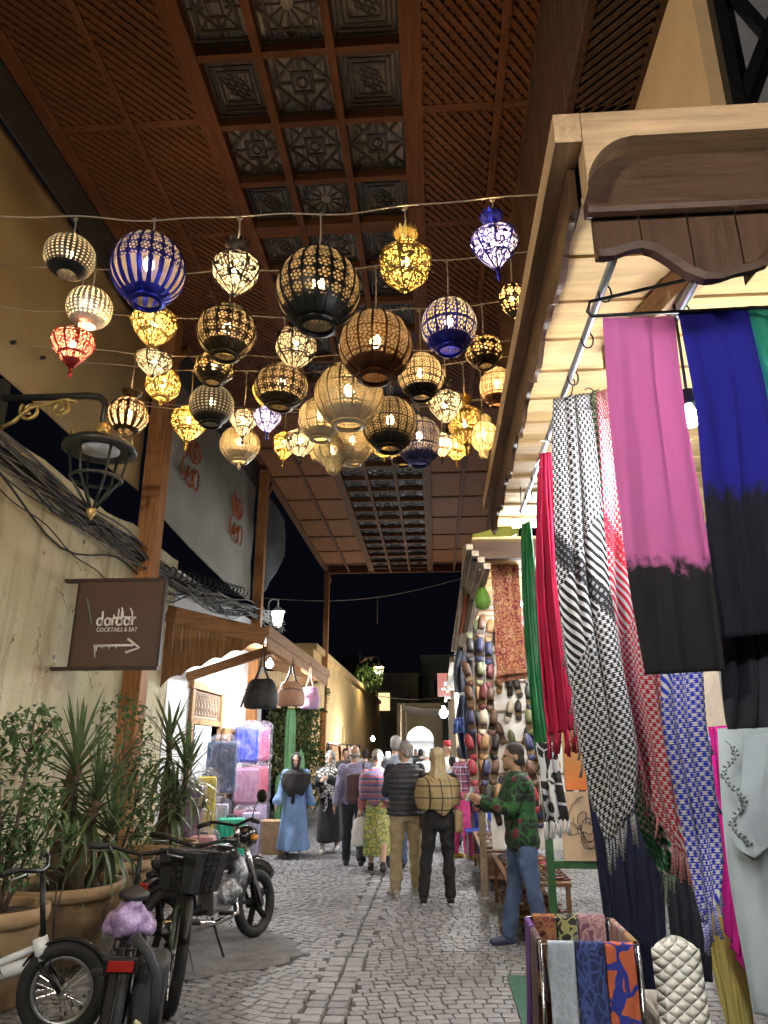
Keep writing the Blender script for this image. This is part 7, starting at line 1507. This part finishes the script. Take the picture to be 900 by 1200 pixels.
b = MB(); b.grid(qf(-1), 16, 24, lambda u, v: (u * 2 * W2, v * .6)); b.grid(qf(1), 16, 24, lambda u, v: (u * 2 * W2, v * .6)); b.build('back_cushion', m, qc, True)
b = MB(); b.cbox((cx, 4.30, .42), (2 * W2, .4, .09), .03); b.build('seat', m, qc)
for x in (cx - W2 * .85, cx + W2 * .85):
    for y in (4.12, 4.46): b = MB(); b.tube([(x, y, 0), (x, y, .38)], .014, 8); b.build('leg', blackm, qc, True)
bulb_lamp(tuple(aY(809, 490, 2.42)), 'glaring white bulb in the gap between pink and navy scarves', 14, r=.035, drop=.5, emi=80)
# stall lamps
tube_lamp((.9, 8.1, 3.2), (2.1, 8.1, 3.2), 'white tube lamp over the slipper board', 62)
tube_lamp((.9, 11.2, 3.2), (2.0, 11.2, 3.2), 'white tube lamp deeper in the second stall', 70)
tube_lamp((.62, 5.4, 3.3), (1.6, 5.4, 3.3), 'white tube lamp at the far end of the right awning', 45)
bulb_lamp((.9, 15.5, 2.9), 'white bulb in the third right-hand stall', 110); bulb_lamp((.9, 20.5, 2.9), 'white bulb in the fourth right-hand stall', 110)
tube_lamp((.6, .2, 3.3), (1.7, .2, 3.3), 'white tube lamp under the neighbouring awning beside the viewer', 30)
nb = thing('neighbour_awning', 'plain timber awning of the neighbouring shop beside the viewer', 'awning', (.5, -3, 3.5)); b = MB(); b.b2((.5, -3, 3.45), (2.4, 1.0, 3.5)); b.build('roof_board', pal, nb); b = MB(); b.b2((.44, -3, 3.4), (.5, 1.0, 3.55)); b.build('edge_beam', tan, nb)
# ---- far end
fs = thing('far_sign', 'pinkish lit shop sign projecting far up the lane', 'sign', aY(524, 803, 21)); p0, p1 = aY(513, 816, 21), aY(536, 789, 21); b = MB(); b.b2((p0.x, 20.95, p0.z), (p1.x, 21.05, p1.z)); b.build('panel', emit('sign_face', (.42, .16, .13), .55), fs)
b = MB(); cx, cz = (p0.x + p1.x) / 2, (p0.z + p1.z) / 2
for k in range(4): b.box((cx - .05 + .09 * (k % 2) + .08 * (k // 2), 20.94, cz + .06 * (1 if k % 2 else .3)), (.09, .01, .10 + .05 * (k % 3)))
b.box((cx, 20.94, cz - .12), (.34, .01, .05)); b.build('lettering', emit('sign_letters', (1, .95, .9), 1.5), fs); b = MB(); b.bar((p1.x, 21, p1.z - .1), (2.6, 21, p1.z - .1), .04, .04); b.build('bracket', blackm, fs)
bulb_lamp(tuple(aY(520, 836, 27)), 'bright white bulb hanging under the far stall roofs', 260, r=.16, emi=60)
bulb_lamp(tuple(aY(437, 866, 30)), 'white bulb low over the rug stall by the ochre wall', 120, r=.08)
fb = mat('far_building', (.22, .22, .19), .9, var=.2, scale=.7); fb2 = mat('far_building_b', (.17, .14, .10), .9, var=.25, scale=.7)
def house(lab, x0, x1, y0, y1, h, m, wins):
    o = thing('far_house', lab, 'building', ((x0 + x1) / 2, y0, 0), 'houses closing the far end of the lane'); b = MB(); b.b2((x0, y0, -.05), (x1, y1, h)); b.build('wall', m, o); b = MB(); b.b2((x0 - .1, y0 - .1, h), (x1 + .1, y1, h + .25)); b.build('parapet', m, o)
    for wx, wz, ww, wh, lit in wins: b = MB(); b.b2((wx - ww / 2, y0 - .03, wz), (wx + ww / 2, y0 - .004, wz + wh)); f = b.build('window', blackm if not lit else emit('far_window', (1, .7, .35), .5), o); b = MB(); b.b2((wx - ww / 2 - .08, y0 - .12, wz - .1), (wx + ww / 2 + .08, y0 - .005, wz)); b.build('sill', m, f)
house('grey flat-roofed house right of centre at the lane end', -1.1, 2.9, 58, 68, 8.6, fb, [(.3, 5.6, .8, 1.3, 0), (1.9, 5.6, .8, 1.3, 0)]); house('low brown house left of centre at the lane end', -5.4, -1.2, 52, 60, 6.6, fb2, [(-3.6, 4.3, .8, 1.2, 1), (-2.2, 4.3, .8, 1.2, 0)]); house('dark tall block behind the lane end', -12, -5, 66, 76, 9.5, fb2, [(-8, 6, 1, 1.4, 0)]); house('dark block at the right of the lane end', 3.2, 12, 40, 60, 7, fb2, [(5, 4.5, .9, 1.3, 0)])
# lit far shop with arched mouth
fs2 = thing('lit_shop', 'brightly lit white arched shop at the end of the lane', 'shop', (-1.6, 42, 0)); wm = mat('white_plaster', (.74, .75, .77), .85); cx0, cx1 = aY(476, 860, 42).x, aY(508, 860, 42).x
b = MB(); b.b2((cx0 - .5, 42, 0), (cx0, 42.4, 4.2)); b.b2((cx1, 42, 0), (cx1 + .5, 42.4, 4.2)); n = 12; mid = (cx0 + cx1) / 2; rad = (cx1 - cx0) / 2
for i in range(n):
    a0, a1 = math.pi * i / n, math.pi * (i + 1) / n; b.prism([(mid + rad * math.cos(a0), 42, 2.2 + rad * math.sin(a0)), (mid + rad * math.cos(a0), 42, 4.2), (mid + rad * math.cos(a1), 42, 4.2), (mid + rad * math.cos(a1), 42, 2.2 + rad * math.sin(a1))], (0, .4, 0))
b.build('facade', fb2, fs2, fix=True); b = MB(); b.b2((cx0 - .5, 45, 0), (cx1 + .5, 45.1, 4.2)); b.b2((cx0 - .5, 42.4, 4.1), (cx1 + .5, 45, 4.2)); b.b2((cx0 - .5, 42.4, 0), (cx0 - .4, 45, 4.1)); b.b2((cx1 + .4, 42.4, 0), (cx1 + .5, 45, 4.1)); b.build('interior', wm, fs2)
b = MB(); 
for i in range(4): b.b2((cx0 - .3, 44.6, .8 + i * .7), (cx1 + .3, 44.95, .84 + i * .7))
b.build('shelf', tw, fs2)
bulb_lamp((mid, 43.4, 3.5), 'white bulb inside the far arched shop', 140, r=.14, emi=60)
# stalls with white cloth roof, rugs and shrubs near the far end
for k, (px, c1, c2, lab) in enumerate(((414, (.3, .08, .04), (.5, .3, .12), 'red and gold rug hung on the ochre wall'), (424, (.4, .2, .08), (.2, .05, .04), 'orange rug hung on the ochre wall'), (434, (.35, .12, .12), (.5, .4, .3), 'pink rug hung on the ochre wall'), (441, (.2, .12, .06), (.4, .1, .06), 'brown rug at the end of the rug stall'))):
    Y = 26.5 + k * 2.6; b = MB(); x = WX + .18; b.grid(lambda u, v: (x + .04 * math.sin(u * 9 + v * 2) + .25 * v, Y + 1.7 * u, 1.85 - 1.6 * v), 14, 16, lambda u, v: (u * 1.7, v * 1.6)); o = b.build('hanging_rug', fmat('rug_%d' % k, paisley(c1, c2, tuple(x_ * .5 for x_ in c2), 5, 9)), None, True); sm = o.modifiers.new('t', 'SOLIDIFY'); sm.thickness = .015; tag(o, lab, 'rug', 'rugs along the ochre wall')
o = thing('rug_rail', 'dark rail along the ochre wall carrying the rugs', 'rail', (WX + .2, 26, 1.9)); b = MB(); b.tube([(WX + .2, 25.8, 1.9), (WX + .2, 37, 1.9)], .03, 6); b.build('rod', blackm, o)
for y in (25.9, 31, 36.5): b = MB(); b.tube([(WX + .2, y, 0), (WX + .2, y, 1.9)], .03, 6); b.build('leg', blackm, o)
shrub((WX + .1, 39.8, 4.7), 0, 0, [(.2, 0, .7, .9, .9, .7, 500)], 'dark creeper spilling over the far ochre wall by the lamp', 9, .25, 'creeper', False, lf3, None, 'plant')
o = thing('overhead_wire', 'thin wire sagging across the night sky beyond the roof', 'wire', (WX, 27, 7)); b = MB(); q0, q1 = aY(300, 700, 27), aY(560, 672, 27); b.tube([q0.lerp(q1, i / 20) + V((0, 0, -.5 * math.sin(math.pi * i / 20))) for i in range(21)], .02, 5); b.build('cable', wire_m, o, True); b = MB(); b.tube([q0.lerp(q1, .55) + V((0, 0, -.49)), q0.lerp(q1, .55) + V((0, 0, -1.5))], .012, 4); b.build('dangling_end', wire_m, o)
o = thing('overhead_wire', 'second wire low across the lane end over the far stalls', 'wire', (WX, 36, 5)); b = MB(); q0, q1 = aY(440, 815, 36), aY(545, 812, 36); b.tube([q0.lerp(q1, i / 12) + V((0, 0, -.25 * math.sin(math.pi * i / 12))) for i in range(13)], .02, 5); b.build('cable', wire_m, o, True)
st = thing('stall_roof', 'flat cloth roof over the far stalls at the lane centre', 'canopy', (-.6, 30, 3.4)); b = MB(); q0 = aY(470, 826, 30); b.grid(lambda u, v: (q0.x + 2.6 * u, 30 + 5 * v, q0.z - .15 * math.sin(math.pi * u) + .1 * math.sin(v * 6)), 10, 10); b.build('cloth', fmat('brown_cloth', plain((.12, .09, .07))), st, True)
for x, y in ((q0.x, 30), (q0.x + 2.6, 30), (q0.x, 35), (q0.x + 2.6, 35)): b = MB(); b.tube([(x, y, 0), (x, y, q0.z)], .03, 6); b.build('pole', gw, st)
# phone torch in the crowd
tp_ = aY(455, 893, 11.4); o = boxobj('torch_phone', 'phone with its white torch lit glaring in the crowd', 'phone', tp_, (.075, .012, .15), blackm, 0, .004); b = MB(); b.lathe([(0, 0), (.018, 0), (.018, -.006), (0, -.006)], 12, (0, -.007, .12), Matrix.Rotation(-math.pi / 2, 3, 'X')); b.build('torch_lens', emit('torch', (1, 1, .95), 120), o, w=False); point_light('torch_light', (0, -.05, .12), 8, (1, 1, .95), .02, o)
# orange script on the grey canvas
def script(cy_, cz_, s_, seed, name):
    r = random.Random(seed); b = MB()
    for k in range(6):
        y0 = cy_ + (k % 3 - 1) * .24 * s_ + r.uniform(-.05, .05); z0 = cz_ + (.25 if k < 3 else -.2) * s_
        b.tube([(WX + .045, y0 + .16 * s_ * math.sin(i * .8 + k), z0 + .16 * s_ * math.cos(i * 1.1 + k * 2) - .02 * i) for i in range(9)], .016, 4)
    b.build(name, mat('orange_print', (.45, .13, .05), .8), s2)
p = aX(222, 538, WX); script(p.y, p.z, 1., 1, 'printed_script'); p = aX(275, 606, WX); script(p.y, p.z, 1.1, 2, 'printed_script')
# folding chair in blue by the stall
fc = thing('blue_chair', 'blue folding chair standing by the shoe stall', 'chair', (.55, 12.6, 0)); bl = mat('blue_plastic', (.03, .07, .4), .4)
b = MB(); b.cbox((.62, 12.6, .45), (.4, .4, .04), .015); b.build('seat', bl, fc); b = MB(); b.cbox((.82, 12.6, .75), (.04, .4, .3), .012); b.build('backrest', bl, fc)
for x, y in ((.45, 12.43), (.45, 12.77), (.8, 12.43), (.8, 12.77)): b = MB(); b.tube([(x, y, 0), (x, y, .44 if x < .6 else .62)], .012, 6); b.build('leg', chrome, fc)
bpy.data.scenes.remove(TMPS)
